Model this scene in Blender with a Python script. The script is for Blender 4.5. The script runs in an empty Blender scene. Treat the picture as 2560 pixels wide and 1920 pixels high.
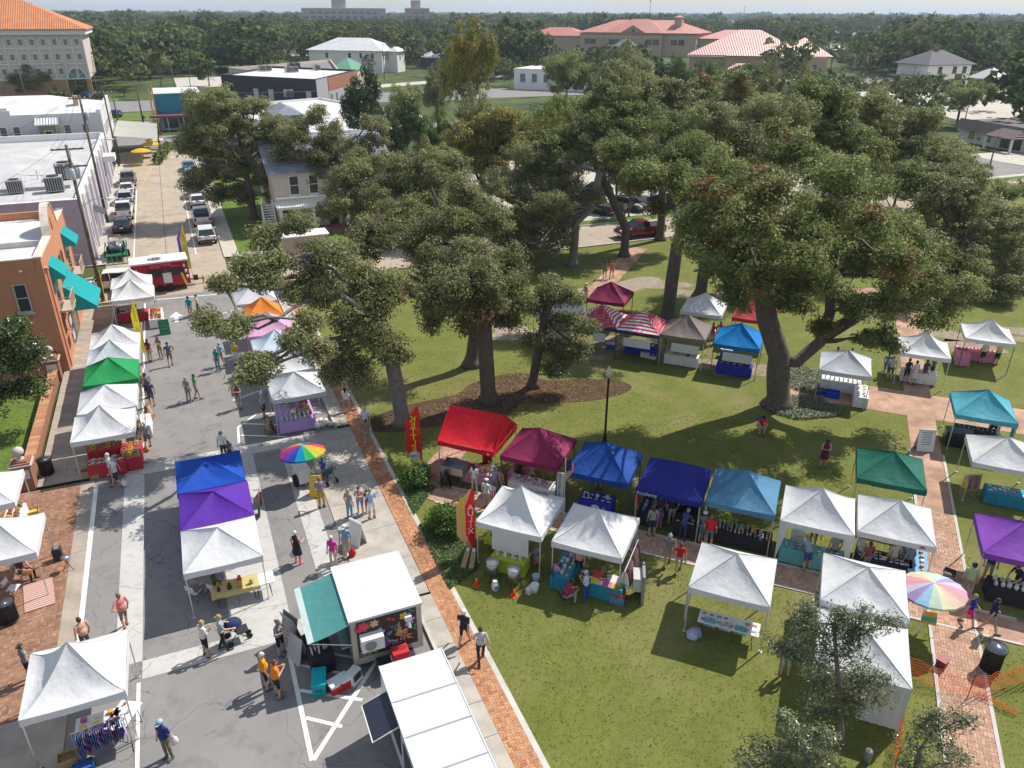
import bpy,bmesh,math,random
import numpy as np
from mathutils import Vector,Matrix
R=math.radians
SC=bpy.context.scene
COL=SC.collection
random.seed(7)
# ---------------------------------------------------------------- camera, sky, sun, exposure
CAM_H,FPX,PITCH,YAW,ROLL=22.0,1930.0,R(25.68),R(23.0),R(0.22)
_f=Vector((math.sin(YAW)*math.cos(PITCH),math.cos(YAW)*math.cos(PITCH),-math.sin(PITCH)))
_r0=Vector((math.cos(YAW),-math.sin(YAW),0));_u0=_r0.cross(_f)
_r=_r0*math.cos(ROLL)+_u0*math.sin(ROLL);_u=_u0*math.cos(ROLL)-_r0*math.sin(ROLL)
cam=bpy.data.cameras.new('camera');cam.sensor_width=36;cam.lens=36*FPX/2560
cam.clip_start=0.5;cam.clip_end=30000
CAM=bpy.data.objects.new('camera',cam);COL.objects.link(CAM)
CAM.matrix_world=Matrix(((_r.x,_u.x,-_f.x,0),(_r.y,_u.y,-_f.y,0),(_r.z,_u.z,-_f.z,CAM_H),(0,0,0,1)))
SC.camera=CAM
SUN_AZ,SUN_EL=74.0,50.0
W=bpy.data.worlds.new('World');SC.world=W;W.use_nodes=True
nt=W.node_tree;nt.nodes.clear()
sky=nt.nodes.new('ShaderNodeTexSky');sky.sky_type='NISHITA';sky.sun_disc=False
sky.sun_elevation=R(SUN_EL);sky.sun_rotation=R(SUN_AZ)
sky.air_density=1.0;sky.dust_density=0.4;sky.ozone_density=1.0
tc=nt.nodes.new('ShaderNodeTexCoord');mp=nt.nodes.new('ShaderNodeMapping')
mp.inputs['Scale'].default_value=(1,1,7)
nz=nt.nodes.new('ShaderNodeTexNoise');nz.inputs['Scale'].default_value=5;nz.inputs['Detail'].default_value=7
rp=nt.nodes.new('ShaderNodeValToRGB');rp.color_ramp.elements[0].position=.30;rp.color_ramp.elements[1].position=.68
mx=nt.nodes.new('ShaderNodeMix');mx.data_type='RGBA';mx.inputs['B'].default_value=(7.0,7.8,9.2,1)
mf=nt.nodes.new('ShaderNodeMath');mf.operation='MULTIPLY';mf.inputs[1].default_value=.85
bg=nt.nodes.new('ShaderNodeBackground');bg.inputs['Strength'].default_value=.08
ow=nt.nodes.new('ShaderNodeOutputWorld')
L=nt.links.new
L(tc.outputs['Generated'],mp.inputs['Vector']);L(mp.outputs['Vector'],nz.inputs['Vector']);L(nz.outputs['Fac'],rp.inputs['Fac'])
L(rp.outputs['Color'],mf.inputs[0]);L(mf.outputs[0],mx.inputs['Factor']);L(sky.outputs['Color'],mx.inputs['A'])
L(mx.outputs['Result'],bg.inputs['Color']);L(bg.outputs['Background'],ow.inputs['Surface'])
sl=bpy.data.lights.new('sun','SUN');sl.energy=4.6;sl.angle=R(.53);sl.color=(1,.955,.88)
SUN=bpy.data.objects.new('sun',sl);COL.objects.link(SUN)
_sd=Vector((math.sin(R(SUN_AZ))*math.cos(R(SUN_EL)),math.cos(R(SUN_AZ))*math.cos(R(SUN_EL)),math.sin(R(SUN_EL))))
SUN.rotation_euler=_sd.to_track_quat('Z','Y').to_euler()
vs=SC.view_settings;SC.display_settings.display_device='sRGB'
vs.view_transform='Standard';vs.look='None';vs.gamma=1;vs.exposure=0.32
SC.render.engine='CYCLES'
SC.cycles.max_bounces=5;SC.cycles.diffuse_bounces=3;SC.cycles.glossy_bounces=2;SC.cycles.transmission_bounces=3
SC.cycles.transparent_max_bounces=6;SC.cycles.volume_bounces=0;SC.cycles.caustics_reflective=False;SC.cycles.caustics_refractive=False
SC.cycles.use_denoising=True
# ---------------------------------------------------------------- helpers
def ray(u,v):
 return(_r*(u-1280)-_u*(v-960)+_f*FPX).normalized()
def at(u,v,z=0.0):
 """the point at height z seen at photograph pixel (u, v)"""
 d=ray(u,v);t=(z-CAM_H)/d.z
 return Vector((d.x*t,d.y*t,z))
HF=Vector((math.sin(YAW),math.cos(YAW),0))
def lift(p,u,v,off=0.0):
 """the point above pixel (u, v) at the same distance as p (+ off)"""
 d=ray(u,v);t=(p.dot(HF)+off)/d.dot(HF)
 return Vector((d.x*t,d.y*t,CAM_H+d.z*t))
def pxm(p):
 """pixels of the photograph per metre at p"""
 return FPX/(p-Vector((0,0,CAM_H))).dot(_f)
class MB:
 def __init__(s):s.v=[];s.f=[];s.m=[]
 def add(s,vs,fs,m=0):
  o=len(s.v);s.v+=[tuple(x)for x in vs];s.f+=[tuple(i+o for i in f)for f in fs];s.m+=[m]*len(fs);return s
 def box(s,c,d,rz=0,m=0,taper=1.0):
  cx,cy,cz=c;x,y,z=d[0]/2,d[1]/2,d[2]/2;ca,sa=math.cos(rz),math.sin(rz);vs=[]
  for k,t in((-1,1),(1,taper)):
   for a,b in((-1,-1),(1,-1),(1,1),(-1,1)):
    px,py=a*x*t,b*y*t;vs.append((cx+px*ca-py*sa,cy+px*sa+py*ca,cz+k*z))
  return s.add(vs,[(3,2,1,0),(4,5,6,7),(0,1,5,4),(1,2,6,5),(2,3,7,6),(3,0,4,7)],m)
 def bx(s,x0,x1,y0,y1,z0,z1,m=0):
  return s.box(((x0+x1)/2,(y0+y1)/2,(z0+z1)/2),(abs(x1-x0),abs(y1-y0),abs(z1-z0)),0,m)
 def tube(s,pts,rad,n=8,m=0,cap=True):
  pts=[Vector(p)for p in pts];k=len(pts)
  if not hasattr(rad,'__len__'):rad=[rad]*k
  vs=[];up=Vector((0,0,1));prev=None
  for i,p in enumerate(pts):
   t=(pts[min(i+1,k-1)]-pts[max(i-1,0)])
   t=t.normalized()if t.length>1e-9 else Vector((0,0,1))
   if prev is None:
    a=t.cross(up)
    if a.length<1e-3:a=Vector((1,0,0))
   else:
    a=prev-t*prev.dot(t)
    if a.length<1e-4:a=t.cross(up)
   a.normalize();b=t.cross(a);prev=a
   for j in range(n):
    an=2*math.pi*j/n;vs.append(p+(a*math.cos(an)+b*math.sin(an))*rad[i])
  fs=[(i*n+j,i*n+(j+1)%n,(i+1)*n+(j+1)%n,(i+1)*n+j)for i in range(k-1)for j in range(n)]
  if cap:fs+=[tuple(range(n-1,-1,-1)),tuple(range((k-1)*n,k*n))]
  return s.add(vs,fs,m)
 def lathe(s,prof,c=(0,0,0),n=16,m=0):
  vs=[(c[0]+r*math.cos(2*math.pi*j/n),c[1]+r*math.sin(2*math.pi*j/n),c[2]+z)for r,z in prof for j in range(n)]
  k=len(prof);fs=[(i*n+j,i*n+(j+1)%n,(i+1)*n+(j+1)%n,(i+1)*n+j)for i in range(k-1)for j in range(n)]
  if prof[0][0]>1e-6:fs.append(tuple(range(n-1,-1,-1)))
  if prof[-1][0]>1e-6:fs.append(tuple(range((k-1)*n,k*n)))
  return s.add(vs,fs,m)
 def prism(s,poly,z0,z1,m=0):
  n=len(poly);vs=[(p[0],p[1],z0)for p in poly]+[(p[0],p[1],z1)for p in poly]
  return s.add(vs,[tuple(range(n-1,-1,-1)),tuple(range(n,2*n))]+[(i,(i+1)%n,n+(i+1)%n,n+i)for i in range(n)],m)
 def ext(s,poly,o,ax,ay,th,m=0):
  """polygon (a, b) in the plane o + a*ax + b*ay, thickened along ax x ay by th"""
  o,ax,ay=Vector(o),Vector(ax),Vector(ay);nn=ax.cross(ay).normalized()*th;n=len(poly)
  vs=[o+ax*a+ay*b for a,b in poly];vs+=[v+nn for v in vs]
  return s.add(vs,[tuple(range(n-1,-1,-1)),tuple(range(n,2*n))]+[(i,(i+1)%n,n+(i+1)%n,n+i)for i in range(n)],m)
 def ball(s,c,r,n=10,k=6,m=0,sq=(1,1,1)):
  pr=[]
  vs=[(c[0],c[1],c[2]-r*sq[2])]
  for i in range(1,k):
   a=-math.pi/2+math.pi*i/k
   for j in range(n):
    b=2*math.pi*j/n;vs.append((c[0]+r*sq[0]*math.cos(a)*math.cos(b),c[1]+r*sq[1]*math.cos(a)*math.sin(b),c[2]+r*sq[2]*math.sin(a)))
  vs.append((c[0],c[1],c[2]+r*sq[2]));e=len(vs)-1
  fs=[(0,1+(j+1)%n,1+j)for j in range(n)]
  fs+=[(1+(i*n)+j,1+(i*n)+(j+1)%n,1+(i+1)*n+(j+1)%n,1+(i+1)*n+j)for i in range(k-2)for j in range(n)]
  fs+=[(e,1+(k-2)*n+j,1+(k-2)*n+(j+1)%n)for j in range(n)]
  return s.add(vs,fs,m)
 def mesh(s,name,mats=(),smooth=False):
  me=bpy.data.meshes.new(name);me.from_pydata(s.v,[],s.f)
  for mt in(mats if isinstance(mats,(list,tuple))else[mats]):me.materials.append(mt)
  if any(s.m):me.polygons.foreach_set('material_index',s.m)
  if smooth:me.polygons.foreach_set('use_smooth',[True]*len(s.f))
  me.update();return me
 def build(s,name,mats,parent=None,smooth=False,loc=None,rz=0):
  return link(name,s.mesh(name,mats,smooth),parent,loc,rz)
def link(name,me,parent=None,loc=None,rz=0):
 o=bpy.data.objects.new(name,me);COL.objects.link(o)
 if parent is not None:o.parent=parent
 if loc is not None:o.location=loc
 if rz:o.rotation_euler=(0,0,rz)
 return o
def tag(o,label,cat,group=None,kind=None):
 if label:o['label']=label
 if cat:o['category']=cat
 if group:o['group']=group
 if kind:o['kind']=kind
 return o
def thing(name,label,cat,loc=(0,0,0),rz=0,group=None):
 return tag(link(name,None,None,Vector(loc),rz),label,cat,group)
def struct(o):o['kind']='structure';return o
def dup(root,loc=None,rz=None,label=None,group=None):
 def cp(o,par):
  c=o.copy();COL.objects.link(c)
  if par is not None:c.parent=par
  for ch in o.children:cp(ch,c)
  return c
 r=cp(root,None)
 if loc is not None:r.location=loc
 if rz is not None:r.rotation_euler=(0,0,rz)
 if label:r['label']=label
 if group:r['group']=group
 return r
# ---------------------------------------------------------------- materials
MC={}
def srgb(h):
 h=h.lstrip('#');c=[int(h[i:i+2],16)/255 for i in(0,2,4)]
 return tuple(x/12.92 if x<=.04045 else((x+.055)/1.055)**2.4 for x in c)
def M(col,rough=.6,metal=0.0,var=.10,scale=2.0,bump=0.0,bscale=30.0,transl=0.0,spec=.4,island=0.0,emit=0.0,coat=0.0):
 if isinstance(col,str):col=srgb(col)
 key=(tuple(round(c,4)for c in col[:3]),rough,metal,var,scale,bump,bscale,transl,spec,island,emit,coat)
 if key in MC:return MC[key]
 m=bpy.data.materials.new('surface');MC[key]=m;m.use_nodes=True
 t=m.node_tree;N=t.nodes;p=N['Principled BSDF'];l=t.links.new
 p.inputs['Roughness'].default_value=rough;p.inputs['Metallic'].default_value=metal
 p.inputs['Specular IOR Level'].default_value=spec;p.inputs['Coat Weight'].default_value=coat
 c4=(*col[:3],1);p.inputs['Base Color'].default_value=c4
 src=None
 if var or bump:
  tcn=N.new('ShaderNodeTexCoord')
 if var:
  n=N.new('ShaderNodeTexNoise');n.inputs['Scale'].default_value=scale;n.inputs['Detail'].default_value=6;n.inputs['Roughness'].default_value=.65
  l(tcn.outputs['Object'],n.inputs['Vector'])
  mr=N.new('ShaderNodeMapRange');mr.inputs[1].default_value=.25;mr.inputs[2].default_value=.75
  mr.inputs[3].default_value=1-var;mr.inputs[4].default_value=1+var;l(n.outputs['Fac'],mr.inputs[0])
  val=mr.outputs[0]
  if island:
   g=N.new('ShaderNodeNewGeometry');mr2=N.new('ShaderNodeMapRange');mr2.inputs[3].default_value=1-island;mr2.inputs[4].default_value=1+island
   l(g.outputs['Random Per Island'],mr2.inputs[0]);mm=N.new('ShaderNodeMath');mm.operation='MULTIPLY';l(val,mm.inputs[0]);l(mr2.outputs[0],mm.inputs[1]);val=mm.outputs[0]
  vm=N.new('ShaderNodeVectorMath');vm.operation='SCALE';vm.inputs[0].default_value=col[:3];l(val,vm.inputs['Scale'])
  l(vm.outputs[0],p.inputs['Base Color']);src=vm.outputs[0]
 if bump:
  n2=N.new('ShaderNodeTexNoise');n2.inputs['Scale'].default_value=bscale;n2.inputs['Detail'].default_value=4
  l(tcn.outputs['Object'],n2.inputs['Vector']);b=N.new('ShaderNodeBump');b.inputs['Strength'].default_value=bump;b.inputs['Distance'].default_value=.05
  l(n2.outputs['Fac'],b.inputs['Height']);l(b.outputs[0],p.inputs['Normal'])
 if transl:
  tr=N.new('ShaderNodeBsdfTranslucent');tr.inputs['Color'].default_value=c4
  if src:l(src,tr.inputs['Color'])
  ms=N.new('ShaderNodeMixShader');ms.inputs[0].default_value=transl
  l(p.outputs[0],ms.inputs[1]);l(tr.outputs[0],ms.inputs[2]);l(ms.outputs[0],N['Material Output'].inputs['Surface'])
 if emit:
  p.inputs['Emission Color'].default_value=c4;p.inputs['Emission Strength'].default_value=emit
 return m
def ground_mat(cols,scales,bump=.3,bscale=60,rough=.9,cracks=None,pos=(.35,.65)):
 """layers of colour mixed by world-space noise; cols[0] base, then (colour, lo, hi) per scale"""
 m=bpy.data.materials.new('ground_surface');m.use_nodes=True;t=m.node_tree;N=t.nodes;p=N['Principled BSDF'];l=t.links.new
 p.inputs['Roughness'].default_value=rough;p.inputs['Specular IOR Level'].default_value=.25
 tcn=N.new('ShaderNodeTexCoord');cur=None
 for i,(c,lo,hi)in enumerate(cols[1:]):
  n=N.new('ShaderNodeTexNoise');n.inputs['Scale'].default_value=scales[i];n.inputs['Detail'].default_value=7;n.inputs['Roughness'].default_value=.62
  mpn=N.new('ShaderNodeMapping');mpn.inputs['Location'].default_value=(i*17.3,i*5.1,i*3.7);l(tcn.outputs['Object'],mpn.inputs['Vector']);l(mpn.outputs[0],n.inputs['Vector'])
  mr=N.new('ShaderNodeMapRange');mr.inputs[1].default_value=lo;mr.inputs[2].default_value=hi;l(n.outputs['Fac'],mr.inputs[0])
  x=N.new('ShaderNodeMix');x.data_type='RGBA';l(mr.outputs[0],x.inputs['Factor'])
  if cur is None:x.inputs['A'].default_value=(*cols[0],1)
  else:l(cur,x.inputs['A'])
  x.inputs['B'].default_value=(*c,1);cur=x.outputs['Result']
 if cracks:
  sc,col,w=cracks
  vo=N.new('ShaderNodeTexVoronoi');vo.feature='DISTANCE_TO_EDGE';vo.inputs['Scale'].default_value=sc
  wn=N.new('ShaderNodeTexNoise');wn.inputs['Scale'].default_value=sc*3;wn.inputs['Detail'].default_value=5
  ad=N.new('ShaderNodeVectorMath');ad.operation='ADD';s_=N.new('ShaderNodeVectorMath');s_.operation='SCALE';s_.inputs['Scale'].default_value=.55/sc*.8
  l(tcn.outputs['Object'],wn.inputs['Vector']);l(wn.outputs['Color'],s_.inputs[0]);l(s_.outputs[0],ad.inputs[0]);l(tcn.outputs['Object'],ad.inputs[1]);l(ad.outputs[0],vo.inputs['Vector'])
  mr=N.new('ShaderNodeMapRange');mr.inputs[1].default_value=0;mr.inputs[2].default_value=w;mr.inputs[3].default_value=.75;mr.inputs[4].default_value=0;l(vo.outputs['Distance'],mr.inputs[0])
  x=N.new('ShaderNodeMix');x.data_type='RGBA';l(mr.outputs[0],x.inputs['Factor']);l(cur,x.inputs['A']);x.inputs['B'].default_value=(*col,1);cur=x.outputs['Result']
 l(cur,p.inputs['Base Color'])
 n2=N.new('ShaderNodeTexNoise');n2.inputs['Scale'].default_value=bscale;n2.inputs['Detail'].default_value=5;l(tcn.outputs['Object'],n2.inputs['Vector'])
 b=N.new('ShaderNodeBump');b.inputs['Strength'].default_value=bump;b.inputs['Distance'].default_value=.05;l(n2.outputs['Fac'],b.inputs['Height']);l(b.outputs[0],p.inputs['Normal'])
 return m
# ---------------------------------------------------------------- body forms (mesh data only, used by the people below)
SKINS=[M(c,.55,0,.05,8,transl=.0)for c in[(.55,.33,.23),(.47,.27,.18),(.60,.38,.28),(.20,.11,.07)]]
def rotx(v,a,c):
 """rotate v about the x axis through c (positive leans forward, towards -y)"""
 y,z=v[1]-c[1],v[2]-c[2];return(v[0],c[1]+y*math.cos(a)-z*math.sin(a),c[2]+y*math.sin(a)+z*math.cos(a))
def skeleton(pose,fem):
 sw=.175 if fem else .20;hw=.10 if fem else .09
 J={'pel':(0,0,.95),'waist':(0,0,1.10),'chest':(0,0,1.30),'neck':(0,.01,1.47),'head':(0,-.015,1.615)}
 for s,k in((-1,'l'),(1,'r')):
  J['sh'+k]=(s*sw,0,1.41);J['el'+k]=(s*(sw+.07),.03,1.14);J['wr'+k]=(s*(sw+.06),-.05,.90)
  J['hip'+k]=(s*hw,0,.93);J['kn'+k]=(s*(hw+.02),-.01,.50);J['an'+k]=(s*(hw+.03),.02,.09)
 if pose=='walk':
  J['knl']=(-.11,-.14,.52);J['anl']=(-.11,-.27,.10);J['knr']=(.11,.02,.50);J['anr']=(.10,.30,.14)
  J['ell']=(-.26,.14,1.17);J['wrl']=(-.25,.20,.94);J['elr']=(.26,-.06,1.15);J['wrr']=(.24,-.24,.98)
 if pose=='phone':
  for s,k in((-1,'l'),(1,'r')):J['el'+k]=(s*.25,-.03,1.15);J['wr'+k]=(s*.09,-.27,1.24)
  J['head']=(0,-.05,1.60)
 if pose=='hip':
  J['elr']=(.40,.06,1.20);J['wrr']=(.19,.02,1.04);J['knl']=(-.12,-.10,.51);J['anl']=(-.13,-.17,.09);J['anr']=(.12,.14,.10)
 if pose=='carry':
  J['elr']=(.27,.02,1.15);J['wrr']=(.29,-.02,.90);J['ell']=(-.25,-.05,1.16);J['wrl']=(-.16,-.27,1.16)
 if pose=='push':
  for s,k in((-1,'l'),(1,'r')):J['el'+k]=(s*.24,-.10,1.16);J['wr'+k]=(s*.20,-.38,1.06)
  J['anl']=(-.12,-.12,.09);J['anr']=(.12,.16,.11)
 if pose=='lean':
  for n in('waist','chest','neck','head','shl','shr','ell','elr','wrl','wrr'):J[n]=rotx(J[n],.55 if n!='waist' else .3,(0,0,.95))
  for s,k in((-1,'l'),(1,'r')):J['el'+k]=(s*.24,-.38,1.06);J['wr'+k]=(s*.16,-.58,.90)
 if pose in('sit','sitlean'):
  dz=-.43
  for n in J:J[n]=(J[n][0],J[n][1],J[n][2]+dz)
  for s,k in((-1,'l'),(1,'r')):J['kn'+k]=(s*.13,-.42,.50);J['an'+k]=(s*.14,-.40,.09);J['el'+k]=(s*.25,-.08,.76);J['wr'+k]=(s*.12,-.32,.64)
  if pose=='sitlean':
   for n in('waist','chest','neck','head','shl','shr','ell','elr'):J[n]=rotx(J[n],.5 if n!='waist' else .25,(0,0,.52))
   for s,k in((-1,'l'),(1,'r')):J['el'+k]=(s*.23,-.34,.66);J['wr'+k]=(s*.10,-.55,.62)
 return J
def capsule(mb,a,b,r0,r1,n=10):
 a,b=Vector(a),Vector(b);d=(b-a);L_=max(d.length,1e-4);d/=L_;pts=[];rs=[]
 for k in(-.95,-.6,-.2):pts.append(a+d*r0*k);rs.append(r0*math.sqrt(1-k*k))
 for k in(0,.33,.66,1):pts.append(a.lerp(b,k));rs.append(r0+(r1-r0)*k)
 for k in(.2,.6,.95):pts.append(b+d*r1*k);rs.append(r1*math.sqrt(1-k*k))
 mb.tube(pts,rs,n)
def body_mesh(pose,fem,belly=0.0):
 J={k:Vector(v)for k,v in skeleton(pose,fem).items()};mb=MB();up=(J['neck']-J['pel']).normalized();f=.92 if fem else 1.0
 fw=up.cross(Vector((1,0,0)));fw=-fw if fw.y>0 else fw
 def ell(c,rx,ry,rz):
  m=MB();m.ball((0,0,0),1,14,10);q=Vector((0,0,1)).rotation_difference(up).to_matrix();mb.add([q@Vector((x*rx,y*ry,z*rz))+c for x,y,z in m.v],m.f)
 ell(J['chest']+up*.0,.175*f if not fem else .155,.115,.19);ell(J['waist'],.15*f+belly*.5,.115+belly,.17);ell(J['pel'],.165 if not fem else .175,.125+belly*.5,.14)
 ell((J['shl']+J['shr'])/2-up*.01,.19*f,.085,.075)
 if fem:
  for s in(-.075,.075):ell(J['chest']+fw*.085+Vector((s,0,0))-up*.01,.065,.06,.06)
 if belly:ell(J['waist']+fw*belly*1.1,.14,.10,.15)
 capsule(mb,J['neck']-up*.05,J['head']-Vector((0,0,.05)),.062*f,.055*f);h=J['head']
 m=MB();m.ball((0,0,0),1,16,12);mb.add([h+Vector((x*.078,y*.098*(1-.10*max(0,-z)),z*.122))for x,y,z in m.v],m.f)
 capsule(mb,h+Vector((0,-.03,-.085)),h+Vector((0,-.06,-.09)),.042,.030)
 capsule(mb,h+Vector((0,-.092,.01)),h+Vector((0,-.118,-.025)),.013,.017,8)
 for s in(-1,1):capsule(mb,h+Vector((s*.078,.005,.015)),h+Vector((s*.082,.01,-.03)),.018,.014,8)
 Z=[('torso',J['pel'],J['neck'],.17),('head',J['neck']+up*.03,h+Vector((0,0,.06)),.09)]
 for s,k in((-1,'l'),(1,'r')):
  capsule(mb,J['sh'+k],J['el'+k],.056*f,.044*f);capsule(mb,J['el'+k],J['wr'+k],.043*f,.030*f)
  capsule(mb,J['hip'+k],J['kn'+k],.092,.060);capsule(mb,J['kn'+k],J['kn'+k].lerp(J['an'+k],.35),.058,.060);capsule(mb,J['kn'+k].lerp(J['an'+k],.3),J['an'+k],.060,.040)
  a=J['an'+k];toe=a+Vector((0,-.17,-.045));capsule(mb,a+Vector((0,.03,-.045)),toe,.046,.040)
  w=J['wr'+k];d=(w-J['el'+k]).normalized();sd=d.cross(Vector((0,1,.2))).normalized();nn=d.cross(sd)
  capsule(mb,w,w+d*.075,.030,.034)
  for i in range(4):
   b0=w+d*.09+sd*(-.033+.022*i);Lf=(.062,.074,.070,.052)[i];mid=b0+d*Lf*.55+nn*.006;capsule(mb,b0-d*.02,mid,.0115,.0105,7);capsule(mb,mid,mid+d*Lf*.4+nn*.02*s,.0105,.0095,7)
  capsule(mb,w+d*.03-sd*.03,w+d*.075-sd*.058+nn*.012*s,.0125,.010,7)
  Z+=[('sleeve',J['sh'+k],J['sh'+k].lerp(J['el'+k],.62),.055),('arm',J['sh'+k].lerp(J['el'+k],.70),J['el'+k],.05),('arm',J['el'+k],w+d*.15,.04),('short',J['hip'+k],J['hip'+k].lerp(J['kn'+k],.80),.09),('shin',J['hip'+k].lerp(J['kn'+k],.9),J['kn'+k],.06),('shin',J['kn'+k],a+Vector((0,0,.02)),.055),('shoe',a+Vector((0,.03,-.045)),toe,.05)]
 ob_=link('person_form',mb.mesh('person_form'));md=ob_.modifiers.new('r','REMESH');md.mode='VOXEL';md.voxel_size=.0125;md.use_smooth_shade=True
 m2=ob_.modifiers.new('s','SMOOTH');m2.iterations=3;m2.factor=.5;m3=ob_.modifiers.new('d','DECIMATE');m3.ratio=.14
 bpy.context.view_layer.update();me=bpy.data.meshes.new_from_object(ob_.evaluated_get(bpy.context.evaluated_depsgraph_get()));bpy.data.objects.remove(ob_)
 n=len(me.polygons);C=np.empty(n*3,dtype=np.float32);me.polygons.foreach_get('center',C);C=C.reshape(-1,3);best=np.full(n,1e9);zone=np.zeros(n,dtype=np.int32)
 ID={'head':0,'arm':0,'torso':1,'sleeve':2,'short':3,'shin':4,'shoe':5}
 for nm,a,b,r in Z:
  a_,b_=np.array(a),np.array(b);ab=b_-a_;tt=np.clip(((C-a_)@ab)/max(ab@ab,1e-9),0,1);dd=np.linalg.norm(C-(a_+tt[:,None]*ab),axis=1)/r
  k=dd<best;best[k]=dd[k];zone[k]=ID[nm]
 low=np.array(J['pel'])+np.array(up)*.02;q=(zone==1)&(((C-low)@np.array(up))<0);zone[q]=3
 for _ in range(6):me.materials.append(SKINS[0])
 me.polygons.foreach_set('material_index',zone);me.polygons.foreach_set('use_smooth',[True]*n);me.update()
 return me,J['head'],J
BODY={}
def body(pose,fem,belly=0.0):
 belly=.06 if belly else 0.0;k=(pose,bool(fem),belly)
 if k not in BODY:BODY[k]=body_mesh(pose,fem,belly)
 return BODY[k]
for q_,w_,e_ in[('stand',0,0),('stand',0,1),('stand',1,0),('stand',1,1),('hip',0,0),('hip',0,1),('phone',0,0),('phone',1,0),('phone',1,1),('walk',0,0),('walk',1,0),('walk',1,1),('sit',0,0),('sit',1,0),('sit',1,1),('sitlean',0,0),('sitlean',0,1),('push',1,0),('carry',1,0),('lean',0,0),('lean',1,0)]:body(q_,w_,e_)
# ---------------------------------------------------------------- the ground, streets, pavements, paths
ASPH=ground_mat([(.222,.212,.204),((.270,.256,.244),.35,.7),((.163,.156,.152),.52,.76),((.315,.30,.285),.58,.8),((.10,.097,.095),.66,.74)],[.35,1.1,14,.55],.25,90,.88,cracks=(.26,(.05,.05,.05),.005))
CONC=ground_mat([(.47,.43,.37),((.56,.52,.45),.35,.7),((.33,.29,.24),.5,.8),((.24,.21,.18),.62,.82)],[.6,2.3,.9],.12,70,.9)
TAN=ground_mat([(.37,.305,.235),((.44,.37,.285),.35,.68),((.25,.205,.16),.52,.78),((.20,.18,.16),.66,.85)],[.25,1.2,.6],.12,60,.9,cracks=(.12,(.12,.10,.085),.004))
PALE=ground_mat([(.47,.455,.43),((.54,.52,.49),.4,.7),((.36,.345,.325),.52,.78),((.28,.265,.25),.62,.78)],[.7,3,1.3],.1,60,.9,cracks=(.35,(.16,.15,.14),.010))
GRASS=ground_mat([(.148,.160,.034),((.196,.203,.050),.38,.62),((.095,.120,.022),.50,.74),((.265,.225,.105),.52,.74),((.42,.35,.25),.66,.76),((.10,.135,.025),.5,.62)],[.5,4.5,.23,.17,30],.8,30,.95)
YARD=ground_mat([(.11,.17,.03),((.16,.22,.04),.38,.62),((.05,.095,.014),.48,.72),((.22,.20,.08),.64,.8)],[.6,4,.3],1.0,34,.95)
FIELD=ground_mat([(.06,.085,.022),((.09,.12,.03),.4,.6),((.035,.055,.015),.45,.65),((.24,.20,.13),.64,.72)],[.03,.2,.012],.6,6,.95)
MULCH=ground_mat([(.085,.05,.03),((.15,.09,.05),.4,.65),((.04,.024,.016),.5,.7),((.22,.16,.09),.62,.75)],[1.5,9,22],1.0,45,.95)
MORTAR=ground_mat([(.30,.24,.19),((.40,.33,.26),.4,.7),((.17,.13,.10),.5,.75)],[2,9],.3,60,.95)
def brick_mat(a,b,c,rot):
 m=bpy.data.materials.new('brick_paving');m.use_nodes=True;t=m.node_tree;N=t.nodes;l=t.links.new;p=N['Principled BSDF']
 p.inputs['Roughness'].default_value=.9;p.inputs['Specular IOR Level'].default_value=.2
 tcn=N.new('ShaderNodeTexCoord');mpn=N.new('ShaderNodeMapping');mpn.inputs['Rotation'].default_value=(0,0,rot);l(tcn.outputs['Object'],mpn.inputs[0])
 bt=N.new('ShaderNodeTexBrick');bt.inputs['Color1'].default_value=(*a,1);bt.inputs['Color2'].default_value=(*b,1);bt.inputs['Mortar'].default_value=(*c,1)
 bt.inputs['Scale'].default_value=1;bt.inputs['Brick Width'].default_value=.21;bt.inputs['Row Height'].default_value=.105;bt.inputs['Mortar Size'].default_value=.007;l(mpn.outputs[0],bt.inputs['Vector'])
 n=N.new('ShaderNodeTexNoise');n.inputs['Scale'].default_value=.8;n.inputs['Detail'].default_value=8;l(tcn.outputs['Object'],n.inputs['Vector'])
 mr=N.new('ShaderNodeMapRange');mr.inputs[1].default_value=.3;mr.inputs[2].default_value=.7;mr.inputs[3].default_value=.62;mr.inputs[4].default_value=1.25;l(n.outputs['Fac'],mr.inputs[0])
 vm=N.new('ShaderNodeVectorMath');vm.operation='SCALE';l(bt.outputs['Color'],vm.inputs[0]);l(mr.outputs[0],vm.inputs['Scale']);l(vm.outputs[0],p.inputs['Base Color'])
 return m
BRK_S=brick_mat((.50,.25,.13),(.40,.18,.095),(.36,.27,.20),0)
BRK_D=brick_mat((.50,.31,.22),(.42,.24,.165),(.34,.27,.21),R(45))
BRK_L=brick_mat((.33,.17,.105),(.24,.125,.08),(.30,.23,.17),0)
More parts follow.
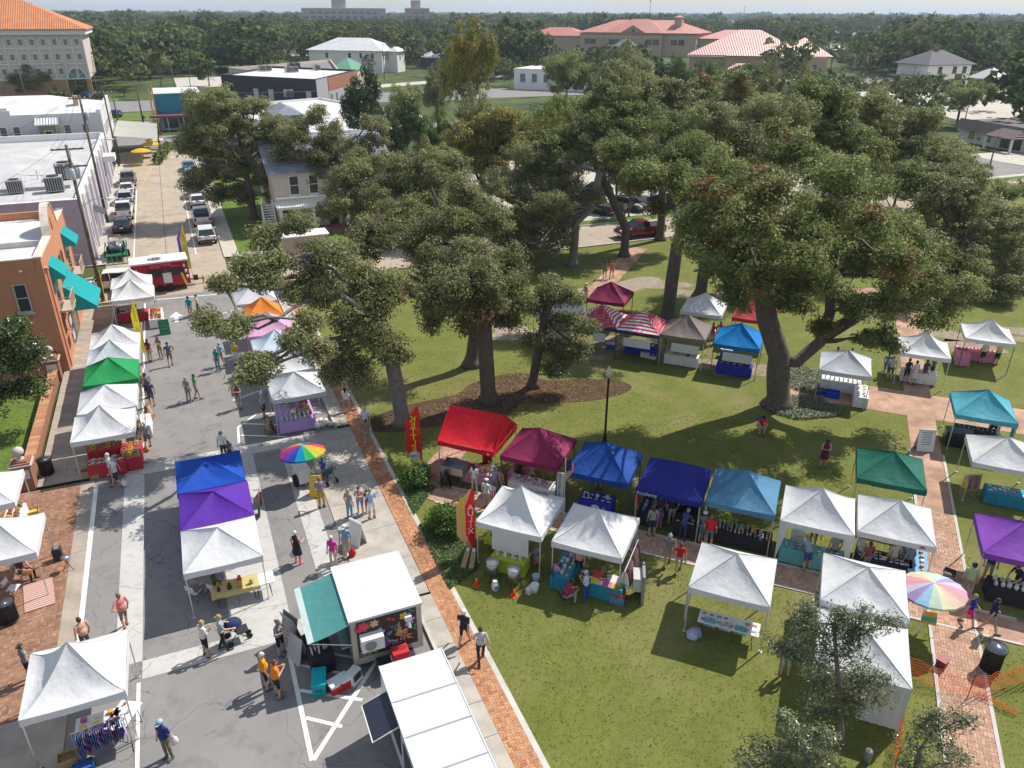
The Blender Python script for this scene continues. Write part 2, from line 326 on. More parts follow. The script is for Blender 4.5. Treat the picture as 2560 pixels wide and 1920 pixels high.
def piece_mat(cols,by):
 """one colour per brick: by 'obj' (object random) or 'island'"""
 m=bpy.data.materials.new('brick');m.use_nodes=True;t=m.node_tree;N=t.nodes;l=t.links.new;p=N['Principled BSDF']
 p.inputs['Roughness'].default_value=.88;p.inputs['Specular IOR Level'].default_value=.25
 if by=='obj':o=N.new('ShaderNodeObjectInfo').outputs['Random']
 else:o=N.new('ShaderNodeNewGeometry').outputs['Random Per Island']
 cr=N.new('ShaderNodeValToRGB');el=cr.color_ramp.elements
 while len(el)<len(cols):el.new(.5)
 for i,c in enumerate(cols):el[i].position=i/(len(cols)-1);el[i].color=(*c,1)
 l(o,cr.inputs['Fac'])
 tcn=N.new('ShaderNodeTexCoord');n=N.new('ShaderNodeTexNoise');n.inputs['Scale'].default_value=.9 if by!='obj' else 14;n.inputs['Detail'].default_value=7;l(tcn.outputs['Object'],n.inputs['Vector'])
 mr=N.new('ShaderNodeMapRange');mr.inputs[1].default_value=.3;mr.inputs[2].default_value=.7;mr.inputs[3].default_value=.75;mr.inputs[4].default_value=1.18;l(n.outputs['Fac'],mr.inputs[0])
 vm=N.new('ShaderNodeVectorMath');vm.operation='SCALE';l(cr.outputs['Color'],vm.inputs[0]);l(mr.outputs[0],vm.inputs['Scale']);l(vm.outputs[0],p.inputs['Base Color'])
 return m
BC_S=[(.52,.26,.13),(.42,.19,.10),(.55,.31,.17),(.46,.22,.11),(.34,.15,.085),(.50,.29,.18)]
BC_D=[(.52,.33,.23),(.44,.25,.17),(.57,.38,.27),(.47,.28,.19),(.38,.21,.15),(.53,.34,.25)]
BC_L=[(.36,.18,.105),(.27,.13,.08),(.40,.22,.13),(.24,.15,.11),(.33,.165,.10),(.20,.115,.085)]
def sheet(name,poly,z,mat,parent=None):
 m=MB();m.add([(p[0],p[1],z)for p in poly],[tuple(range(len(poly)))]);o=m.build(name,mat,parent)
 if parent is None:struct(o)
 return o
def rect(x0,x1,y0,y1):return[(x0,y0),(x1,y0),(x1,y1),(x0,y1)]
sheet('ground',rect(-14000,14000,-400,16000),-.06,FIELD)
sheet('main_street',rect(-6.65,5.95,2,69.6),0,ASPH)
sheet('cross_street',rect(-70,130,69.6,77.3),.002,TAN)
far_street=sheet('far_street',rect(-7.9,2.75,77.3,153),.004,TAN)
sheet('boulevard',rect(-260,-4,158,198),0,ASPH);sheet('boulevard',rect(-4,90,155,172),0,ASPH)
sheet('back_road',rect(-200,260,218,246),0,ASPH)
sheet('avenue',[(110,60),(123,60),(150,330),(138,330)],.0,ASPH)
def irregular(cx,cy,rx,ry,n=40,seed=1,amp=.25):
 rnd=random.Random(seed);ph=[rnd.random()*6.28 for _ in range(4)]
 return[(cx+rx*math.cos(a)*(1+amp*sum(math.sin(a*(k+2)+ph[k])/(k+2)for k in range(4))),cy+ry*math.sin(a)*(1+amp*sum(math.sin(a*(k+2)+ph[k])/(k+2)for k in range(4))))for a in[6.283*i/n for i in range(n)]]
sheet('park_lawn',rect(7.86,108,2,69.4),0,GRASS)
mc=at(1270,990)
sheet('mulch_bed',irregular(mc.x-.5,mc.y,5.2,3.3,90,3,.75),.004,MULCH)
mc2=at(1960,1030)
sheet('yard',rect(-40,-9.95,42,54.9),.02,YARD)
sheet('house_lawn',rect(4.2,30,79.6,128),.02,YARD)
sheet('corner_lawn',rect(-12,3,199,216),.02,YARD)
sheet('building_lawn',rect(-110,-12,246.5,262),.02,YARD)
sheet('east_verge',rect(101,110,40,150),.01,YARD)
sheet('car_park',rect(36,104,79.5,128),-.02,CONC)
sheet('east_car_park',[(126,70),(260,70),(260,92),(126,97)],.0,CONC)
sheet('northeast_car_park',[(168,132),(330,118),(330,178),(196,196)],.0,CONC)
sheet('west_lot',rect(4,60,285,330),-.02,CONC);sheet('north_road',[(40,250),(120,290),(126,302),(40,262)],-.01,CONC)
# kerbs: a real step, each run its own object
KERB=M((.50,.47,.42),.9,0,.2,1.5,.2,40)
def kerb(x0,x1,y0,y1,h=.12,name='kerb',mat=None,z0=-.05):
 m=MB();m.bx(x0,x1,y0,y1,z0,h);return struct(m.build(name,mat or KERB))
kerb(5.95,6.1,40.6,69.4);kerb(5.95,6.1,2,24.6);kerb(7.65,7.86,2,69.3,.05)
kerb(-6.8,-6.65,40.0,68.6);kerb(2.75,2.92,79.6,152.8);kerb(-8.07,-7.9,81.3,152.8);kerb(2.92,130,77.3,77.5);kerb(7.9,107,69.4,69.58)
sheet('verge',rect(14,130,77.5,79.4),.03,YARD)
# concrete pavements as separate slabs with open joints
SLABMAT=M((.40,.365,.315),.9,0,.28,1.1,.15,50)
SLABTAN=M((.36,.305,.25),.9,0,.3,.9,.15,50)
def slabs(name,x0,x1,y0,y1,z,size,mat,base=CONC,joint=.02):
 p=sheet(name,rect(x0,x1,y0,y1),z-.02,MORTAR)
 nx=max(1,round((x1-x0)/size));ny=max(1,round((y1-y0)/size));dx,dy=(x1-x0)/nx,(y1-y0)/ny
 me=MB().bx(-dx/2+joint/2,dx/2-joint/2,-dy/2+joint/2,dy/2-joint/2,-.05,0).mesh('slab',mat)
 rnd=random.Random(len(name)*7+int(x0*3))
 for i in range(nx):
  for j in range(ny):
   o=link('slab',me,p,(x0+(i+.5)*dx,y0+(j+.5)*dy,z+rnd.uniform(-.004,.004)))
   if rnd.random()<.5:o.rotation_euler=(0,0,math.pi)
 return p
slabs('sidewalk',6.1,6.8,40.6,69.4,.10,1.5,SLABMAT)
slabs('sidewalk',6.1,6.8,2,24.6,.10,1.5,SLABMAT)
slabs('crossing_apron',4.1,6.8,24.8,40.4,.035,2.7,SLABMAT)
slabs('left_sidewalk',-9.35,-6.8,40.0,68.6,.10,1.3,SLABTAN)
slabs('gutter_strip',-7.33,-6.66,24.0,39.8,.012,3,SLABTAN)
slabs('left_apron',-14,-6.66,12,24.0,.02,3,SLABTAN)
sheet('far_sidewalk',rect(2.92,4.2,79.6,152),.08,CONC)
sheet('alley_sidewalk',rect(-10,-8.07,81.3,152),.08,CONC)
sheet('north_sidewalk',rect(4.2,130,79.4,80.6),.06,CONC)
# pale concrete crossing set into the asphalt
for i,(a,b,c,d)in enumerate([(-5.24,-4.30,25.3,39.4),(-1.1,1.18,25.3,39.4),(2.66,3.58,25.3,39.4),(-5.24,4.08,39.4,40.5),(-4.3,4.08,24.35,25.3)]):
 sheet('crossing_band',rect(a,b,c,d),.004+.0004*i,PALE)
# painted lines
PAINT=ground_mat([(.80,.80,.78),((.62,.61,.58),.45,.7),((.33,.32,.31),.62,.75)],[1.2,7],.1,60,.7)
YPAINT=ground_mat([(.70,.45,.06),((.55,.36,.08),.45,.7),((.30,.27,.2),.6,.75)],[1.2,7],.1,60,.7)
pl=[0]
def stripe(a,b,w=.12,mat=None,name='painted_line',z=.009):
 a,b=Vector((a[0],a[1],0)),Vector((b[0],b[1],0));d=(b-a).normalized();n=Vector((-d.y,d.x,0))*w/2;pl[0]+=1
 zz=z+(pl[0]%6)*.0006
 return sheet(name,[(a+n)[:2],(a-n)[:2],(b-n)[:2],(b+n)[:2]],zz,mat or PAINT)
stripe((-6.58,25.6),(-6.58,39.2),.20);stripe((-4.42,40.6),(-4.42,68.2),.13);stripe((-4.42,8),(-4.42,24.2),.13)
stripe((.84,24.1),(.82,18.5),.16);stripe((.86,18.5),(4.4,22.6),.16);stripe((1.0,23.9),(3.6,22.0));stripe((1.0,22.9),(3.3,21.2));stripe((.92,21.6),(2.9,20.3),.14);stripe((.92,20.3),(2.0,19.45),.14)
stripe((.60,40.9),(.72,42.8),.13);stripe((.67,42.8),(1.95,44.2),.13);stripe((1.05,43.2),(5.4,39.9+1.2),.12);stripe((.8,41.8),(3.2,40.6),.12);stripe((1.95,44.2),(5.6,42.9),.12)
for k in range(6):stripe((.75+.1*k,46.6+3.3*k),(4.6,48.4+3.3*k),.11)
stripe((.25,82),(.05,118),.12);stripe((-5.5,82),(-5.7,118),.12);stripe((-5.3,118),(-2.8,148),.1,YPAINT);stripe((-6.6,132),(-5.0,150),.12,YPAINT);stripe((-4.9,61.9),(-6.5,61.6),.12,YPAINT)
SEAM=M((.07,.06,.05),.9)
stripe((-2.5,77.4),(-2.7,152),.05,SEAM,'road_seam')
for y in(83,92,101,110,119,128,138):stripe((-7.8,y),(2.7,y-.2),.035,SEAM,'road_seam')
stripe((3.0,68.9),(7.0,68.6),.2);stripe((-4.6,68.9),(1.4,68.3),.16)
# the straight-ahead arrow, and STOP at the far end
ac=at(441,795)
m=MB();m.add([(ac.x+a,ac.y+b,.0105)for a,b in((-.14,-1.0),(.14,-1.0),(.14,.3),(.5,.3),(0,1.5),(-.5,.3),(-.14,.3))],[(0,1,2,6),(3,4,5)]);struct(m.build('painted_arrow',PAINT))
def text(body,size,loc,rot,mat,parent=None,name='lettering',ext=.004,align='CENTER',sx=1.0):
 c=bpy.data.curves.new(name,'FONT');c.body=body;c.size=size;c.extrude=ext;c.align_x=align;c.align_y='CENTER';c.resolution_u=2
 o=bpy.data.objects.new('t',c);me=bpy.data.meshes.new_from_object(o);me.name=name
 bpy.data.objects.remove(o);bpy.data.curves.remove(c);me.materials.clear();me.materials.append(mat)
 o=link(name,me,parent);o.location=loc;o.rotation_euler=rot;o.scale=(sx,1,1);return o
sp=at(430,393);struct(text('STOP',2.4,(sp.x,sp.y,.012),(0,0,0),PAINT,None,'road_lettering',.001))
# brick paths: laid bricks near the camera, material beyond
BRK_O={k:piece_mat(c,'obj')for k,c in(('s',BC_S),('d',BC_D),('l',BC_L))}
BRK_I={k:piece_mat(c,'island')for k,c in(('s',BC_S),('d',BC_D),('l',BC_L))}
def lay(name,org,ang,ln,wd,z,kind,mat,near,n_obj=300,a=.21):
 """a path of basket-weave bricks: org corner, direction ang, length ln along, width wd across (left of it)"""
 ca,sa=math.cos(ang),math.sin(ang);W2=lambda s,t:(org[0]+s*ca-t*sa,org[1]+s*sa+t*ca)
 p=sheet(name,[W2(0,0),W2(ln,0),W2(ln,wd),W2(0,wd)],z-.012,mat)
 base=sheet(name+'_bed',[W2(0,0),W2(near,0),W2(near,wd),W2(0,wd)],z-.008,MORTAR,p)
 nt_=max(1,round(wd/a));at_=wd/nt_;rnd=random.Random(name);B=[]
 for i in range(int(near/a)):
  for j in range(nt_):
   for k in(0,1):
    if(i+j)%2:B.append(((i+.5)*a,(j+.25+.5*k)*at_,0))
    else:B.append(((i+.25+.5*k)*a,(j+.5)*at_,1))
 C0=Vector((0,0,CAM_H));pos=[]
 for s,t,o in B:
  x,y=W2(s,t);d=Vector((x,y,0));q=d-C0;dz=q.dot(_f);px=1280+FPX*q.dot(_r)/dz;py=960-FPX*q.dot(_u)/dz
  pos.append((0 if-20<px<2580 and py<1930 else 1,q.length,x,y,o))
 pos.sort();me=MB();h=.012
 me.add([(-a/2+.004,-a/4+.004,h*.6),(a/2-.004,-a/4+.004,h*.6),(a/2-.004,a/4-.004,h*.6),(-a/2+.004,a/4-.004,h*.6),(-a/2+.010,-a/4+.010,h),(a/2-.010,-a/4+.010,h),(a/2-.010,a/4-.010,h),(-a/2+.010,a/4-.010,h)],[(4,5,6,7),(0,1,5,4),(1,2,6,5),(2,3,7,6),(3,0,4,7)])
 one=me.mesh('brick',BRK_O[kind]);st=MB()
 for n,(_,_,x,y,o)in enumerate(pos):
  dz=rnd.uniform(-.003,.003);an=ang+(math.pi/2 if o else 0)
  if n<n_obj:
   b=link('brick',one,p,(x,y,z-.008+dz),an)
  else:
   c_,s_=math.cos(an),math.sin(an)
   st.add([(x+u*c_-v*s_,y+u*s_+v*c_,z-.008+dz+w)for u,v,w in me.v],me.f)
 if st.v:s=st.build('bricks',BRK_I[kind],p);s['kind']='stuff'
 return p
D=math.sqrt(.5)
lay('brick_strip',(7.65,13.5),R(90),56,.84,.04,'s',BRK_S,30,300)
lay('brick_path',(16.5,4.8),R(45),62,1.55,.03,'d',BRK_D,22,300)
lay('cross_path',(8.2,32.0),R(-45),46,1.4,.022,'d',BRK_D,26,300)
lay('brick_path',(7.9,30.8),R(45),6.5,1.5,.02,'d',BRK_S,6,0)
lay('sandy_path',(31.5,54.6),R(45),17,1.9,.02,'d',BRK_D,.3,0)
sheet('sandy_patch',irregular(33.5,56.5,3.6,2.2,70,8,.8),.006,MORTAR)
sheet('sandy_patch',irregular(22.5,50,2.8,2.0,70,9,.8),.006,MORTAR)
lay('cross_path',(33.2,34.0),R(-45),19,3.6,.024,'d',BRK_D,.3,0)
DIRT=ground_mat([(.27,.215,.15),((.36,.30,.22),.4,.65),((.15,.13,.06),.5,.7)],[1.2,5],.6,40,.95)
for i,(x,y,a,b)in enumerate([(30.5,41.6,5.6,1.2),(27.2,44.6,3.0,1.4),(33.6,38.6,2.0,1.4),(38.5,55,3.2,1.6),(42,50,2.2,1.4),(24.6,46.4,2.0,1.2),(20.5,27.3,1.6,.8),(52,36,3,1.6),(58,34,3.4,1.3)]):
 c_,s_=D,-D;sheet('bare_earth',[(x+(u*c_-v*s_),y+(u*s_+v*c_))for u,v in irregular(0,0,a,b,70,30+i,.9)],.0045+.0003*i,DIRT)
lay('east_path',(52,47.5),R(-12),50,1.3,.02,'d',BRK_D,.3,0)
lay('brick_plaza',(-7.33,24.0),R(90),15.8,5.2,.02,'l',BRK_L,15.8,300)
for o in((16.5+.065*D,4.8-.065*D),(16.5-1.62*D,4.8+1.62*D)):
 m=MB();m.box((o[0]+14*D,o[1]+14*D,.0),(28,.13,.10),R(45));struct(m.build('path_edging',KERB))
for o in((8.2-.06*D,32.0-.06*D),(8.2+1.46*D,32.0+1.46*D)):
 m=MB();m.box((o[0]+14*D,o[1]-14*D,.0),(25.5,.12,.085),R(-45));struct(m.build('path_edging',KERB))
# ---------------------------------------------------------------- buildings
GLASS=M((.035,.045,.055),.12,0,.0,spec=.8)
GLASSB=M((.10,.16,.19),.10,0,.0,spec=.9)
WHITE=M((.78,.77,.74),.55,0,.06,1.5)
WHROOF=M((.62,.61,.59),.7,0,.22,.45,.1,6)
GREY=M((.36,.36,.37),.8,0,.1,1.2,.1,20)
DARK=M((.035,.036,.04),.6,0,.15)
STEEL=M((.42,.43,.45),.35,.8,.08)
BLACK=M((.016,.016,.018),.45,0,.1)
WOOD=M((.20,.125,.07),.75,0,.25,9)
GREYMET=M((.30,.31,.33),.4,.5,.1)
def fr(face,x,y):
 """frame of a wall: origin (x, y), right direction and outward normal"""
 return{'S':((1,0),(0,-1)),'E':((0,1),(1,0)),'W':((0,-1),(-1,0)),'N':((-1,0),(0,1))}[face]
def wbox(mb,face,o,a0,a1,z0,z1,d0,d1,m=0):
 """box on a wall: a along, z up, d outwards"""
 r,n=fr(face,0,0)if isinstance(face,str)else face
 P=lambda a,d:(o[0]+r[0]*a+n[0]*d,o[1]+r[1]*a+n[1]*d)
 vs=[(*P(a,d),z)for z in(z0,z1)for a,d in((a0,d1),(a1,d1),(a1,d0),(a0,d0))]
 mb.add(vs,[(3,2,1,0),(4,5,6,7),(0,1,5,4),(1,2,6,5),(2,3,7,6),(3,0,4,7)],m)
def window(par,face,o,a,z,w,h,fm=None,pm=None,bars=1,fw=.08,sill=True,hood=False):
 """window part (frame) with its pane and sill as sub-parts; a, z = centre"""
 m=MB();d=.05
 wbox(m,face,o,a-w/2-fw,a-w/2,z-h/2-fw,z+h/2+fw,-.02,d);wbox(m,face,o,a+w/2,a+w/2+fw,z-h/2-fw,z+h/2+fw,-.02,d)
 wbox(m,face,o,a-w/2,a+w/2,z+h/2,z+h/2+fw,-.02,d);wbox(m,face,o,a-w/2,a+w/2,z-h/2-fw,z-h/2,-.02,d)
 if bars:wbox(m,face,o,a-w/2,a+w/2,z-.03,z+.03,-.02,d-.015)
 if bars>1:wbox(m,face,o,a-.02,a+.02,z-h/2,z+h/2,-.02,d-.02)
 f=m.build('window',fm or WHITE,par)
 m=MB();wbox(m,face,o,a-w/2,a+w/2,z-h/2,z+h/2,-.03,.012);m.build('pane',pm or GLASS,f)
 if sill:m=MB();wbox(m,face,o,a-w/2-.2,a+w/2+.2,z-h/2-fw-.16,z-h/2-fw,0,.14);m.build('sill',fm or WHITE,f)
 if hood:m=MB();wbox(m,face,o,a-w/2-.2,a+w/2+.2,z+h/2+fw,z+h/2+fw+.22,0,.12);m.build('hood',fm or WHITE,f)
 return f
def hip(mb,x0,x1,y0,y1,z0,z1,ov=.6,th=.18,m=0):
 x0-=ov;x1+=ov;y0-=ov;y1+=ov;w,d=x1-x0,y1-y0;k=min(w,d)/2
 rd=[(x0+k,(y0+y1)/2,z1),(x1-k,(y0+y1)/2,z1)]if w>=d else[((x0+x1)/2,y0+k,z1),((x0+x1)/2,y1-k,z1)]
 e=[(x0,y0,z0),(x1,y0,z0),(x1,y1,z0),(x0,y1,z0)];e2=[(a,b,c-th)for a,b,c in e]
 f=[(0,1,9,8),(1,2,9),(2,3,8,9),(3,0,8)]if w>=d else[(0,1,8),(1,2,9,8),(2,3,9),(3,0,8,9)]
 mb.add(e+e2+rd,f+[(4,5,1,0),(5,6,2,1),(6,7,3,2),(7,4,0,3),(7,6,5,4)],m)
def stripes_mat(col,sp,dark=.72,axis=0,rough=.45):
 """standing-seam metal or tile courses: narrow relief lines"""
 m=bpy.data.materials.new('seamed_roof');m.use_nodes=True;t=m.node_tree;N=t.nodes;l=t.links.new;p=N['Principled BSDF'];p.inputs['Roughness'].default_value=rough
 tcn=N.new('ShaderNodeTexCoord');sx=N.new('ShaderNodeSeparateXYZ');l(tcn.outputs['Object'],sx.inputs[0])
 a=N.new('ShaderNodeMath');a.operation='MULTIPLY';a.inputs[1].default_value=6.283/sp;l(sx.outputs[axis],a.inputs[0])
 s=N.new('ShaderNodeMath');s.operation='SINE';l(a.outputs[0],s.inputs[0])
 n=N.new('ShaderNodeTexNoise');n.inputs['Scale'].default_value=.5;n.inputs['Detail'].default_value=6;l(tcn.outputs['Object'],n.inputs['Vector'])
 mr=N.new('ShaderNodeMapRange');mr.inputs[1].default_value=-1;mr.inputs[2].default_value=-.5;mr.inputs[3].default_value=dark;mr.inputs[4].default_value=1;l(s.outputs[0],mr.inputs[0])
 m2=N.new('ShaderNodeMapRange');m2.inputs[1].default_value=.3;m2.inputs[2].default_value=.7;m2.inputs[3].default_value=.86;m2.inputs[4].default_value=1.1;l(n.outputs['Fac'],m2.inputs[0])
 mm=N.new('ShaderNodeMath');mm.operation='MULTIPLY';l(mr.outputs[0],mm.inputs[0]);l(m2.outputs[0],mm.inputs[1])
 vm=N.new('ShaderNodeVectorMath');vm.operation='SCALE';vm.inputs[0].default_value=col;l(mm.outputs[0],vm.inputs['Scale']);l(vm.outputs[0],p.inputs['Base Color'])
 b=N.new('ShaderNodeBump');b.inputs['Distance'].default_value=.08;b.inputs['Strength'].default_value=.6;l(s.outputs[0],b.inputs['Height']);l(b.outputs[0],p.inputs['Normal'])
 return m
def acunit(loc,label,rz=0,s=1.0):
 t=thing('rooftop_unit',label,'air conditioner',loc,rz,'rooftop cooling units')
 m=MB();m.bx(-.55*s,.55*s,-.5*s,.5*s,.12,1.0*s);m.build('casing',M((.45,.44,.41),.5,.2,.1),t)
 m=MB()
 for k in range(7):m.bx(-.5*s+.145*s*k,-.42*s+.145*s*k,-.53*s,-.50*s,.2,.92*s)
 m.build('grille',DARK,t)
 m=MB();m.lathe([(.36*s,1.0*s),(.36*s,1.06*s),(.05,1.06*s)],n=14);m.build('fan_guard',DARK,t)
 return t
# ---- orange stucco building with curved parapet
ORW=M((.52,.225,.125),.85,0,.10,1.2,.35,25)
TEALAW=M((.0,.33,.34),.6,0,.08,2)
ob=thing('stucco_building','orange stucco two-storey building with curved parapet and teal awnings','building',(-9.0,55.3,0))
m=MB();m.bx(-24,-.02,.02,14.7,-.05,7.3);m.build('wall',ORW,ob)
def parapet(y):
 if 5.6<y<10.2:return 7.95+1.75*math.sin(math.pi*(y-5.6)/4.6)**.75
 return 7.9
ys=[0,5.3,5.6]+[5.6+4.6*k/14 for k in range(1,14)]+[10.2,10.5,14.7]
poly=[(0,0),(14.7,0)]+[(y,parapet(y))for y in reversed(ys)]
m=MB();m.ext(poly,(-.35,0,0),(0,1,0),(0,0,1),.37);m.build('facade',ORW,ob)
m=MB()
for a,b in zip(ys[:-1],ys[1:]):
 za,zb=parapet(a),parapet(b);m.add([(-.42,a,za),(.08,a,za),(.08,b,zb),(-.42,b,zb),(-.42,a,za+.1),(.08,a,za+.1),(.08,b,zb+.1),(-.42,b,zb+.1)],[(0,3,2,1),(4,5,6,7),(0,1,5,4),(1,2,6,5),(2,3,7,6),(3,0,4,7)])
m.build('coping',M((.62,.55,.47),.8,0,.3,1.5),ob)
MB().bx(-24,-.37,0,.3,7.3,7.9).build('parapet',ORW,ob);MB().bx(-24,-.37,14.4,14.7,7.3,7.9).build('parapet',ORW,ob)
m=MB();m.bx(-24.05,-.40,-.04,.34,7.9,7.98);m.build('coping',M((.66,.62,.56),.8,0,.25,1.5),ob)
m=MB();m.bx(-24,-.40,.32,14.38,7.3,7.36);m.build('roof_deck',WHROOF,ob)
m=MB();m.bx(-24,-.40,5.5,10.3,7.36,7.75);m.build('roof_cricket',WHROOF,ob)
window(ob,'S',(-1.53,0),0,5.45,.62,1.72,M((.45,.44,.42),.6))
def awning(par,y0,y1,z0,z1,d,mat,x=.02):
 m=MB();m.add([(x,y0,z1),(x,y1,z1),(x+d,y1,z0+.18),(x+d,y0,z0+.18),(x+d,y0,z0),(x+d,y1,z0),(x,y0,z0),(x,y1,z0)],[(0,3,2,1),(3,4,5,2),(0,6,4,3),(1,2,5,7)]);a=m.build('awning',mat,par)
 m=MB();n=int((y1-y0)/.35)
 for k in range(n+1):
  y=y0+(y1-y0)*k/n;m.tube([(x+.01,y,z1+.012),(x+d,y,z0+.195)],.012,4)
 m.build('seam',mat,a);return a
awning(ob,1.9,4.4,5.9,6.95,.85,TEALAW);awning(ob,10.6,13.2,5.9,6.95,.85,TEALAW);awning(ob,5.3,9.6,2.5,4.4,1.9,TEALAW)
for y0 in(2.2,10.9):
 b=MB().bx(.0,.8,y0-.2,y0+2.2,3.55,3.67).build('balcony',M((.5,.42,.34),.7),ob)
 m=MB();m.tube([(.02,y0-.18,4.55),(.78,y0-.18,4.55),(.78,y0+2.18,4.55),(.02,y0+2.18,4.55)],.03,5);m.build('rail',M((.55,.42,.33),.6),b)
 for k in range(11):MB().tube([(.78,y0-.18+.236*k,3.67),(.78,y0-.18+.236*k,4.55)],.016,4).build('baluster',M((.55,.42,.33),.6),b)
 d=MB().bx(-.02,.03,y0+.3,y0+1.7,3.68,5.85).build('door',GLASS,ob)
for y in(6.2,7.3,8.6):window(ob,'E',(.02,0),y,5.3,.55,1.7,M((.35,.15,.09),.8),bars=0,sill=False)
MB().bx(-.02,.03,6.3,8.6,.1,2.5).build('door',GLASS,ob)
MB().ball((.42,5.4,2.9),.21,12,8).build('globe_lamp',M((.85,.84,.80),.3,emit=.0),ob,True)
m=MB();m.lathe([(.30,.0),(.36,.0),(.36,.06),(.30,.06)],n=20);m.v=[(.03+z,7.6+y*.62,8.45+x*1.3)for x,y,z in m.v];m.build('oval_moulding',ORW,ob,True)
for zz in(2.75,1.65):
 s=MB().bx(.35,.42,2.0,3.2,zz-.35,zz+.35).build('hanging_sign',M((.22,.19,.28),.6),ob)
 for k in range(4):MB().bx(.34,.43,2.12,3.08-.15*(k%2),zz+.2-.14*k,zz+.26-.14*k).build('lettering',M((.6,.58,.6),.7),s)
 MB().tube([(.02,2.6,zz+.5),(.42,2.6,zz+.42)],.02,4).build('bracket',DARK,s)
MB().bx(.0,.25,.2,.75,7.05,7.2).build('downpipe_head',ORW,ob);MB().tube([(.13,.45,7.1),(.13,.45,.2)],.06,6).build('downpipe',ORW,ob)
MB().lathe([(.02,0),(.1,.05),(.1,.12),(.02,.16)],(-1.2,-.12,7.15),8).build('floodlight',WHITE,ob)
# ---- grey flat-roofed building (lavender side wall), further up the street
LAV=M((.42,.37,.45),.8,0,.12,.8,.15,12)
gb=thing('flat_roof_building','long low building with mauve end wall and pale grey membrane roof','building',(-8.9,81.6,0))
m=MB();m.bx(-34,0,0,46,-.05,5.7);m.build('wall',LAV,gb)
m=MB();m.bx(-34,0,0,.35,5.7,6.3);m.build('parapet',LAV,gb);MB().bx(-.35,0,.35,46,5.7,6.5).build('parapet',WHITE,gb);MB().bx(-34,-.35,45.6,46,5.7,6.6).build('parapet',WHITE,gb)
m=MB();m.bx(-34.05,.05,-.05,.42,6.3,6.37);m.build('coping',WHITE,gb)
m=MB();MROOF=M((.47,.46,.46),.75,0,.22,.35,.1,8);m.bx(-34,-.36,.36,45.6,5.7,5.76);m.build('roof_deck',MROOF,gb)
m=MB();m.add([(-34,12,5.77),(-6,12,5.77),(-.5,22,5.77),(-6,40,5.77),(-34,40,5.77),(-34,26,7.1),(-9,26,7.0)],[(0,1,6,5),(1,2,6),(2,3,6),(3,4,5,6),(4,0,5)]);m.build('roof_ridge',MROOF,gb)
MB().bx(-20,-1.5,9,9.5,5.76,6.1).build('roof_curb',M((.4,.4,.43),.7),gb);MB().bx(-34,-16,40.5,41,5.76,6.5).build('roof_curb',M((.4,.4,.43),.7),gb)
for k in range(9):
 m=MB();wbox(m,'E',(0,0),3+4.6*k,5.2+4.6*k,.3,3.0,-.02,.05);m.build('shop_window',GLASS,gb)
 m=MB();wbox(m,'E',(0,0),2.4+4.6*k,2.8+4.6*k,0,6.4,-.02,.22);m.build('pilaster',WHITE,gb)
m=MB();m.add([(.05,8,3.6),(.05,11,3.6),(1.2,11,3.0),(1.2,8,3.0)],[(0,3,2,1)]);m.build('awning',M((.05,.05,.06),.7),gb)
m=MB();m.bx(.05,1.5,34,37,4.3,5.0);m.build('window_box_sign',WHITE,gb)
for x,y in((-5,15),(-8,11),(-3,30),(-12,34)):MB().tube([(x,y,5.7),(x,y,6.8)],.09,6).build('vent_pipe',WHITE,gb)
for i,(u,v,s)in enumerate([(167,446,1.7),(140,478,1.5),(42,482,1.3)]):
 p=at(u,v,5.8);acunit((p.x,p.y,5.78),['cooling unit on the grey membrane roof beside the utility pole','cooling unit with white casing nearer the mauve parapet','low round-topped unit at the edge of the grey roof'][i],.1,s)
# ---- white two-storey building with stepped parapets behind it
wb=thing('parapet_building','pale grey two-storey building with stepped parapet and olive bay window','building',(-8.9,130,0))
PGR=M((.60,.59,.60),.8,0,.08,.8)
m=MB();m.bx(-60,0,0,24,-.05,8.4);m.build('wall',PGR,wb)
m=MB();m.bx(-60,0,0,.4,8.4,9.0)
for x in(-16.5,-12.4,-22,-30):m.bx(x-.9,x+.9,.0+.41,.8,8.4,9.9)
m.bx(-60,-11.2,0,.42,9.0,9.6);m.bx(-.4,0,.4,24,8.4,9.3);m.build('parapet',PGR,wb)
m=MB();m.bx(-60,-.42,.42,23.9,8.4,8.46);m.build('roof_deck',WHROOF,wb)
m=MB();m.add([(-60,9,8.47),(-1,9,8.47),(-1,23.5,8.47),(-60,23.5,8.47),(-40,16,10.2),(-8,16,10.2)],[(0,1,5,4),(1,2,5),(2,3,4,5),(3,0,4)]);m.build('roof',WHROOF,wb)
m=MB();m.bx(-4.2,-3.5,11,11.8,8.4,10.4);m.build('chimney',M((.45,.30,.25),.8),wb)
for x in(-4.6,-2.3,-12.5,-10.9,-15.0,-17.2):window(wb,'S',(0,0),x,6.6,.75,1.7)
bay=MB().bx(-8.0,-5.9,-1.1,0,3.5,7.8).build('bay',M((.22,.21,.12),.8,0,.08),wb)
window(wb,'S',(-6.95,-1.1),0,6.1,.85,1.5,sill=False,bars=0,pm=M((.03,.025,.04),.3))
m=MB();m.add([(-8.4,-1.5,7.8),(-5.5,-1.5,7.8),(-5.5,.02,8.6),(-8.4,.02,8.6),(-8.4,-1.5,7.65),(-5.5,-1.5,7.65)],[(0,1,2,3),(4,5,1,0),(0,3,4),(1,5,2)]);m.build('bay_roof',stripes_mat((.7,.7,.72),.35,axis=0),wb)
for k in range(8):window(wb,'E',(0,0),2.5+2.7*k,6.3,.9,1.5)
for k in range(8):
 m=MB();wbox(m,'E',(0,0),1.4+2.7*k,3.4+2.7*k,.3,3,-.02,.05);m.build('shop_window',GLASS,wb)
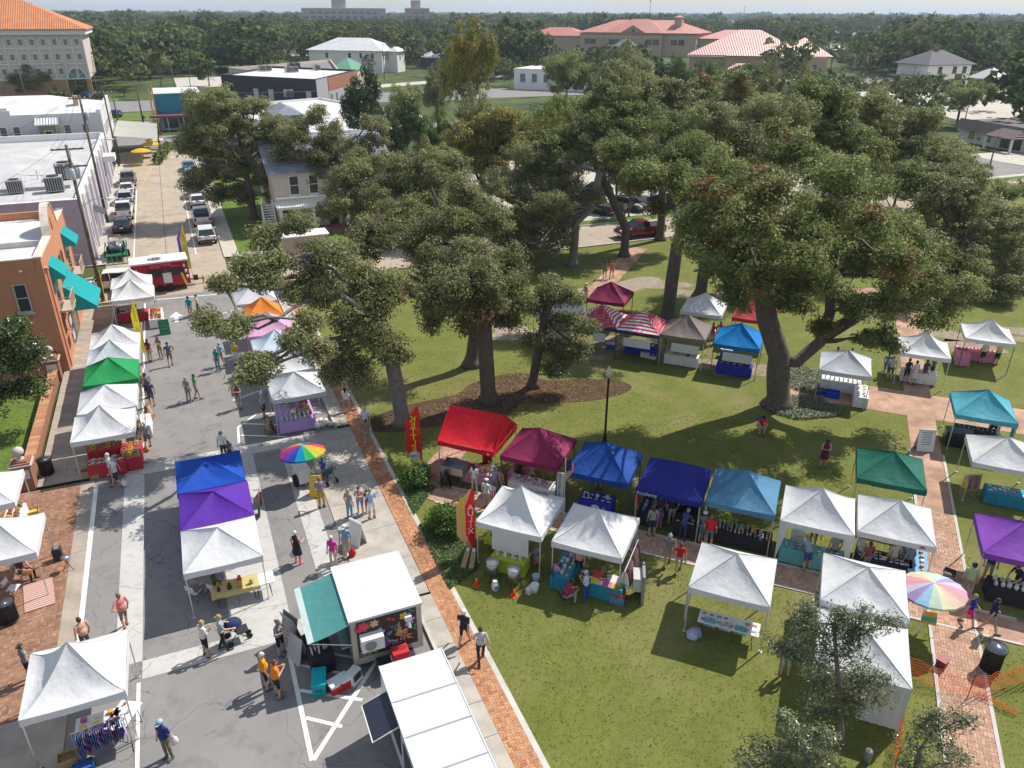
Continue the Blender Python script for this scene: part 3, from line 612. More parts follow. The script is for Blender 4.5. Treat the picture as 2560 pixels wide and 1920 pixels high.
# ---- four-storey hotel with orange tile roof
HW=M((.56,.47,.42),.85,0,.05,.4);HT=M((.72,.68,.64),.7,0,.05);HB=M((.42,.25,.13),.85,0,.08,.5)
hb=thing('hotel','four-storey beige block with orange tiled hip roof and arched top windows','building',(-18.6,262,0))
m=MB();m.bx(-72,0,0,30,4.9,16.2);m.build('wall',HW,hb)
m=MB();m.bx(-72,-6.6,.05,30,-.05,4.9);m.bx(-1.1,0,.05,1.3,-.05,4.9);m.bx(-6.6,-6.0,.05,1.0,-.05,4.9);m.build('brick_base',HB,hb)
m=MB();hip(m,-72,0,0,30,17.6,25.2,1.7,.25);m.build('roof',stripes_mat((.56,.21,.085),.55,.6,0,.8),hb)
m=MB();m.bx(-73.2,1.2,-1.2,31,16.2,17.34);m.build('cornice',HT,hb)
for z in(13.05-.35,8.75,4.75):MB().bx(-72.1,.12,-.12,.4,z,z+.3).build('string_course',HT,hb)
for k in range(14):
 x=-1.5-2.72*k
 for z in(14.3,10.6,6.9):
  if z==6.9 and k<2:continue
  window(hb,'S',(0,0),x,z,1.0,1.5,HT,GLASSB,0,.14,True,z!=14.3)
 m=MB();n=10;ri,ro=1.22,1.42
 pts=[(ro*math.cos(a),ro*math.sin(a)*1.0)for a in[math.pi*i/n for i in range(n+1)]]+[(ri*math.cos(a),ri*math.sin(a))for a in[math.pi*(n-i)/n for i in range(n+1)]]
 vs=[(x+a,-.08,14.25+b)for a,b in pts]+[(x+a,.05,14.25+b)for a,b in pts];q=len(pts)
 m.add(vs,[(i,i+1,q-2-i,q-1-i)for i in range(n)]+[(i,q+i,q+i+1,i+1)for i in range(n)]);m.build('arch_trim',HT,hb)
 MB().bx(x-1.5,x-1.22,-.1,.1,4.9,14.3).build('pilaster',HT,hb)
MB().bx(-.22,.1,-.1,.2,4.9,16.2).build('pilaster',HT,hb)
for x in(-6.1,-28):MB().tube([(x,-.2,16),(x,-.2,.3)],.16,6).build('downpipe',HT,hb)
m=MB();n=14;m.add([(-3.2,-.06,5.0)]+[(-3.2+2.1*math.cos(math.pi*i/n),-.06,5.0+2.5*math.sin(math.pi*i/n))for i in range(n+1)],[(0,i+2,i+1)[::-1]for i in range(n)]);m.build('fan_window',GLASSB,hb)
m=MB();ar=[(-3.2+2.3*math.cos(math.pi*i/n),-.12,5.0+2.72*math.sin(math.pi*i/n))for i in range(n+1)];m.tube(ar,.2,6)
for i in(3,7,11):m.tube([(-3.2,-.1,5.05),(-3.2+2.1*math.cos(math.pi*i/n),-.1,5+2.5*math.sin(math.pi*i/n))],.06,4)
m.build('arch_trim',HT,hb)
for x in(-9.5,-12.5,-17,-22,-27):window(hb,'S',(0,.05),x,2.6,1.1,1.6,HB,GLASSB,0,sill=False)
# ---- generic polygon block from roof corners
def block(name,label,corners,h,wmat,rmat,par_h=.5,cap=None):
 c=sum((Vector(p)for p in corners),Vector((0,0,0)))/len(corners);t=thing(name,label,'building',(c.x,c.y,0))
 P=[(p[0]-c.x,p[1]-c.y)for p in corners]
 ar=sum(P[i][0]*P[(i+1)%len(P)][1]-P[(i+1)%len(P)][0]*P[i][1]for i in range(len(P)))
 if ar<0:P=P[::-1]
 MB().prism(P,-.05,h-par_h).build('wall',wmat,t)
 q=[(a*.975,b*.975)for a,b in P];n=len(P)
 m=MB();m.add([(a,b,h-par_h)for a,b in P]+[(a,b,h)for a,b in P]+[(a,b,h)for a,b in q]+[(a,b,h-par_h)for a,b in q],[f for i in range(n)for j in[(i+1)%n]for f in((i,j,n+j,n+i),(n+i,n+j,2*n+j,2*n+i),(2*n+i,2*n+j,3*n+j,3*n+i))]);m.build('parapet',cap or wmat,t)
 m=MB();m.add([(a,b,h-par_h+.03)for a,b in q],[tuple(range(n))]);m.build('roof_deck',rmat,t)
 return t,P
CHAR=M((.045,.045,.055),.7,0,.1,.6)
A_,B_,C_=at(551,186,8.5),at(788,198,8.5),at(891,174,8.5)
D_=A_+(C_-B_)
dk,P=block('charcoal_building','long charcoal building with white flat roof and brick corner',[A_,B_,C_,D_],8.5,CHAR,WHROOF,.5)
_d=(C_-B_).normalized();_o=B_-Vector(dk.location);_n=Vector((_d.y,-_d.x,0))
m=MB();wbox(m,(_d[:2],_n[:2]),_o,.1,8,0,8.3,.0,.12);m.build('wall',GREY,dk)
m=MB();wbox(m,(_d[:2],_n[:2]),_o,8.2,(C_-B_).length,5.4,8.2,.0,.2);m.build('wall',M((.33,.14,.085),.85,0,.2,3),dk)
m=MB();wbox(m,(_d[:2],_n[:2]),_o,8.2,(C_-B_).length,0,5.3,.0,.16);m.build('wall',GREY,dk)
_e=(B_-A_).normalized();_m=Vector((_e.y,-_e.x,0));_oa=A_-Vector(dk.location);LN=(B_-A_).length
for k in(.37,.53,.92):window(dk,(_e[:2],_m[:2]),_oa,LN*k,4.6,1.3,2.2,WHITE,M((.5,.52,.52),.2),2,sill=False)
for k in(2.5,10,14):window(dk,(_d[:2],_n[:2]),_oa+(B_-A_)+_n*.15,k,3.5,1.2,2.0,GREY,GLASS,1,sill=False)
for u,v,lb in((655,178,'pair of'),(722,181,'second pair of'),(728,170,'group of'),(792,176,'lone')):
 p=at(u,v,8.1)
 for k in range(1 if lb=='lone' else 2):acunit((p.x+1.6*k,p.y+.5*k,8.05),'rooftop unit on the white roof of the charcoal building',.3,1.4)
wf,_=block('white_roof_building','low shop with bright white roof in front of the charcoal building',[at(560,262,5),at(800,244,5),at(905,262,5),at(900,330,5),at(640,330,5)],5,M((.55,.53,.5),.8),WHROOF,.4,WHITE)
p=at(722,240,5);acunit((p.x,p.y,4.7),'rooftop unit on the bright white shop roof',.2,1.6)
tb,_=block('tan_building','cream walled flat building behind the charcoal one',[at(570,168,7),at(688,160,7),at(826,148,7),at(850,178,7),at(650,178,7)],7,M((.58,.48,.40),.85,0,.08),M((.2,.2,.2),.8),.8)
gr_,_=block('green_roof_building','cream shop with green metal hip roof beside white house',[at(826,178,4.5),at(880,186,4.5),at(912,168,4.5),at(860,160,4.5)],4.5,M((.52,.44,.36),.85),GREY,.1)
c=Vector(gr_.location);q=[Vector((*p_,4.5))for p_ in _];m=MB();m.add([tuple(x*1.08+Vector((0,0,.05)))for x in q]+[(0,0,8.2)],[(0,1,4),(1,2,4),(2,3,4),(3,0,4)]);m.build('roof',stripes_mat((.10,.30,.17),.6),gr_)
# white house with metal hip roof
wh=thing('white_house','white two-storey house with pale metal hip roof by the road','house',(82,327,0),R(-38))
m=MB();m.bx(-32,0,0,18,-.05,8);m.build('wall',WHITE,wh)
m=MB();hip(m,-32,0,0,18,8.2,12.6,.9);m.build('roof',stripes_mat((.72,.72,.72),.6),wh)
m=MB();m.bx(0,4,6,14,-.05,7.6);m.build('wing',WHITE,wh);m=MB();hip(m,0,4,6,14,7.8,9.4,.6);m.build('wing_roof',stripes_mat((.72,.72,.72),.6),wh)
for x in(-4,-9,-14,-24):window(wh,'S',(0,0),x,6.3,1.2,1.8,WHITE)
for x in(-12,-5):window(wh,'S',(0,0),x,2.0,2.2,2.6,GREY,GLASSB,2)
for y in(1.5,3.4,5.2):window(wh,'E',(0,0),y,6,.9,2.0,GREY)
window(wh,'E',(4,0),9,5.8,.8,2,GREY)
# teal shop by the junction
te=thing('teal_shop','teal shop with white roof and yellow fin at the junction','building',(-2.4,180,0))
m=MB();m.bx(0,9,0,14,3.2,7.0);m.build('fascia',M((.03,.24,.32),.6),te);m=MB();m.bx(.5,9,.5,14,-.05,3.2);m.build('wall',M((.6,.6,.58),.7),te)
m=MB();m.bx(-.1,9.1,-.1,14.1,7.0,7.1);m.build('roof_deck',WHROOF,te);m=MB();m.bx(-1.2,9,-2.5,0,2.7,3.15);m.build('canopy',M((.30,.10,.16),.6),te)
m=MB();m.bx(-.6,-.3,-.3,.1,0,8.2);m.bx(0,.3,-.35,-.02,0,8.6);m.build('fin',M((.75,.50,.15),.5),te)
for k in range(4):MB().bx(-1+3*k,-.85+3*k,-2.4,-2.25,0,2.7).build('post',WHITE,te)
for k in range(2):MB().bx(1.4+3*k,4+3*k,.4,.55,.4,2.6).build('shop_window',GLASS,te)
# ---- grey-blue house with porch behind the street oak
ph=thing('porch_house','white and slate house with two-level porch behind the street oak','house',(9.2,84.9,0))
SLATE=M((.20,.22,.26),.7,0,.1,1);CREAM=M((.62,.56,.46),.8,0,.08)
m=MB();m.bx(0,13,3.2,18,-.05,6.4);m.build('wall',CREAM,ph)
m=MB();m.add([(-.6,2.6,6.3),(13.6,2.6,6.3),(13.6,10.5,9.4),(-.6,10.5,9.4),(13.6,18.5,6.3),(-.6,18.5,6.3)],[(0,1,2,3),(3,2,4,5)]);m.add([(0,3.2,6.35),(0,18,6.35),(0,10.5,9.2)],[(0,2,1)]);m.add([(13,3.2,6.35),(13,18,6.35),(13,10.5,9.2)],[(0,1,2)]);m.build('roof',stripes_mat((.27,.28,.34),.42,.8,1),ph)
m=MB();m.bx(-.2,13.2,0,3.2,3.0,3.25);m.build('balcony',WHITE,ph);m=MB();m.bx(-.2,13.2,0,3.2,-.05,.28);m.build('porch_floor',M((.30,.16,.12),.8),ph)
for x in(.1,3.6,7.2,10,12.8):MB().bx(x-.16,x+.16,.08,.4,.28,3.0).build('column',WHITE,ph)
m=MB();m.bx(-.2,13.2,.05,.15,4.15,4.25);m.build('handrail',WHITE,ph)
bal=MB().bx(-.03,.03,-.03,.03,0,.9).mesh('baluster',WHITE)
for k in range(54):link('baluster',bal,ph,(-.1+.25*k,.1,3.25))
for x in(2.2,4.3,8.4,10.6):window(ph,'S',(0,3.2),x,4.9,.9,1.9,WHITE,GLASS,1)
for x in(1.2,6.2):MB().bx(x-.5,x+.5,3.1,3.22,.3,2.5).build('door',M((.06,.05,.05),.5),ph)
for k in range(2):
 MB().ext([(0,0),(3.2,0),(3.2,3.1),(2.9,3.1)],(-.3-1.2*k,1.2,.1),(0,1,0),(0,0,1),.1).build('stair_string',WHITE,ph)
for k in range(12):MB().bx(-1.5,-.3,1.3+.25*k,1.6+.25*k,.2+.23*k,.26+.23*k).build('stair_tread',WHITE,ph)
# teal clad tower behind it
tw=thing('clad_tower','narrow teal clad block with dark hipped cap above the oak','building',(12.8,110,0))
m=MB();m.bx(0,3.5,0,9,-.05,9.6);m.build('wall',stripes_mat((.12,.27,.27),.25,.85),tw);m=MB();hip(m,0,3.5,0,9,9.75,10.7,.25);m.build('roof',SLATE,tw)
m=MB();m.bx(3.5,4.2,.05,9,-.05,9.3);m.build('corner_trim',WHITE,tw)
# tan kiosk trailer beside the cross street
kc=thing('storage_trailer','tan box trailer with white roof beside the cross street','trailer',(8.0,74.2,0))
m=MB();m.bx(0,4.2,0,2.2,.45,2.75);m.build('body',M((.47,.38,.31),.7,0,.1,.8),kc);m=MB();m.bx(-.1,4.35,-.1,2.3,2.75,2.85);m.build('roof',WHITE,kc)
for x in(2.9,4.15):MB().bx(x-.02,x+.02,-.03,.0,.5,2.7).build('seam',M((.6,.5,.4),.6),kc)
for k in range(4):MB().bx(.9,1.9-.2*(k%3),-.02,.0,1.7+.13*k,1.75+.13*k).build('lettering',M((.33,.18,.14),.7),kc)
for y in(.15,2.05):
 m=MB();m.lathe([(.05,-.09),(.33,-.09),(.33,.09),(.05,.09)],n=14);m.v=[(2.6+x,y+z,.33+yy)for x,yy,z in m.v];m.build('wheel',BLACK,kc)
MB().tube([(0,1.1,.45),(-1.2,1.1,.45)],.06,6).build('hitch',DARK,kc)
# ---- red-roofed civic buildings behind the park
TANB=M((.48,.36,.24),.85,0,.06,.4);REDR=stripes_mat((.50,.145,.10),.55,.75,0);REDR2=stripes_mat((.50,.17,.14),.6,.7,0)
e1,e2=at(1450,80,12),at(1742,84,12);dx=(e2-e1);ang=math.atan2(dx.y,dx.x);Wd=dx.length
cb=thing('civic_building','wide tan civic building with red metal hip roofs and central gable','building',(e1.x,e1.y,0),ang)
m=MB();m.bx(0,Wd,0,34,-.05,11.6);m.bx(Wd*.25,Wd*.73,-3,0,-.05,11.6);m.build('wall',TANB,cb)
m=MB();m.bx(-.2,Wd+.2,-.2,34,9.6,10.1);m.bx(Wd*.25-.2,Wd*.73+.2,-3.2,-.2,9.6,10.1);m.build('string_course',M((.62,.52,.42),.8),cb)
m=MB();hip(m,0,Wd,0,34,12,18.5,1.2);hip(m,Wd*.25,Wd*.73,-3,20,12.05,19,1.2);m.build('roof',REDR,cb)
m=MB();m.ext([(Wd*.37,11.2),(Wd*.60,11.2),(Wd*.485,15.6)],(0,-3.6,0),(1,0,0),(0,0,1),-.5);m.build('gable',TANB,cb)
m=MB();m.ext([(Wd*.355,11.2),(Wd*.485,16.0),(Wd*.615,11.2),(Wd*.60,11.2),(Wd*.485,15.5),(Wd*.37,11.2)],(0,-3.4,0),(1,0,0),(0,0,1),.6);m.build('gable_trim',M((.45,.2,.15),.7),cb)
m=MB();m.lathe([(.1,0),(1.1,0),(1.1,.1),(.1,.1)],n=16);m.v=[(Wd*.485+x,-3.5-z,13.0+y)for x,y,z in m.v];m.build('round_window',GLASS,cb)
m=MB();m.ext([(Wd*.33,5),(Wd*.565,5),(Wd*.45,9.2)],(0,-9,0),(1,0,0),(0,0,1),.6);m.build('portico',WHITE,cb)
m=MB();m.bx(Wd*.78,Wd*.84,8,13,13,20);m.build('chimney',TANB,cb);m=MB();hip(m,Wd*.78,Wd*.84,8,13,20,21,.4);m.build('chimney_cap',REDR,cb)
for k in(.07,.12,.3,.34,.62,.68,.82,.88):window(cb,'S',(0,0 if k<.25 or k>.73 else-3),Wd*k,7.2,3.4,2.8,TANB,GLASS,2,sill=False)
for a,b,c,d,h in((-36,0,4,26,9.6),(Wd,Wd+36,6,30,9.2)):
 MB().bx(a,b,c,d,-.05,h).build('wing',TANB,cb);m=MB();hip(m,a,b,c,d,h+.2,h+4.6,1);m.build('wing_roof',REDR,cb)
g1,g2=at(1724,136,8),at(2014,141,8);dx=g2-g1;ang=math.atan2(dx.y,dx.x);W2_=dx.length
c2=thing('annex','tan annex with faded red standing-seam hip roof','building',(g1.x,g1.y,0),ang)
m=MB();m.bx(0,W2_,0,34,-.05,7.8);m.bx(W2_*.32,W2_*.66,-4,0,-.05,7.8);m.build('wall',TANB,c2)
m=MB();hip(m,0,W2_,0,34,8,16.4,1);hip(m,W2_*.34,W2_*.66,-4,14,8.05,12.0,.8);m.build('roof',REDR2,c2)
m=MB();m.bx(-1,W2_+1,-1.05,-.9,7.3,7.8);m.build('gutter',WHITE,c2)
m=MB();hip(m,W2_*.36,W2_*.60,-9,-4,3.6,5.6,.6);m.build('porch_roof',REDR2,c2)
for k in(.06,.15,.75,.85,.94):window(c2,'S',(0,0),W2_*k,4.2,1.3,1.7,WHITE)
m=MB();m.bx(W2_,W2_+8,4,24,-.05,7.6);m.build('wing',TANB,c2);m=MB();hip(m,W2_-10,W2_+9,6,26,7.8,14.0,1);m.build('wing_roof',REDR,c2)
window(c2,'S',(W2_,4),4,4.2,1.6,1.8,WHITE)
# white buildings half hidden by the park canopy
w1=at(1285,172,6);w2=at(1480,178,6);dx=w2-w1;an=math.atan2(dx.y,dx.x)
cw=thing('white_warehouse','white flat-roofed building showing through the park treetops','building',(w1.x,w1.y,0),an)
m=MB();m.bx(0,dx.length,0,20,-.05,6);m.build('wall',WHITE,cw);m=MB();m.bx(-.2,dx.length+.2,-.2,20.2,6,6.15);m.build('roof_deck',WHROOF,cw)
for k in range(6):window(cw,'S',(0,0),3+dx.length/6.5*k,3.5,1.6,2.2,GREY,GLASSB,2)
w1=at(1850,200,4);w2=at(2090,212,4);dx=w2-w1;an=math.atan2(dx.y,dx.x)
ce=thing('white_roof_shed','low building with bright white roof edge in front of the annex','building',(w1.x,w1.y,0),an)
m=MB();m.bx(0,dx.length,0,14,-.05,3.8);m.build('wall',M((.5,.49,.47),.8),ce);m=MB();m.bx(-.3,dx.length+.3,-.3,14.3,3.8,4.0);m.build('roof_deck',WHROOF,ce)
# white house with slate hip roof, right
hp=at(2308,229);q=at(2440,225);dx=q-hp;an=math.atan2(dx.y,dx.x)
sh=thing('slate_roof_house','white two-storey house with dark slate hip roof and brick chimney','house',(hp.x,hp.y,0),an)
LL=min(dx.length,17)
m=MB();m.bx(0,LL,0,13,-.05,7.6);m.build('wall',WHITE,sh);m=MB();hip(m,0,LL,0,13,7.8,11.8,1.1);m.build('roof',M((.12,.115,.125),.85,0,.15,1.5),sh)
m=MB();m.bx(LL*.42,LL*.5,5.8,6.8,10,12.6);m.build('chimney',M((.28,.13,.09),.85),sh)
for a in(.28,.62,.85):window(sh,'S',(0,0),LL*a,6.2,1.5,1.9,GREY,GLASS,1);window(sh,'S',(0,0),LL*a,2.6,1.5,1.9,GREY,GLASS,1)
m=MB();m.bx(-6,0,1,10,3.8,4.4);m.build('porch_roof',M((.03,.07,.05),.8),sh)
for x in(-5.8,-4,-2):MB().bx(x-.15,x+.15,1,1.3,0,3.8).build('column',WHITE,sh)
# low restaurant with tiled mansard
r0,r1=at(2392,350),at(2575,386);dx=r1-r0;an=math.atan2(dx.y,dx.x)
rs=thing('tile_roof_restaurant','low white restaurant with brown tiled mansard edge','building',(r0.x,r0.y,0),an)
RL=dx.length+10;TILE=stripes_mat((.16,.12,.11),.3,.5,0,.8)
m=MB();m.bx(0,RL,0,20,-.05,2.9);m.build('wall',M((.66,.62,.60),.8,0,.05),rs)
m=MB();m.add([(-.8,-.9,2.3),(RL,-.9,2.3),(RL,.5,4.0),(-.8,.5,4.0),(-.8,20,4.0),(-.8,20,2.3)],[(0,1,2,3)]);m.bx(-.8,RL,.5,20,2.9,3.6);m.build('mansard',TILE,rs)
m=MB();m.add([(9.6,-3.2,2.4),(16,-3.2,2.4),(15,-.4,3.6),(10.5,-.4,3.6),(9.6,-3.2,2.25),(16,-3.2,2.25),(9.6,-.4,2.4),(16,-.4,2.4)],[(0,1,2,3),(4,5,1,0),(0,3,6),(1,7,2)]);m.build('porch_roof',TILE,rs)
for x in(3.4,7.4):window(rs,'S',(0,0),x,1.5,1.1,1.5,BLACK,M((.35,.27,.08),.3),0,sill=False)
for x in(9.9,15.7):MB().bx(x-.15,x+.15,-3.0,-2.7,0,2.3).build('column',WHITE,rs)
MB().bx(10.4,15,-.05,.05,.2,2.2).build('shop_window',GLASS,rs)
# hospital on the horizon
def tower(name,label,u0,u1,vt,dist,dep,levels,col,pent=None):
 a=ray(u0,45);b=ray(u1,45);A=Vector((a.x,a.y,0)).normalized()*dist;B=Vector((b.x,b.y,0)).normalized()*dist
 zt=CAM_H+dist*ray((u0+u1)/2,vt).z/math.hypot(*ray((u0+u1)/2,vt)[:2]);dx=B-A;t=thing(name,label,'building',A,math.atan2(dx.y,dx.x));Ln=dx.length
 MB().bx(0,Ln,0,dep,-.05,zt).build('wall',col,t)
 for k in range(levels):
  z=zt-3.4-4.4*k
  for i in range(int(Ln/7)):
   if(i*7+k*3)%11:MB().bx(2+i*7,6.4+i*7,-.15,0,z-1.2,z+.9).build('window',GLASSB,t)
 MB().bx(-.3,Ln+.3,-.3,dep,zt,zt+.8).build('parapet',WHITE,t)
 if pent:MB().bx(Ln*pent[0],Ln*pent[1],4,dep-4,zt,zt+pent[2]).build('penthouse',col,t)
 return t
HC=M((.48,.43,.39),.8,0,.05)
tower('hospital','long pale hospital block with rooftop plant room on the horizon',755,965,22,900,40,4,HC,(.36,.53,12))
tower('hospital_tower','smaller pale and brown tower block right of the hospital',1013,1074,22,900,40,4,M((.46,.36,.32),.8),(.25,.65,8))
# ---------------------------------------------------------------- trees
def leaf_mat(name,c1,c2,c3=(.23,.075,.035),rough=.5,tr=.28,sp=.4,rv=.18):
 m=bpy.data.materials.new(name);m.use_nodes=True;t=m.node_tree;N=t.nodes;l=t.links.new;p=N['Principled BSDF']
 p.inputs['Roughness'].default_value=rough;p.inputs['Specular IOR Level'].default_value=sp
 a=N.new('ShaderNodeAttribute');a.attribute_name='tint';s=N.new('ShaderNodeSeparateXYZ');l(a.outputs['Vector'],s.inputs[0])
 oi=N.new('ShaderNodeObjectInfo');mo=N.new('ShaderNodeMapRange');mo.inputs[3].default_value=-rv;mo.inputs[4].default_value=rv;l(oi.outputs['Random'],mo.inputs[0])
 ad=N.new('ShaderNodeMath');ad.operation='ADD';ad.use_clamp=True;l(s.outputs[0],ad.inputs[0]);l(mo.outputs[0],ad.inputs[1])
 x=N.new('ShaderNodeMix');x.data_type='RGBA';x.inputs['A'].default_value=(*c1,1);x.inputs['B'].default_value=(*c2,1);l(ad.outputs[0],x.inputs['Factor'])
 y=N.new('ShaderNodeMix');y.data_type='RGBA';y.inputs['B'].default_value=(*c3,1);l(x.outputs['Result'],y.inputs['A']);l(s.outputs[1],y.inputs['Factor'])
 l(y.outputs['Result'],p.inputs['Base Color'])
 tn=N.new('ShaderNodeBsdfTranslucent');l(y.outputs['Result'],tn.inputs['Color']);ms=N.new('ShaderNodeMixShader');ms.inputs[0].default_value=tr
 l(p.outputs[0],ms.inputs[1]);l(tn.outputs[0],ms.inputs[2]);l(ms.outputs[0],N['Material Output'].inputs['Surface'])
 return m
OAK=leaf_mat('oak_leaf',(.135,.150,.052),(.37,.38,.175),tr=.46,sp=.25)
OAK2=leaf_mat('oak_leaf_green',(.110,.142,.040),(.33,.365,.135),tr=.46,sp=.25)
MAG=leaf_mat('magnolia_leaf',(.025,.045,.012),(.115,.165,.045),(.22,.16,.05),.28,.12)
LIME=leaf_mat('bright_leaf',(.07,.14,.018),(.17,.27,.05),tr=.35)
YEL=leaf_mat('yellowing_leaf',(.10,.115,.02),(.33,.30,.06),(.40,.26,.06),tr=.35)
FARL=leaf_mat('distant_leaf',(.040,.066,.022),(.165,.195,.070),rough=.9,tr=.3,sp=.1,rv=.42)
PALM=leaf_mat('palm_leaf',(.05,.08,.02),(.18,.20,.07),(.26,.17,.08))
BARK=M((.125,.10,.08),.95,0,.4,5,1.0,9)
BARKG=M((.21,.19,.17),.95,0,.4,5,1.0,9)
NPR=np.random.default_rng(11)
def quads(name,ctr,nrm,size,asp,tint,mat,rng=NPR):
 """leaf mesh: diamond leaf per centre; size may be an array"""
 n=len(ctr);a=np.cross(nrm,rng.normal(size=(n,3)));a/=np.linalg.norm(a,axis=1)[:,None]+1e-9;b=np.cross(nrm,a)
 L_=(size*rng.uniform(.65,1.35,n))[:,None];w=L_*asp
 dr=nrm*L_*.12
 V=np.empty((n,4,3));V[:,0]=ctr-a*L_*.5-dr;V[:,1]=ctr+b*w*.5;V[:,2]=ctr+a*L_*.5-dr;V[:,3]=ctr-b*w*.5
 me=bpy.data.meshes.new(name);me.vertices.add(4*n);me.vertices.foreach_set('co',V.reshape(-1).astype(np.float32))
 me.loops.add(4*n);me.loops.foreach_set('vertex_index',np.arange(4*n,dtype=np.int32));me.polygons.add(n)
 me.polygons.foreach_set('loop_start',np.arange(0,4*n,4,dtype=np.int32))
 at_=me.attributes.new('tint','FLOAT_VECTOR','POINT');at_.data.foreach_set('vector',np.repeat(tint,4,axis=0).reshape(-1).astype(np.float32))
 me.materials.append(mat);me.update(calc_edges=True);return me
def crown(blobs,mat,size=.175,per=92,k=9.5,clump=.62,rust=0.0,flat=.78,name='crown',asp=.5,seed=None,inner=.45,lobes=0):
 """leaf mesh for ellipsoid blobs [(centre, radius)]; leaves gather in clumps with gaps between"""
 rng=np.random.default_rng(seed if seed is not None else NPR.integers(1<<30));C=[];O=[];RU=[];RR=[]
 if lobes:
  B2=[]
  for c,r in blobs:
   B2.append((c,r*.62))
   for _ in range(lobes):
    d=rng.normal(size=3);d/=np.linalg.norm(d);q=rng.uniform(.45,.85)*r;B2.append((tuple(np.array(c)+d*q*np.array([1,1,.75])),r*rng.uniform(.30,.52)))
  blobs=B2
 for c,r in blobs:
  n=max(4,int(k*r*r/(clump/.78)**2));d=rng.normal(size=(n,3));d/=np.linalg.norm(d,axis=1)[:,None]
  rad=rng.uniform(inner,1.0,n)**.55*r*np.clip(rng.normal(1.0,.20,n),.6,1.5);p=d*rad[:,None];p[:,2]*=flat
  p[:,2]=np.where(p[:,2]<-.55*r*flat,p[:,2]*rng.uniform(.4,1.25,n),p[:,2])
  C.append(p+np.array(c));O.append(d);RR.append(np.full(n,clump)*rng.uniform(.45,1.4,n))
 C=np.concatenate(C);O=np.concatenate(O);RR=np.concatenate(RR);n=len(C)
 RU=(rng.random(n)<rust).astype(float)
 if rust:
  seeds=C[rng.random(n)<rust*.25]
  if len(seeds):
   dist=np.min(np.linalg.norm(C[:,None]-seeds[None],axis=2),axis=1);RU=(dist<rng.uniform(.3,1.1,n)).astype(float)*rng.uniform(.35,1,n)
 tc_=np.clip(rng.normal(.5,.20,n),0,1)
 idx=np.repeat(np.arange(n),np.maximum(8,(per*(RR/clump)**2*rng.uniform(.6,1.3,n))).astype(int));N=len(idx)
 off=rng.normal(size=(N,3));off/=np.linalg.norm(off,axis=1)[:,None];off*=(rng.random(N)**.45*RR[idx])[:,None];off[:,2]*=.62
 P=C[idx]+off
 nr=off/(np.linalg.norm(off,axis=1)[:,None]+1e-6)*.6+O[idx]*.4+np.array([0,0,.55])+rng.normal(size=(N,3))*.55
 nr/=np.linalg.norm(nr,axis=1)[:,None]
 T=np.zeros((N,3));T[:,0]=np.clip(tc_[idx]+rng.normal(0,.24,N),0,1);T[:,1]=RU[idx]*(rng.random(N)<.8)
 return quads(name,P,nr,np.full(N,size),asp,T,mat,rng),C
def limb(mb,a,b,r0,r1,rnd,n=5,wob=.12):
 a,b=Vector(a),Vector(b);L_=(b-a).length;pts=[];rs=[]
 for i in range(n+1):
  t=i/n;w=math.sin(math.pi*t)*L_*wob
  pts.append(a.lerp(b,t)+Vector((rnd.uniform(-w,w),rnd.uniform(-w,w),rnd.uniform(0,w)*1.2))*(.6 if 0<i<n else 0));rs.append(r0+(r1-r0)*t)
 mb.tube(pts,rs,7 if r0>.12 else 5);return pts
def flare(r,pts):
 return[r*1.75,r*1.2,r*1.02]+[r*(1-.28*i/max(1,len(pts)))for i in range(len(pts))]
def park_tree(name,label,foot,r,stem,blobs,limbs=(),mat=OAK,rust=0.0,size=.175,per=92,k=9.5,clump=.62,bark=BARK,group='park trees',forks=()):
 """foot pixel, trunk radius, stem pixels (u, v, off), blobs (u, v, off, r_px): everything at its own place in space"""
 rnd=random.Random(label);F=at(*foot);S=[lift(F,u,v,o)-F for u,v,o in stem]
 B=[(lift(F,u,v,o)-F,rp/pxm(lift(F,u,v,o)))for u,v,o,rp in blobs]
 t=thing(name,label,'tree',F,0,group);mb=MB()
 pts=[Vector((0,0,-.05)),Vector((0,0,.35))+S[0]*.02,S[0]*.18]+S
 if len(pts[2])and pts[2].z<.6:pts[2].z=.7
 mb.tube(pts,flare(r,S),10);tips=[S[-1],S[max(0,len(S)-2)]];tipr=r*.7
 for fk in forks:
  q=[lift(F,u,v,o)-F for u,v,o in fk];mb.tube(q,[r*.62*(1-.55*i/len(q))for i in range(len(q))],8);tips+=q[1:]
 for lb in limbs:
  q=[lift(F,u,v,o)-F for u,v,o in lb];mb.tube(q,[max(.035,r*.34*(1-.75*i/len(q)))for i in range(len(q))],7);tips.append(q[-1])
 me,C=crown([(tuple(c),rr)for c,rr in B],mat,size,per,k,clump,rust,lobes=5)
 for c,rr in B:
  j=min(tips,key=lambda p:(p-c).length+max(0,p.z-c.z)*1.5)
  limb(mb,j,c,min(tipr*.55,.05*rr+.06),.05,rnd,5)
  near=[Vector(x)for x in C if(Vector(x)-c).length<rr*1.1];rnd.shuffle(near)
  for x in near[:6]:limb(mb,c,x,.05,.018,rnd,3)
 mb.build('trunk',bark,t,True);link('crown',me,t)
 return t
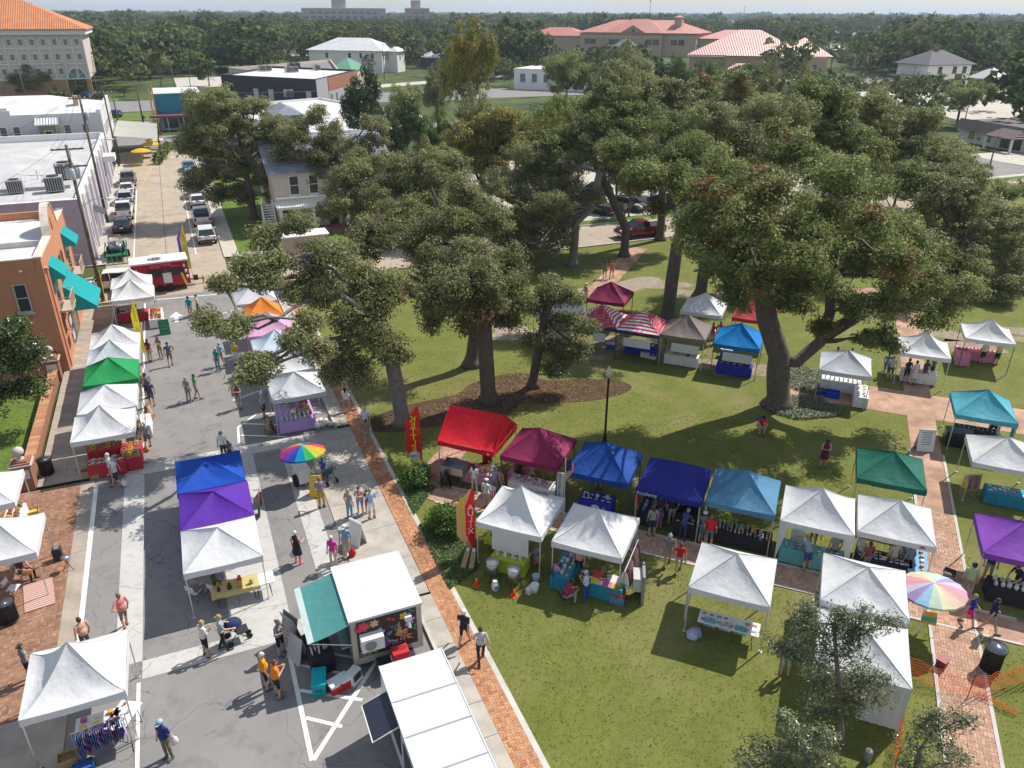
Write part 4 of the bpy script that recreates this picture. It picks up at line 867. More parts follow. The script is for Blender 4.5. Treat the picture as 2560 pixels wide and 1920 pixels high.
park_tree('live_oak','leaning live oak whose grey limbs reach over the street tents',(1008,1060),.42,[(985,930,0),(965,835,0),(945,790,0)],[(960,745,0,78),(900,700,1,70),(1000,700,1,72),(930,840,-1.5,62),(860,800,-1,48),(850,880,-1,55),(905,930,-1,50),(820,930,-1,42),(985,880,0,45),(610,655,-2,34),(655,690,-2,38),(560,705,-3,30),(525,800,-5,36),(590,815,-5,36),(655,590,0,42),(700,655,-1,32),(735,560,1,38),(622,925,-6.5,42),(655,900,-6,34),(745,845,-5,28),(770,800,-4,30),(745,730,-1,34),(790,620,1,40),(790,690,0,44),(850,640,0,50),(790,880,-5,30),(830,730,-1,46)],limbs=[[(945,790,0),(900,760,0),(872,716,0),(830,672,0),(770,662,0),(742,675,0),(715,640,0),(680,606,0)],[(770,662,0),(790,702,0),(755,640,0)],[(945,800,-1),(850,735,-1),(790,740,-1),(735,768,-2),(690,800,-3.5),(645,822,-4.5),(600,810,-5)],[(690,800,-3.5),(655,786,-4.5),(610,800,-5)],[(930,830,-1),(820,850,-1),(770,865,-3),(738,870,-4),(700,895,-5.5),(650,925,-6.5)],[(735,690,0),(690,700,0),(640,720,0),(600,715,0)]],rust=.01,bark=BARKG)
park_tree('live_oak','tall live oak with straight trunk nearest the red kettle tent',(1222,1003),.48,[(1213,860,0),(1205,740,0),(1195,660,0)],[(1100,660,0,72),(1185,630,0,80),(1265,670,0,66),(1130,735,-1,70),(1225,735,-1,72),(1050,700,0,52),(1295,745,0,48),(1165,800,-1,50),(1090,790,0,45),(1260,800,0,40),(1150,690,-4,65),(1230,690,-4,62),(1090,740,-4,50),(1200,770,-4,50)],rust=.012)
park_tree('live_oak','oak trunk with flared roots just behind the straight-trunked oak',(1178,915),.45,[(1190,820,0),(1178,700,0),(1150,590,0)],[(1020,600,0,80),(1120,560,0,85),(930,590,1,75),(1210,560,1,75),(1010,530,2,70),(1160,480,2,60)],limbs=[[(1150,620,0),(1080,600,0),(1000,590,0),(930,570,0)],[(1150,610,0),(1120,560,0),(1095,510,0),(1080,470,0)]])
park_tree('slender_oak','slender oak half hiding the striped patriotic canopies',(1332,968),.30,[(1345,880,0),(1362,800,0),(1375,740,0)],[(1400,800,0,52),(1350,850,-.5,46),(1430,865,-.5,52),(1375,730,0,52),(1465,810,-.5,40),(1400,920,-1,36),(1330,760,0,44),(1420,740,0,40)])
park_tree('great_oak','great forked oak with thick base and browned twigs right of the blue canopy',(1944,1014),.68,[(1945,930,0),(1948,890,0),(1918,800,0),(1905,700,0),(1912,600,0)],[(1900,490,1,92),(2010,430,2,100),(2120,490,1,100),(2230,560,0,95),(2040,570,-1,95),(1915,610,-1,85),(2160,650,-1,88),(2300,650,0,80),(2390,720,0,62),(1800,570,1,75),(1810,690,0,60),(2230,750,-1,70),(2140,770,-2,55),(2330,780,-1,52),(2010,690,-1,70),(1880,720,-1,50),(2215,850,-2,42),(1970,350,3,80),(2060,820,-1,30),(2160,850,-2,30),(1850,560,-9,85),(1760,610,-8,70),(1940,500,-8,90),(2050,610,-7,85),(2160,560,-7,85),(1980,640,-9,70),(2260,650,-6,75),(1880,440,-6,75),(1780,480,-6,75),(2080,700,-6,55),(1900,690,-8,50),(2100,430,-4,80),(1790,600,-4,66),(1860,660,-4,66),(1960,570,-4,76),(2050,520,-3,76),(1730,540,-5,60),(1840,740,-3,40),(1990,760,-3,40),(2240,700,-4,60),(2330,700,-3,60),(1742,590,0,58),(1765,510,0,66),(1700,450,-1,66),(1620,410,-1,58),(1800,420,-1,70),(1840,520,-1,66),(1865,600,-1,58)],forks=[[(1948,900,0),(1990,905,0),(2050,855,0),(2075,780,0),(2078,690,0),(2090,600,0),(2120,520,0)],[(2060,840,0),(2160,780,0),(2240,720,0),(2300,680,0)]],mat=OAK2,rust=.06,k=8.5)
park_tree('live_oak','oak with sinuous reddish trunk behind the brown canopy',(1668,800),.50,[(1680,700,0),(1692,620,0),(1715,540,0),(1712,470,0)],[(1660,400,0,78),(1740,390,0,80),(1800,470,0,66),(1600,450,0,58),(1700,310,2,70),(1560,380,2,66),(1640,520,-1,34),(1780,540,-2,62),(1810,620,-2,60),(1760,450,-3,66),(1690,470,-3,44)],rust=.02,mat=OAK2)
park_tree('live_oak','oak standing behind the far white canopy',(1750,742),.48,[(1765,640,0),(1775,540,0),(1790,440,0)],[(1850,380,0,80),(1790,310,2,75),(1900,300,2,75),(1860,470,0,60),(1960,290,3,70),(1830,560,-1,60),(1850,650,-2,52),(1930,400,-2,70)],rust=.02)
park_tree('live_oak','pale grey oak trunk leaning beside the sandy path',(1432,665),.42,[(1436,600,0),(1440,555,0),(1478,520,0),(1500,430,0)],[(1340,540,0,80),(1270,470,1,80),(1400,440,1,76),(1490,390,1,62),(1240,560,0,62),(1490,480,0,40),(1330,400,2,70),(1330,620,-1,62),(1400,590,-1,46),(1270,600,-1,66),(1370,520,-2,62),(1280,660,-1,50),(1300,720,-2,46)],bark=BARKG)
for i,(lab,foot,bl,mt,rs)in enumerate([('broad oak crowding the west side of the park canopy',(1090,700),[(860,520,0,70),(930,480,0,75),(1000,440,1,75),(880,430,2,60),(1090,420,1,80),(1060,500,0,66)],OAK,.005),('round-headed oak behind the maroon canopy',(1560,640),[(1480,330,0,75),(1560,300,0,80),(1400,350,0,75),(1620,280,1,75),(1520,250,2,70)],OAK2,.01),('oak at the park edge whose crown fills the view above the blue canopies',(2000,700),[(2080,330,0,85),(2170,380,0,85),(1990,270,1,80),(2250,450,0,80),(2100,260,2,75)],OAK2,.015),('grey-green oak at the far right of the park',(2380,720),[(2400,560,0,85),(2480,620,0,85),(2330,500,0,85),(2520,540,1,80),(2440,470,1,80),(2540,680,0,60),(2300,620,-3,66),(2420,650,-3,72),(2500,720,-3,60),(2360,720,-4,56),(2300,780,-4,44)],OAK,.005),('oak overhanging the east lawn near the plaza canopy',(2330,640),[(2300,440,0,85),(2230,360,1,85),(2360,380,1,75),(2190,300,1,80),(2290,310,2,70)],OAK,.008),('yellow-green maple in the middle of the park canopy',(1330,600),[(1200,400,0,75),(1290,370,0,75),(1240,310,1,70),(1160,330,1,60)],YEL,.03),('rusty-topped oak left of the civic roof',(1650,600),[(1660,240,0,80),(1750,240,0,85),(1840,230,0,80),(1570,210,1,75)],OAK,.015)]):
 F=at(*foot);park_tree('live_oak',lab,foot,.42,[(foot[0]+5,foot[1]-70,0),(bl[0][0],bl[0][1]+60,0)],bl,(),mt,rs,.23,64)
# street oaks in front of the porch house
park_tree('street_oak','dense street oak beside the parked cars',(636,548),.40,[(628,500,0),(622,460,0),(610,420,0)],[(520,330,0,70),(590,300,0,70),(470,370,0,56),(560,410,0,70),(640,350,0,68),(660,430,0,56),(500,270,1,54),(560,250,1,55),(500,440,-1,52),(600,490,0,42),(700,320,0,48),(640,265,1,44),(540,480,0,40),(690,470,0,38)],group='street oaks',size=.22,per=70,rust=.006)
park_tree('street_oak','open-crowned street oak in front of the porch house',(775,560),.38,[(768,520,0),(765,490,0)],[(820,340,0,62),(870,380,0,62),(760,400,0,48),(800,285,1,46),(900,430,0,56),(730,500,0,40),(850,460,0,46),(780,450,0,36),(920,360,1,44),(940,480,0,46),(740,335,0,50),(705,380,0,46),(930,310,1,46),(965,410,0,44),(800,400,-1,44)],limbs=[[(765,500,0),(720,490,0),(690,505,0)]],forks=[[(768,515,0),(785,480,0),(810,440,0),(830,400,0)],[(765,500,0),(750,460,0),(735,430,0)]],group='street oaks',size=.21,per=60)
# magnolia at the left edge
park_tree('magnolia','glossy dark magnolia in the yard at the left edge',(-30,1075),.22,[(-20,1000,0),(0,930,0)],[(40,900,0,62),(-10,840,0,60),(85,870,0,46),(70,960,0,44),(0,990,0,50),(20,810,1,36),(-60,900,0,60)],(),MAG,0,.17,80,9.0,.6,BARKG,'yard trees')
# the young tree rising in front of the white tent, bottom right
YOAK=leaf_mat('young_oak_leaf',(.085,.105,.045),(.33,.36,.20),rough=.35,tr=.3,sp=.6)
def young(name,label,foot,stem,blobs,sprays,size=.13,mat=YOAK,k=12,per=30,clump=.32):
 rnd=random.Random(label);F=at(*foot);S=[lift(F,*s)-F for s in stem];t=thing(name,label,'tree',F,0,'young trees');mb=MB()
 mb.tube([Vector((0,0,-.05)),S[0]*.3]+S,[.13,.11]+[.10-.06*i/len(S)for i in range(len(S))],8)
 B=[(lift(F,u,v,o)-F,rp/pxm(lift(F,u,v,o)))for u,v,o,rp in blobs]
 B2=[]
 for q in sprays:
  q=[lift(F,*x)-F for x in q];mb.tube(q,[.035-.025*i/len(q)for i in range(len(q))],5)
  for a,b in zip(q[:-1],q[1:]):
   for i in range(4):B2.append((a.lerp(b,i/4),.13+.1*rnd.random()))
 me,C=crown([(tuple(c),r)for c,r in B]+[(tuple(c),r)for c,r in B2],mat,size,per,k,clump,0,1.0,asp=.27,inner=.15)
 for c,r in B:
  limb(mb,min(S,key=lambda p:(p-c).length+max(0,p.z-c.z)),c,.04,.015,rnd,4)
  for x in[Vector(x)for x in C if(Vector(x)-c).length<r*1.1][:14]:limb(mb,c,x,.014,.006,rnd,3)
 mb.build('trunk',BARKG,t,True);link('crown',me,t);return t
young('young_oak','feathery young oak in front of the big white canopy',(2105,1860),[(2100,1790,0),(2098,1720,0),(2090,1640,0),(2085,1560,0)],[(2010,1560,0,52),(2060,1620,0,60),(2120,1640,0,52),(2150,1720,0,55),(2050,1700,0,55),(2100,1760,0,60),(2190,1745,0,38),(1990,1620,0,40),(2040,1780,0,35),(2120,1570,0,36)],[[(2085,1580,0),(2100,1540,0),(2103,1525,0)],[(2120,1590,0),(2150,1560,0),(2160,1515,0)],[(2130,1600,0),(2200,1560,0),(2250,1543,0)],[(2130,1690,0),(2190,1690,0),(2225,1698,0)],[(2060,1590,0),(2030,1540,0),(2022,1510,0)],[(2000,1640,0),(1950,1620,0),(1925,1600,0)]])
young('young_oak','low young oak at the bottom edge of the lawn',(2010,2010),[(2015,1930,0),(2020,1880,0)],[(1985,1850,0,50),(2030,1880,0,52),(1920,1890,0,48),(1960,1920,0,55),(2060,1930,0,45),(1860,1910,0,40),(2000,1940,0,50)],[[(1990,1850,0),(1970,1800,0),(1950,1790,0)],[(2020,1840,0),(2060,1830,0),(2080,1850,0)]])
young('young_oak','sparse young oak leaning over the brick path at the bottom',(2290,2020),[(2290,1930,0),(2300,1870,0)],[(2270,1860,0,36),(2330,1830,0,40),(2380,1860,0,40),(2300,1900,0,42),(2360,1910,0,42),(2410,1900,0,34),(2250,1910,0,34)],[[(2340,1830,0),(2400,1800,0),(2440,1795,0)],[(2300,1820,0),(2330,1790,0),(2350,1770,0)]],k=9,per=24)
# shared background crowns and their individual trees
rb=random.Random(5)
def generic(seed,mat,size,per,k,clump,tall=.8,n=6,rust=0):
 r2=random.Random(seed);bl=[((0,0,.62*tall),.42)]
 for i in range(n):
  a=6.28*i/n+r2.random()*.6;q=r2.uniform(.24,.40);bl.append(((q*math.cos(a),q*math.sin(a),r2.uniform(.40,.80)*tall),r2.uniform(.20,.31)))
 bl=[((c[0]*14,c[1]*14,c[2]*14),r*14)for c,r in bl]
 me,_=crown(bl,mat,size,per,k*.9,clump,rust,.85,seed=seed,lobes=5);mb=MB();mb.tube([(0,0,-.1),(0,0,.6),(.1,.05,4),(.2,0,7)],[.55,.4,.33,.2],7)
 for c,r in bl[1:]:limb(mb,(.15,0,4.5),c,.18,.05,r2,4)
 return me,mb.mesh('trunk',BARK,True)
GEN={'oak':[generic(1,OAK,.50,60,4.5,1.25),generic(2,OAK2,.50,60,4.5,1.25,.9),generic(3,OAK,.50,60,4.5,1.25,.7,8)],'mag':[generic(4,MAG,.50,60,5,1.1,1.0,5)],'lime':[generic(5,LIME,.45,60,5,1.1,.9,5)],'yel':[generic(6,YEL,.50,55,3.4,1.2,1.15,6,.04)]}
def bgtree(kind,label,u,v,rpx,hd,group='trees beyond the park'):
 """crown centre pixel, crown radius in pixels, distance along the view"""
 d=ray(u,v);t=hd/d.dot(HF);c=Vector((d.x*t,d.y*t,CAM_H+d.z*t));r=rpx/pxm(c);g=rb.choice(GEN[kind]);zc=14*.58
 s=r/8.0;top=max(2.0,c.z+r*.75);sz=max(.6*s,top/13.0)
 o=thing('tree',label,'tree',(c.x,c.y,0),rb.random()*6.28,group);o.scale=(s,s,sz)
 link('trunk',g[1],o);link('crown',g[0],o);return o
for a in[('mag','glossy magnolia left of the park canopy beside the porch house',985,330,85,112),('mag','second glossy magnolia behind the first one',900,235,62,128),('mag','dark magnolia trailing down by the parked truck',1020,420,60,100),('lime','vivid green small tree in front of the magnolias',990,415,46,92),('lime','fresh green conical tree right of the magnolias',1075,300,58,118),('oak','oak beside the car park road behind magnolias',1010,225,52,150),('yel','tall yellow-topped tree rising above the park',1170,150,78,135),('oak','dark oak left of the tall yellow tree',1090,190,45,160),('oak','oak just below the tall yellow tree',1190,270,70,120),('oak','round oak left of the civic portico',1420,150,70,190),('oak','round oak below the civic gable',1560,165,75,175),('lime','bright green tree beside the red annex roof',1700,150,45,185),('lime','green bushy tree before the annex wall',1800,165,42,180),('oak','thin oak standing before the annex porch',1925,175,38,150),('oak','oak before the annex end wall',2010,195,48,140),('oak','oak left of the slate-roofed house',2190,250,62,140),('oak','round oak in front of the slate-roofed house',2410,235,62,175),('oak','tall dark oak behind the slate-roofed house',2300,95,56,360),('oak','second tall oak behind the slate-roofed house',2420,105,50,370),('oak','oak left of the garden marquee woods',2200,120,40,380),('oak','spreading oak over the east car park',2270,330,80,115),('oak','scrubby oak by the restaurant car park',2400,430,62,105),('oak','oak at the far right below the restaurant',2520,480,60,95),('oak','neat round tree on the lawn before the hotel',68,205,52,228),('oak','dark spreading oak by the boulevard',370,165,58,300),('oak','tall oak right of the hotel roof',245,85,42,330),('oak','oak between hotel and boulevard',250,150,45,320),('oak','oak left of the boulevard palm',330,120,55,340),('oak','oak right of the boulevard palm',450,150,45,330),('oak','oak behind the charcoal building',600,130,60,360),('oak','oak behind the cream building',690,110,55,380),('oak','oak left of the white house',790,110,52,420),('oak','oak right of the white house',1080,120,50,400),('oak','oak behind the teal shop',500,265,40,160),('oak','grey oak along the boulevard behind the street oak',690,290,44,140),('mag','small palm-like bush by the boulevard corner',312,245,22,235),('yel','yellowing street tree inside the park canopy',1370,330,50,110),('oak','leafy oak over the parked trucks',1380,420,60,92),('oak','oak above the dark parked car',1580,420,45,92),('oak','oak along the north sidewalk',1700,330,66,105),('oak','oak behind the great oak',1990,300,78,105),('oak','oak right behind the great oak',2130,310,74,112)]:
 bgtree(*a)
for i,(u_,v_,r_,h_)in enumerate([(1120,380,62,96),(1210,350,66,102),(1290,300,70,112),(1370,270,66,122),(1450,250,66,126),(1530,240,66,130),(1450,320,64,104),(1550,340,60,100),(1620,250,66,128),(1640,340,60,100),(1730,260,66,122),(1780,340,60,100),(1830,260,66,122),(1900,250,60,130),(1870,340,62,104),(2060,250,62,128),(2120,225,50,150),(2180,330,66,106),(2260,400,64,98),(2340,440,60,96),(2440,520,62,88),(1330,470,52,84),(1160,470,52,84),(1060,380,50,98),(2500,560,62,84),(1290,560,56,76),(1395,500,56,80),(1190,560,52,76),(2420,620,62,70),(2530,600,62,72),(2330,560,62,74)]):
 kd=['oak','oak','oak','lime','oak','mag'][i%6]if v_<330 else 'oak';ar='left of the red pickup' if u_<1500 else 'between the red pickup and the great oak' if u_<1900 else 'right of the great oak'
 bgtree(kd,{'oak':'olive green oak','lime':'brighter green tree','mag':'dark glossy tree'}[kd]+' in the canopy '+ar,u_,v_,r_,h_,'canopy trees north of the park')
def palm(label,foot,top,fr=1.6):
 F=at(*foot);T=lift(F,*top)-F;t=thing('palm',label,'palm tree',F,0,'palms');mb=MB();mb.tube([(0,0,-.05),T*.3,T*.7,T],[.24,.17,.15,.19],7);mb.build('trunk',BARK,t,True)
 P,Nn,S_,T_=[],[],[],[]
 r2=random.Random(label)
 for f in range(34):
  a=r2.random()*6.28;el=r2.uniform(-1.1,1.2);d=Vector((math.cos(a)*math.cos(el),math.sin(a)*math.cos(el),math.sin(el)))
  for j in range(9):
   q=T+d*fr*(.35+.65*j/8)+Vector((0,0,-.5*(j/8)**2*fr));P.append(q);Nn.append((d.cross(Vector((0,0,1)))*.5+Vector((r2.uniform(-.4,.4),r2.uniform(-.4,.4),.8))).normalized());S_.append(.62*fr/1.6);T_.append((r2.random(),1.0 if el<-.6 else 0,0))
 link('fronds',quads('fronds',np.array(P),np.array([tuple(x)for x in Nn]),np.array(S_),.28,np.array(T_),PALM),t);return t
for a in[('tall palm beside the boulevard oak',(407,246),(394,138),2.6),('palm before the charcoal building end',(523,215),(520,175),2.4),('palm beside the white house corner',(918,190),(922,145),2.6),('palm left of the charcoal wall',(548,172),(548,132),2.8),('short palm behind the white shop roof',(820,245),(822,222),2.0),('palm with brown skirt right of the annex',(2073,188),(2085,135),2.6),('bent palm in front of the restaurant',(2455,360),(2473,322),1.9),('palm by the road behind the magnolia',(925,232),(927,198),2.2)]:
 palm(*a)
# far woods: a mass nobody could count
def farcrown(seed,n):
 rng=np.random.default_rng(seed);bl=[((0,0,5.5),3.6)]+[((3.2*math.cos(a),3.2*math.sin(a),4.5+2.5*rng.random()),2.4)for a in np.arange(0,6.2,1.25)]
 me,_=crown(bl,FARL,1.15,10,1.6,1.6,0,.9,seed=seed,asp=.7);return me
def gn_forest(name,label,pts,scales,src):
 me=bpy.data.meshes.new(name);me.from_pydata([tuple(p)for p in pts],[],[])
 a=me.attributes.new('sc','FLOAT','POINT');a.data.foreach_set('value',np.array(scales,dtype=np.float32))
 o=link(name,me);tag(o,label,'woods',kind='stuff')
 g=bpy.data.node_groups.new('scatter','GeometryNodeTree');g.interface.new_socket('Geometry',in_out='INPUT',socket_type='NodeSocketGeometry');g.interface.new_socket('Geometry',in_out='OUTPUT',socket_type='NodeSocketGeometry')
 i_,o_=g.nodes.new('NodeGroupInput'),g.nodes.new('NodeGroupOutput');ip=g.nodes.new('GeometryNodeInstanceOnPoints');ob_=g.nodes.new('GeometryNodeObjectInfo');ob_.inputs['Object'].default_value=src
 na=g.nodes.new('GeometryNodeInputNamedAttribute');na.data_type='FLOAT';na.inputs['Name'].default_value='sc'
 rv=g.nodes.new('FunctionNodeRandomValue');rv.data_type='FLOAT_VECTOR';rv.inputs[0].default_value=(0,0,0);rv.inputs[1].default_value=(.15,.15,6.28)
 l=g.links.new;l(i_.outputs[0],ip.inputs['Points']);l(ob_.outputs['Geometry'],ip.inputs['Instance']);l(na.outputs['Attribute'],ip.inputs['Scale']);l(rv.outputs[0],ip.inputs['Rotation']);l(ip.outputs[0],o_.inputs[0])
 md=o.modifiers.new('scatter','NODES');md.node_group=g;return o
CLEAR=[(-100,-12,150,296),(-20,46,140,280),(40,100,140,344),(0,62,290,332),(98,128,205,250),(150,240,235,320),(200,330,120,205),(-8,8,60,300),(108,142,60,250)]
CIV=Vector(cb.location)
def blocked(x,y):
 if any(a<x<b and c_<y<d for a,b,c_,d in CLEAR):return True
 return(Vector((x,y,0))-CIV).length<135
HOUSES=[]
for i,(u_,v_,lb,wc,rc)in enumerate([(706,118,'small white house left of the hospital woods',(.6,.6,.6),(.5,.5,.5)),(752,160,'cream gabled roof behind the charcoal building',(.55,.45,.35),(.5,.42,.34)),(330,168,'white roof among the oaks by the boulevard',(.6,.6,.6),(.65,.65,.65)),(905,112,'grey roof in the woods above the white house',(.5,.5,.5),(.4,.45,.42)),(1085,165,'blue-walled shed right of the white house',(.12,.2,.35),(.5,.5,.5)),(1045,158,'orange roofed shed right of the white house',(.5,.35,.2),(.5,.3,.15)),(2140,100,'long grey house in the far right woods',(.35,.38,.45),(.3,.3,.33)),(2085,92,'white roofed house beyond the annex',(.6,.6,.6),(.6,.6,.6)),(2075,140,'white carport right of the annex',(.55,.55,.55),(.65,.65,.65)),(2200,78,'pale house near the horizon on the right',(.6,.58,.55),(.5,.48,.46)),(2510,172,'white house at the far right among trees',(.6,.6,.6),(.6,.6,.6)),(1830,60,'blue-roofed warehouse near the horizon',(.3,.35,.42),(.10,.2,.36)),(480,70,'red roof speck in the far woods',(.4,.2,.15),(.4,.12,.1)),(345,78,'pale roof in the woods right of the hotel',(.5,.5,.5),(.5,.5,.52))]):
 q=at(u_,v_);HOUSES.append((u_,v_,q.length));w_=14 if q.length<500 else 26;t=thing('distant_house',lb,'house',q,rb.random()*3,'houses among the far trees');MB().bx(-w_/2,w_/2,-5,5,-.1,3.6).build('wall',M(wc,.8),t);m=MB();hip(m,-w_/2,w_/2,-5,5,3.8,6.4,.6);m.build('roof',M(rc,.6),t);MB().bx(-w_/4,-w_/4+1.6,-5.1,-5,1,2.4).build('window',GLASS,t)
rf=random.Random(21);groups=[[],[],[]];scs=[[],[],[]]
def strew(d0,d1,n,s0,s1):
 k=0
 while k<n:
  az=YAW+R(rf.uniform(-40,40));d=math.sqrt(rf.uniform(d0*d0,d1*d1));x,y=d*math.sin(az),d*math.cos(az);k+=1
  if d<900 and blocked(x,y):continue
  s=rf.uniform(s0,s1)*(1.25 if rf.random()<.12 else 1);hd=d*math.cos(az-YAW);u_=1280+2141*math.tan(az-YAW);vt=960-FPX*math.tan(PITCH-math.atan((CAM_H-9*s)/hd))
  lim=0
  for a_,b_,far,v0 in((-100,240,268,235),(240,560,340,95),(560,850,300,190),(840,1120,345,190),(1120,1360,300,120),(1330,2000,640,92),(1690,2080,300,140),(2030,2600,330,160),(2560,2700,400,100)):
   if a_<u_<b_ and d<far:lim=max(lim,v0)
  if 740<u_<1090 and d<900:lim=max(lim,44)
  for hu,hv,hd_ in HOUSES:
   if abs(u_-hu)<26 and d<hd_ and vt<hv-2:lim=9999
  if vt<lim:continue
  i=rf.randrange(3);groups[i].append((x,y,-.3));scs[i].append(s)
strew(185,420,1500,.9,2.0);strew(420,900,4200,1.0,2.1);strew(900,2000,6500,1.1,2.2);strew(2000,5200,6500,1.5,2.6)
for i in range(3):
 t=thing('tree',['small oak standing alone behind the hotel lawn','small oak behind the tan lot','small oak beyond the white house'][i],'tree',[(-60,255,0),(30,340,0),(120,350,0)][i],0,'trees beyond the park')
 src=link('crown',farcrown(50+i,1),t);MB().tube([(0,0,-.1),(0,0,4.5)],[.3,.15],6).build('trunk',BARK,t)
 gn_forest('woods',['dense green woods spreading to the horizon','scattered darker trees among the far woods','lighter trees among the far woods'][i],groups[i],scs[i],src)
# ---------------------------------------------------------------- canopies, tables and goods
def canvas(c,tr=.16):return M(c,.72,0,.07,1.1,.7,3.2,tr,.25)
CW=canvas((.70,.70,.71));CWG=canvas((.60,.625,.67))
def zstripe(c1,c2,period,mode='z'):
 m=bpy.data.materials.new('patterned_fabric');m.use_nodes=True;t=m.node_tree;N=t.nodes;l=t.links.new;p=N['Principled BSDF'];p.inputs['Roughness'].default_value=.75
 tcn=N.new('ShaderNodeTexCoord')
 if mode=='dot':
  v=N.new('ShaderNodeTexVoronoi');v.inputs['Scale'].default_value=1/period;v.inputs['Randomness'].default_value=0;l(tcn.outputs['Object'],v.inputs['Vector'])
  g=N.new('ShaderNodeMath');g.operation='LESS_THAN';g.inputs[1].default_value=.27;l(v.outputs['Distance'],g.inputs[0])
 else:
  s=N.new('ShaderNodeSeparateXYZ');l(tcn.outputs['Object'],s.inputs[0]);a=N.new('ShaderNodeMath');a.operation='MULTIPLY';a.inputs[1].default_value=6.283/period;l(s.outputs['XYZ'.index(mode.upper())],a.inputs[0])
  b=N.new('ShaderNodeMath');b.operation='SINE';l(a.outputs[0],b.inputs[0]);g=N.new('ShaderNodeMath');g.operation='GREATER_THAN';g.inputs[1].default_value=0;l(b.outputs[0],g.inputs[0])
 x=N.new('ShaderNodeMix');x.data_type='RGBA';x.inputs['A'].default_value=(*c1,1);x.inputs['B'].default_value=(*c2,1);l(g.outputs[0],x.inputs['Factor']);l(x.outputs['Result'],p.inputs['Base Color'])
 return m
SEAMC=M((.40,.40,.42),.8)
LEGM=M((.62,.63,.65),.4,.5,.05);LEGD=M((.10,.10,.11),.5,.3,.05)
nrng=random.Random(3)
def tent(label,x,y,rot=0,col=CW,size=3.0,eave=2.25,peak=3.35,pw=1.25,val=.28,leg=LEGM,ridge=False,panels=None,vmat=None,group='pop-up canopies',sag=.15,size_y=None,rise=1.0):
 """pop-up canopy: canopy, four valances, four legs (> foot), four trusses; front is local -y"""
 t=thing('canopy_tent',label,'canopy',(x,y,0),R(rot),group);h=size/2;hy=(size_y or size)/2
 mats=panels or[col];mb=MB();nu,nv=12,8;hh=peak-eave
 rn=random.Random(label);wa=[(rn.uniform(2,5),rn.uniform(2,6),rn.random()*6.28)for _ in range(4)]
 for k in range(4):
  vs=[]
  for j in range(nv+1):
   tt=j/nv
   for i in range(nu+1):
    s=-1+2*i/nu;a,b=s*(1-tt),-(1-tt)
    if ridge:a,b=(s*(1-tt*.0),-(1-tt))if k%2==0 else(s*(1-tt),-1.0)
    X,Y=[(a,b),(-b,a),(-a,-b),(b,-a)][k]
    z=eave+hh*(tt**pw)
    if ridge and k%2:z=eave+hh*(tt)
    sg=sag*(1-s*s)*math.sin(math.pi*min(1,tt*.92+.04))*.9+.035*(1-s*s)*(1-tt)
    if ridge:sg=sag*.8*math.sin(math.pi*tt)*(1 if k%2==0 else 0)
    wr=.018*sum(math.sin(p*s*2+q*tt*2+f)for p,q,f in wa)*(1-abs(s))**.5*(1-tt)*min(1,tt*5)
    vs.append((X*h,Y*hy,z-sg+wr))
  mb.add(vs,[(j*(nu+1)+i,j*(nu+1)+i+1,(j+1)*(nu+1)+i+1,(j+1)*(nu+1)+i)for j in range(nv)for i in range(nu)],k%len(mats))
 mb.build('canopy',mats,t,True)
 if not ridge:
  for q in(1,-1):
   cr=[(-1+2*i/20)for i in range(21)];MB().tube([(w*h,q*w*hy,eave+hh*((1-abs(w))**pw)+.004)for w in cr],.011,4).build('hip_seam',SEAMC if len(mats)==1 and mats[0]in(CW,CWG)else mats[0],t)
 for k in range(4):
  mv=MB();n=10;vs=[]
  for j in range(2):
   for i in range(n+1):
    s=-1+2*i/n;off=1.002 if j==0 else 1.012;X,Y=[(s,-1),(1,s),(-s,1),(-1,-s)][k]
    vs.append((X*h*off if k%2 else X*h,Y*hy*off if k%2==0 else Y*hy,(eave-.035*(1-s*s)+.005)if j==0 else eave-val+.012*math.sin(7*s+k)))
  mv.add(vs,[(i,n+1+i,n+2+i,i+1)for i in range(n)]);mv.build('valance',vmat or(mats[k%len(mats)]),t,True)
 for sx,sy in((-1,-1),(1,-1),(1,1),(-1,1)):
  o=MB().box((sx*(h-.05),sy*(hy-.05),(eave-.02)/2+.0),(.042,.042,eave-.04)).build('leg',leg,t)
  MB().box((sx*(h-.05),sy*(hy-.05),.012),(.11,.11,.02)).build('foot',leg,o)
 for k in range(4):
  a,b=[((-1,-1),(1,-1)),((1,-1),(1,1)),((1,1),(-1,1)),((-1,1),(-1,-1))][k];pts=[]
  for i in range(5):
   f=i/4;pts.append(((a[0]+(b[0]-a[0])*f)*(h-.06),(a[1]+(b[1]-a[1])*f)*(hy-.06),eave-.06 if i%2==0 else eave-.34))
  MB().tube(pts,.014,4).build('truss',leg,t)
 return t
def loc(t,dx,dy,z=0):
 a=t.rotation_euler[2];p=t.location;return Vector((p.x+dx*math.cos(a)-dy*math.sin(a),p.y+dx*math.sin(a)+dy*math.cos(a),z))
def curtain(t,side,x0,x1,z0,z1,mat):
 """hanging fabric wall on one side of a canopy"""
 h=1.5;m=MB();n=14;vs=[]
 for j in range(2):
  for i in range(n+1):
   a=x0+(x1-x0)*i/n;X,Y={'S':(a,-h-.01),'E':(h+.01,a),'N':(-a,h+.01),'W':(-h-.01,-a)}[side];w=.03*math.sin(i*2.1)*(1-j*.4)
   vs.append((X+(w if side in 'EW' else 0),Y+(w if side in 'SN' else 0),z1 if j==0 else z0))
 m.add(vs,[(i,n+1+i,n+2+i,i+1)for i in range(n)]);return m.build('side_curtain',mat,t,True)
PLAST=M((.72,.72,.70),.5,0,.04)
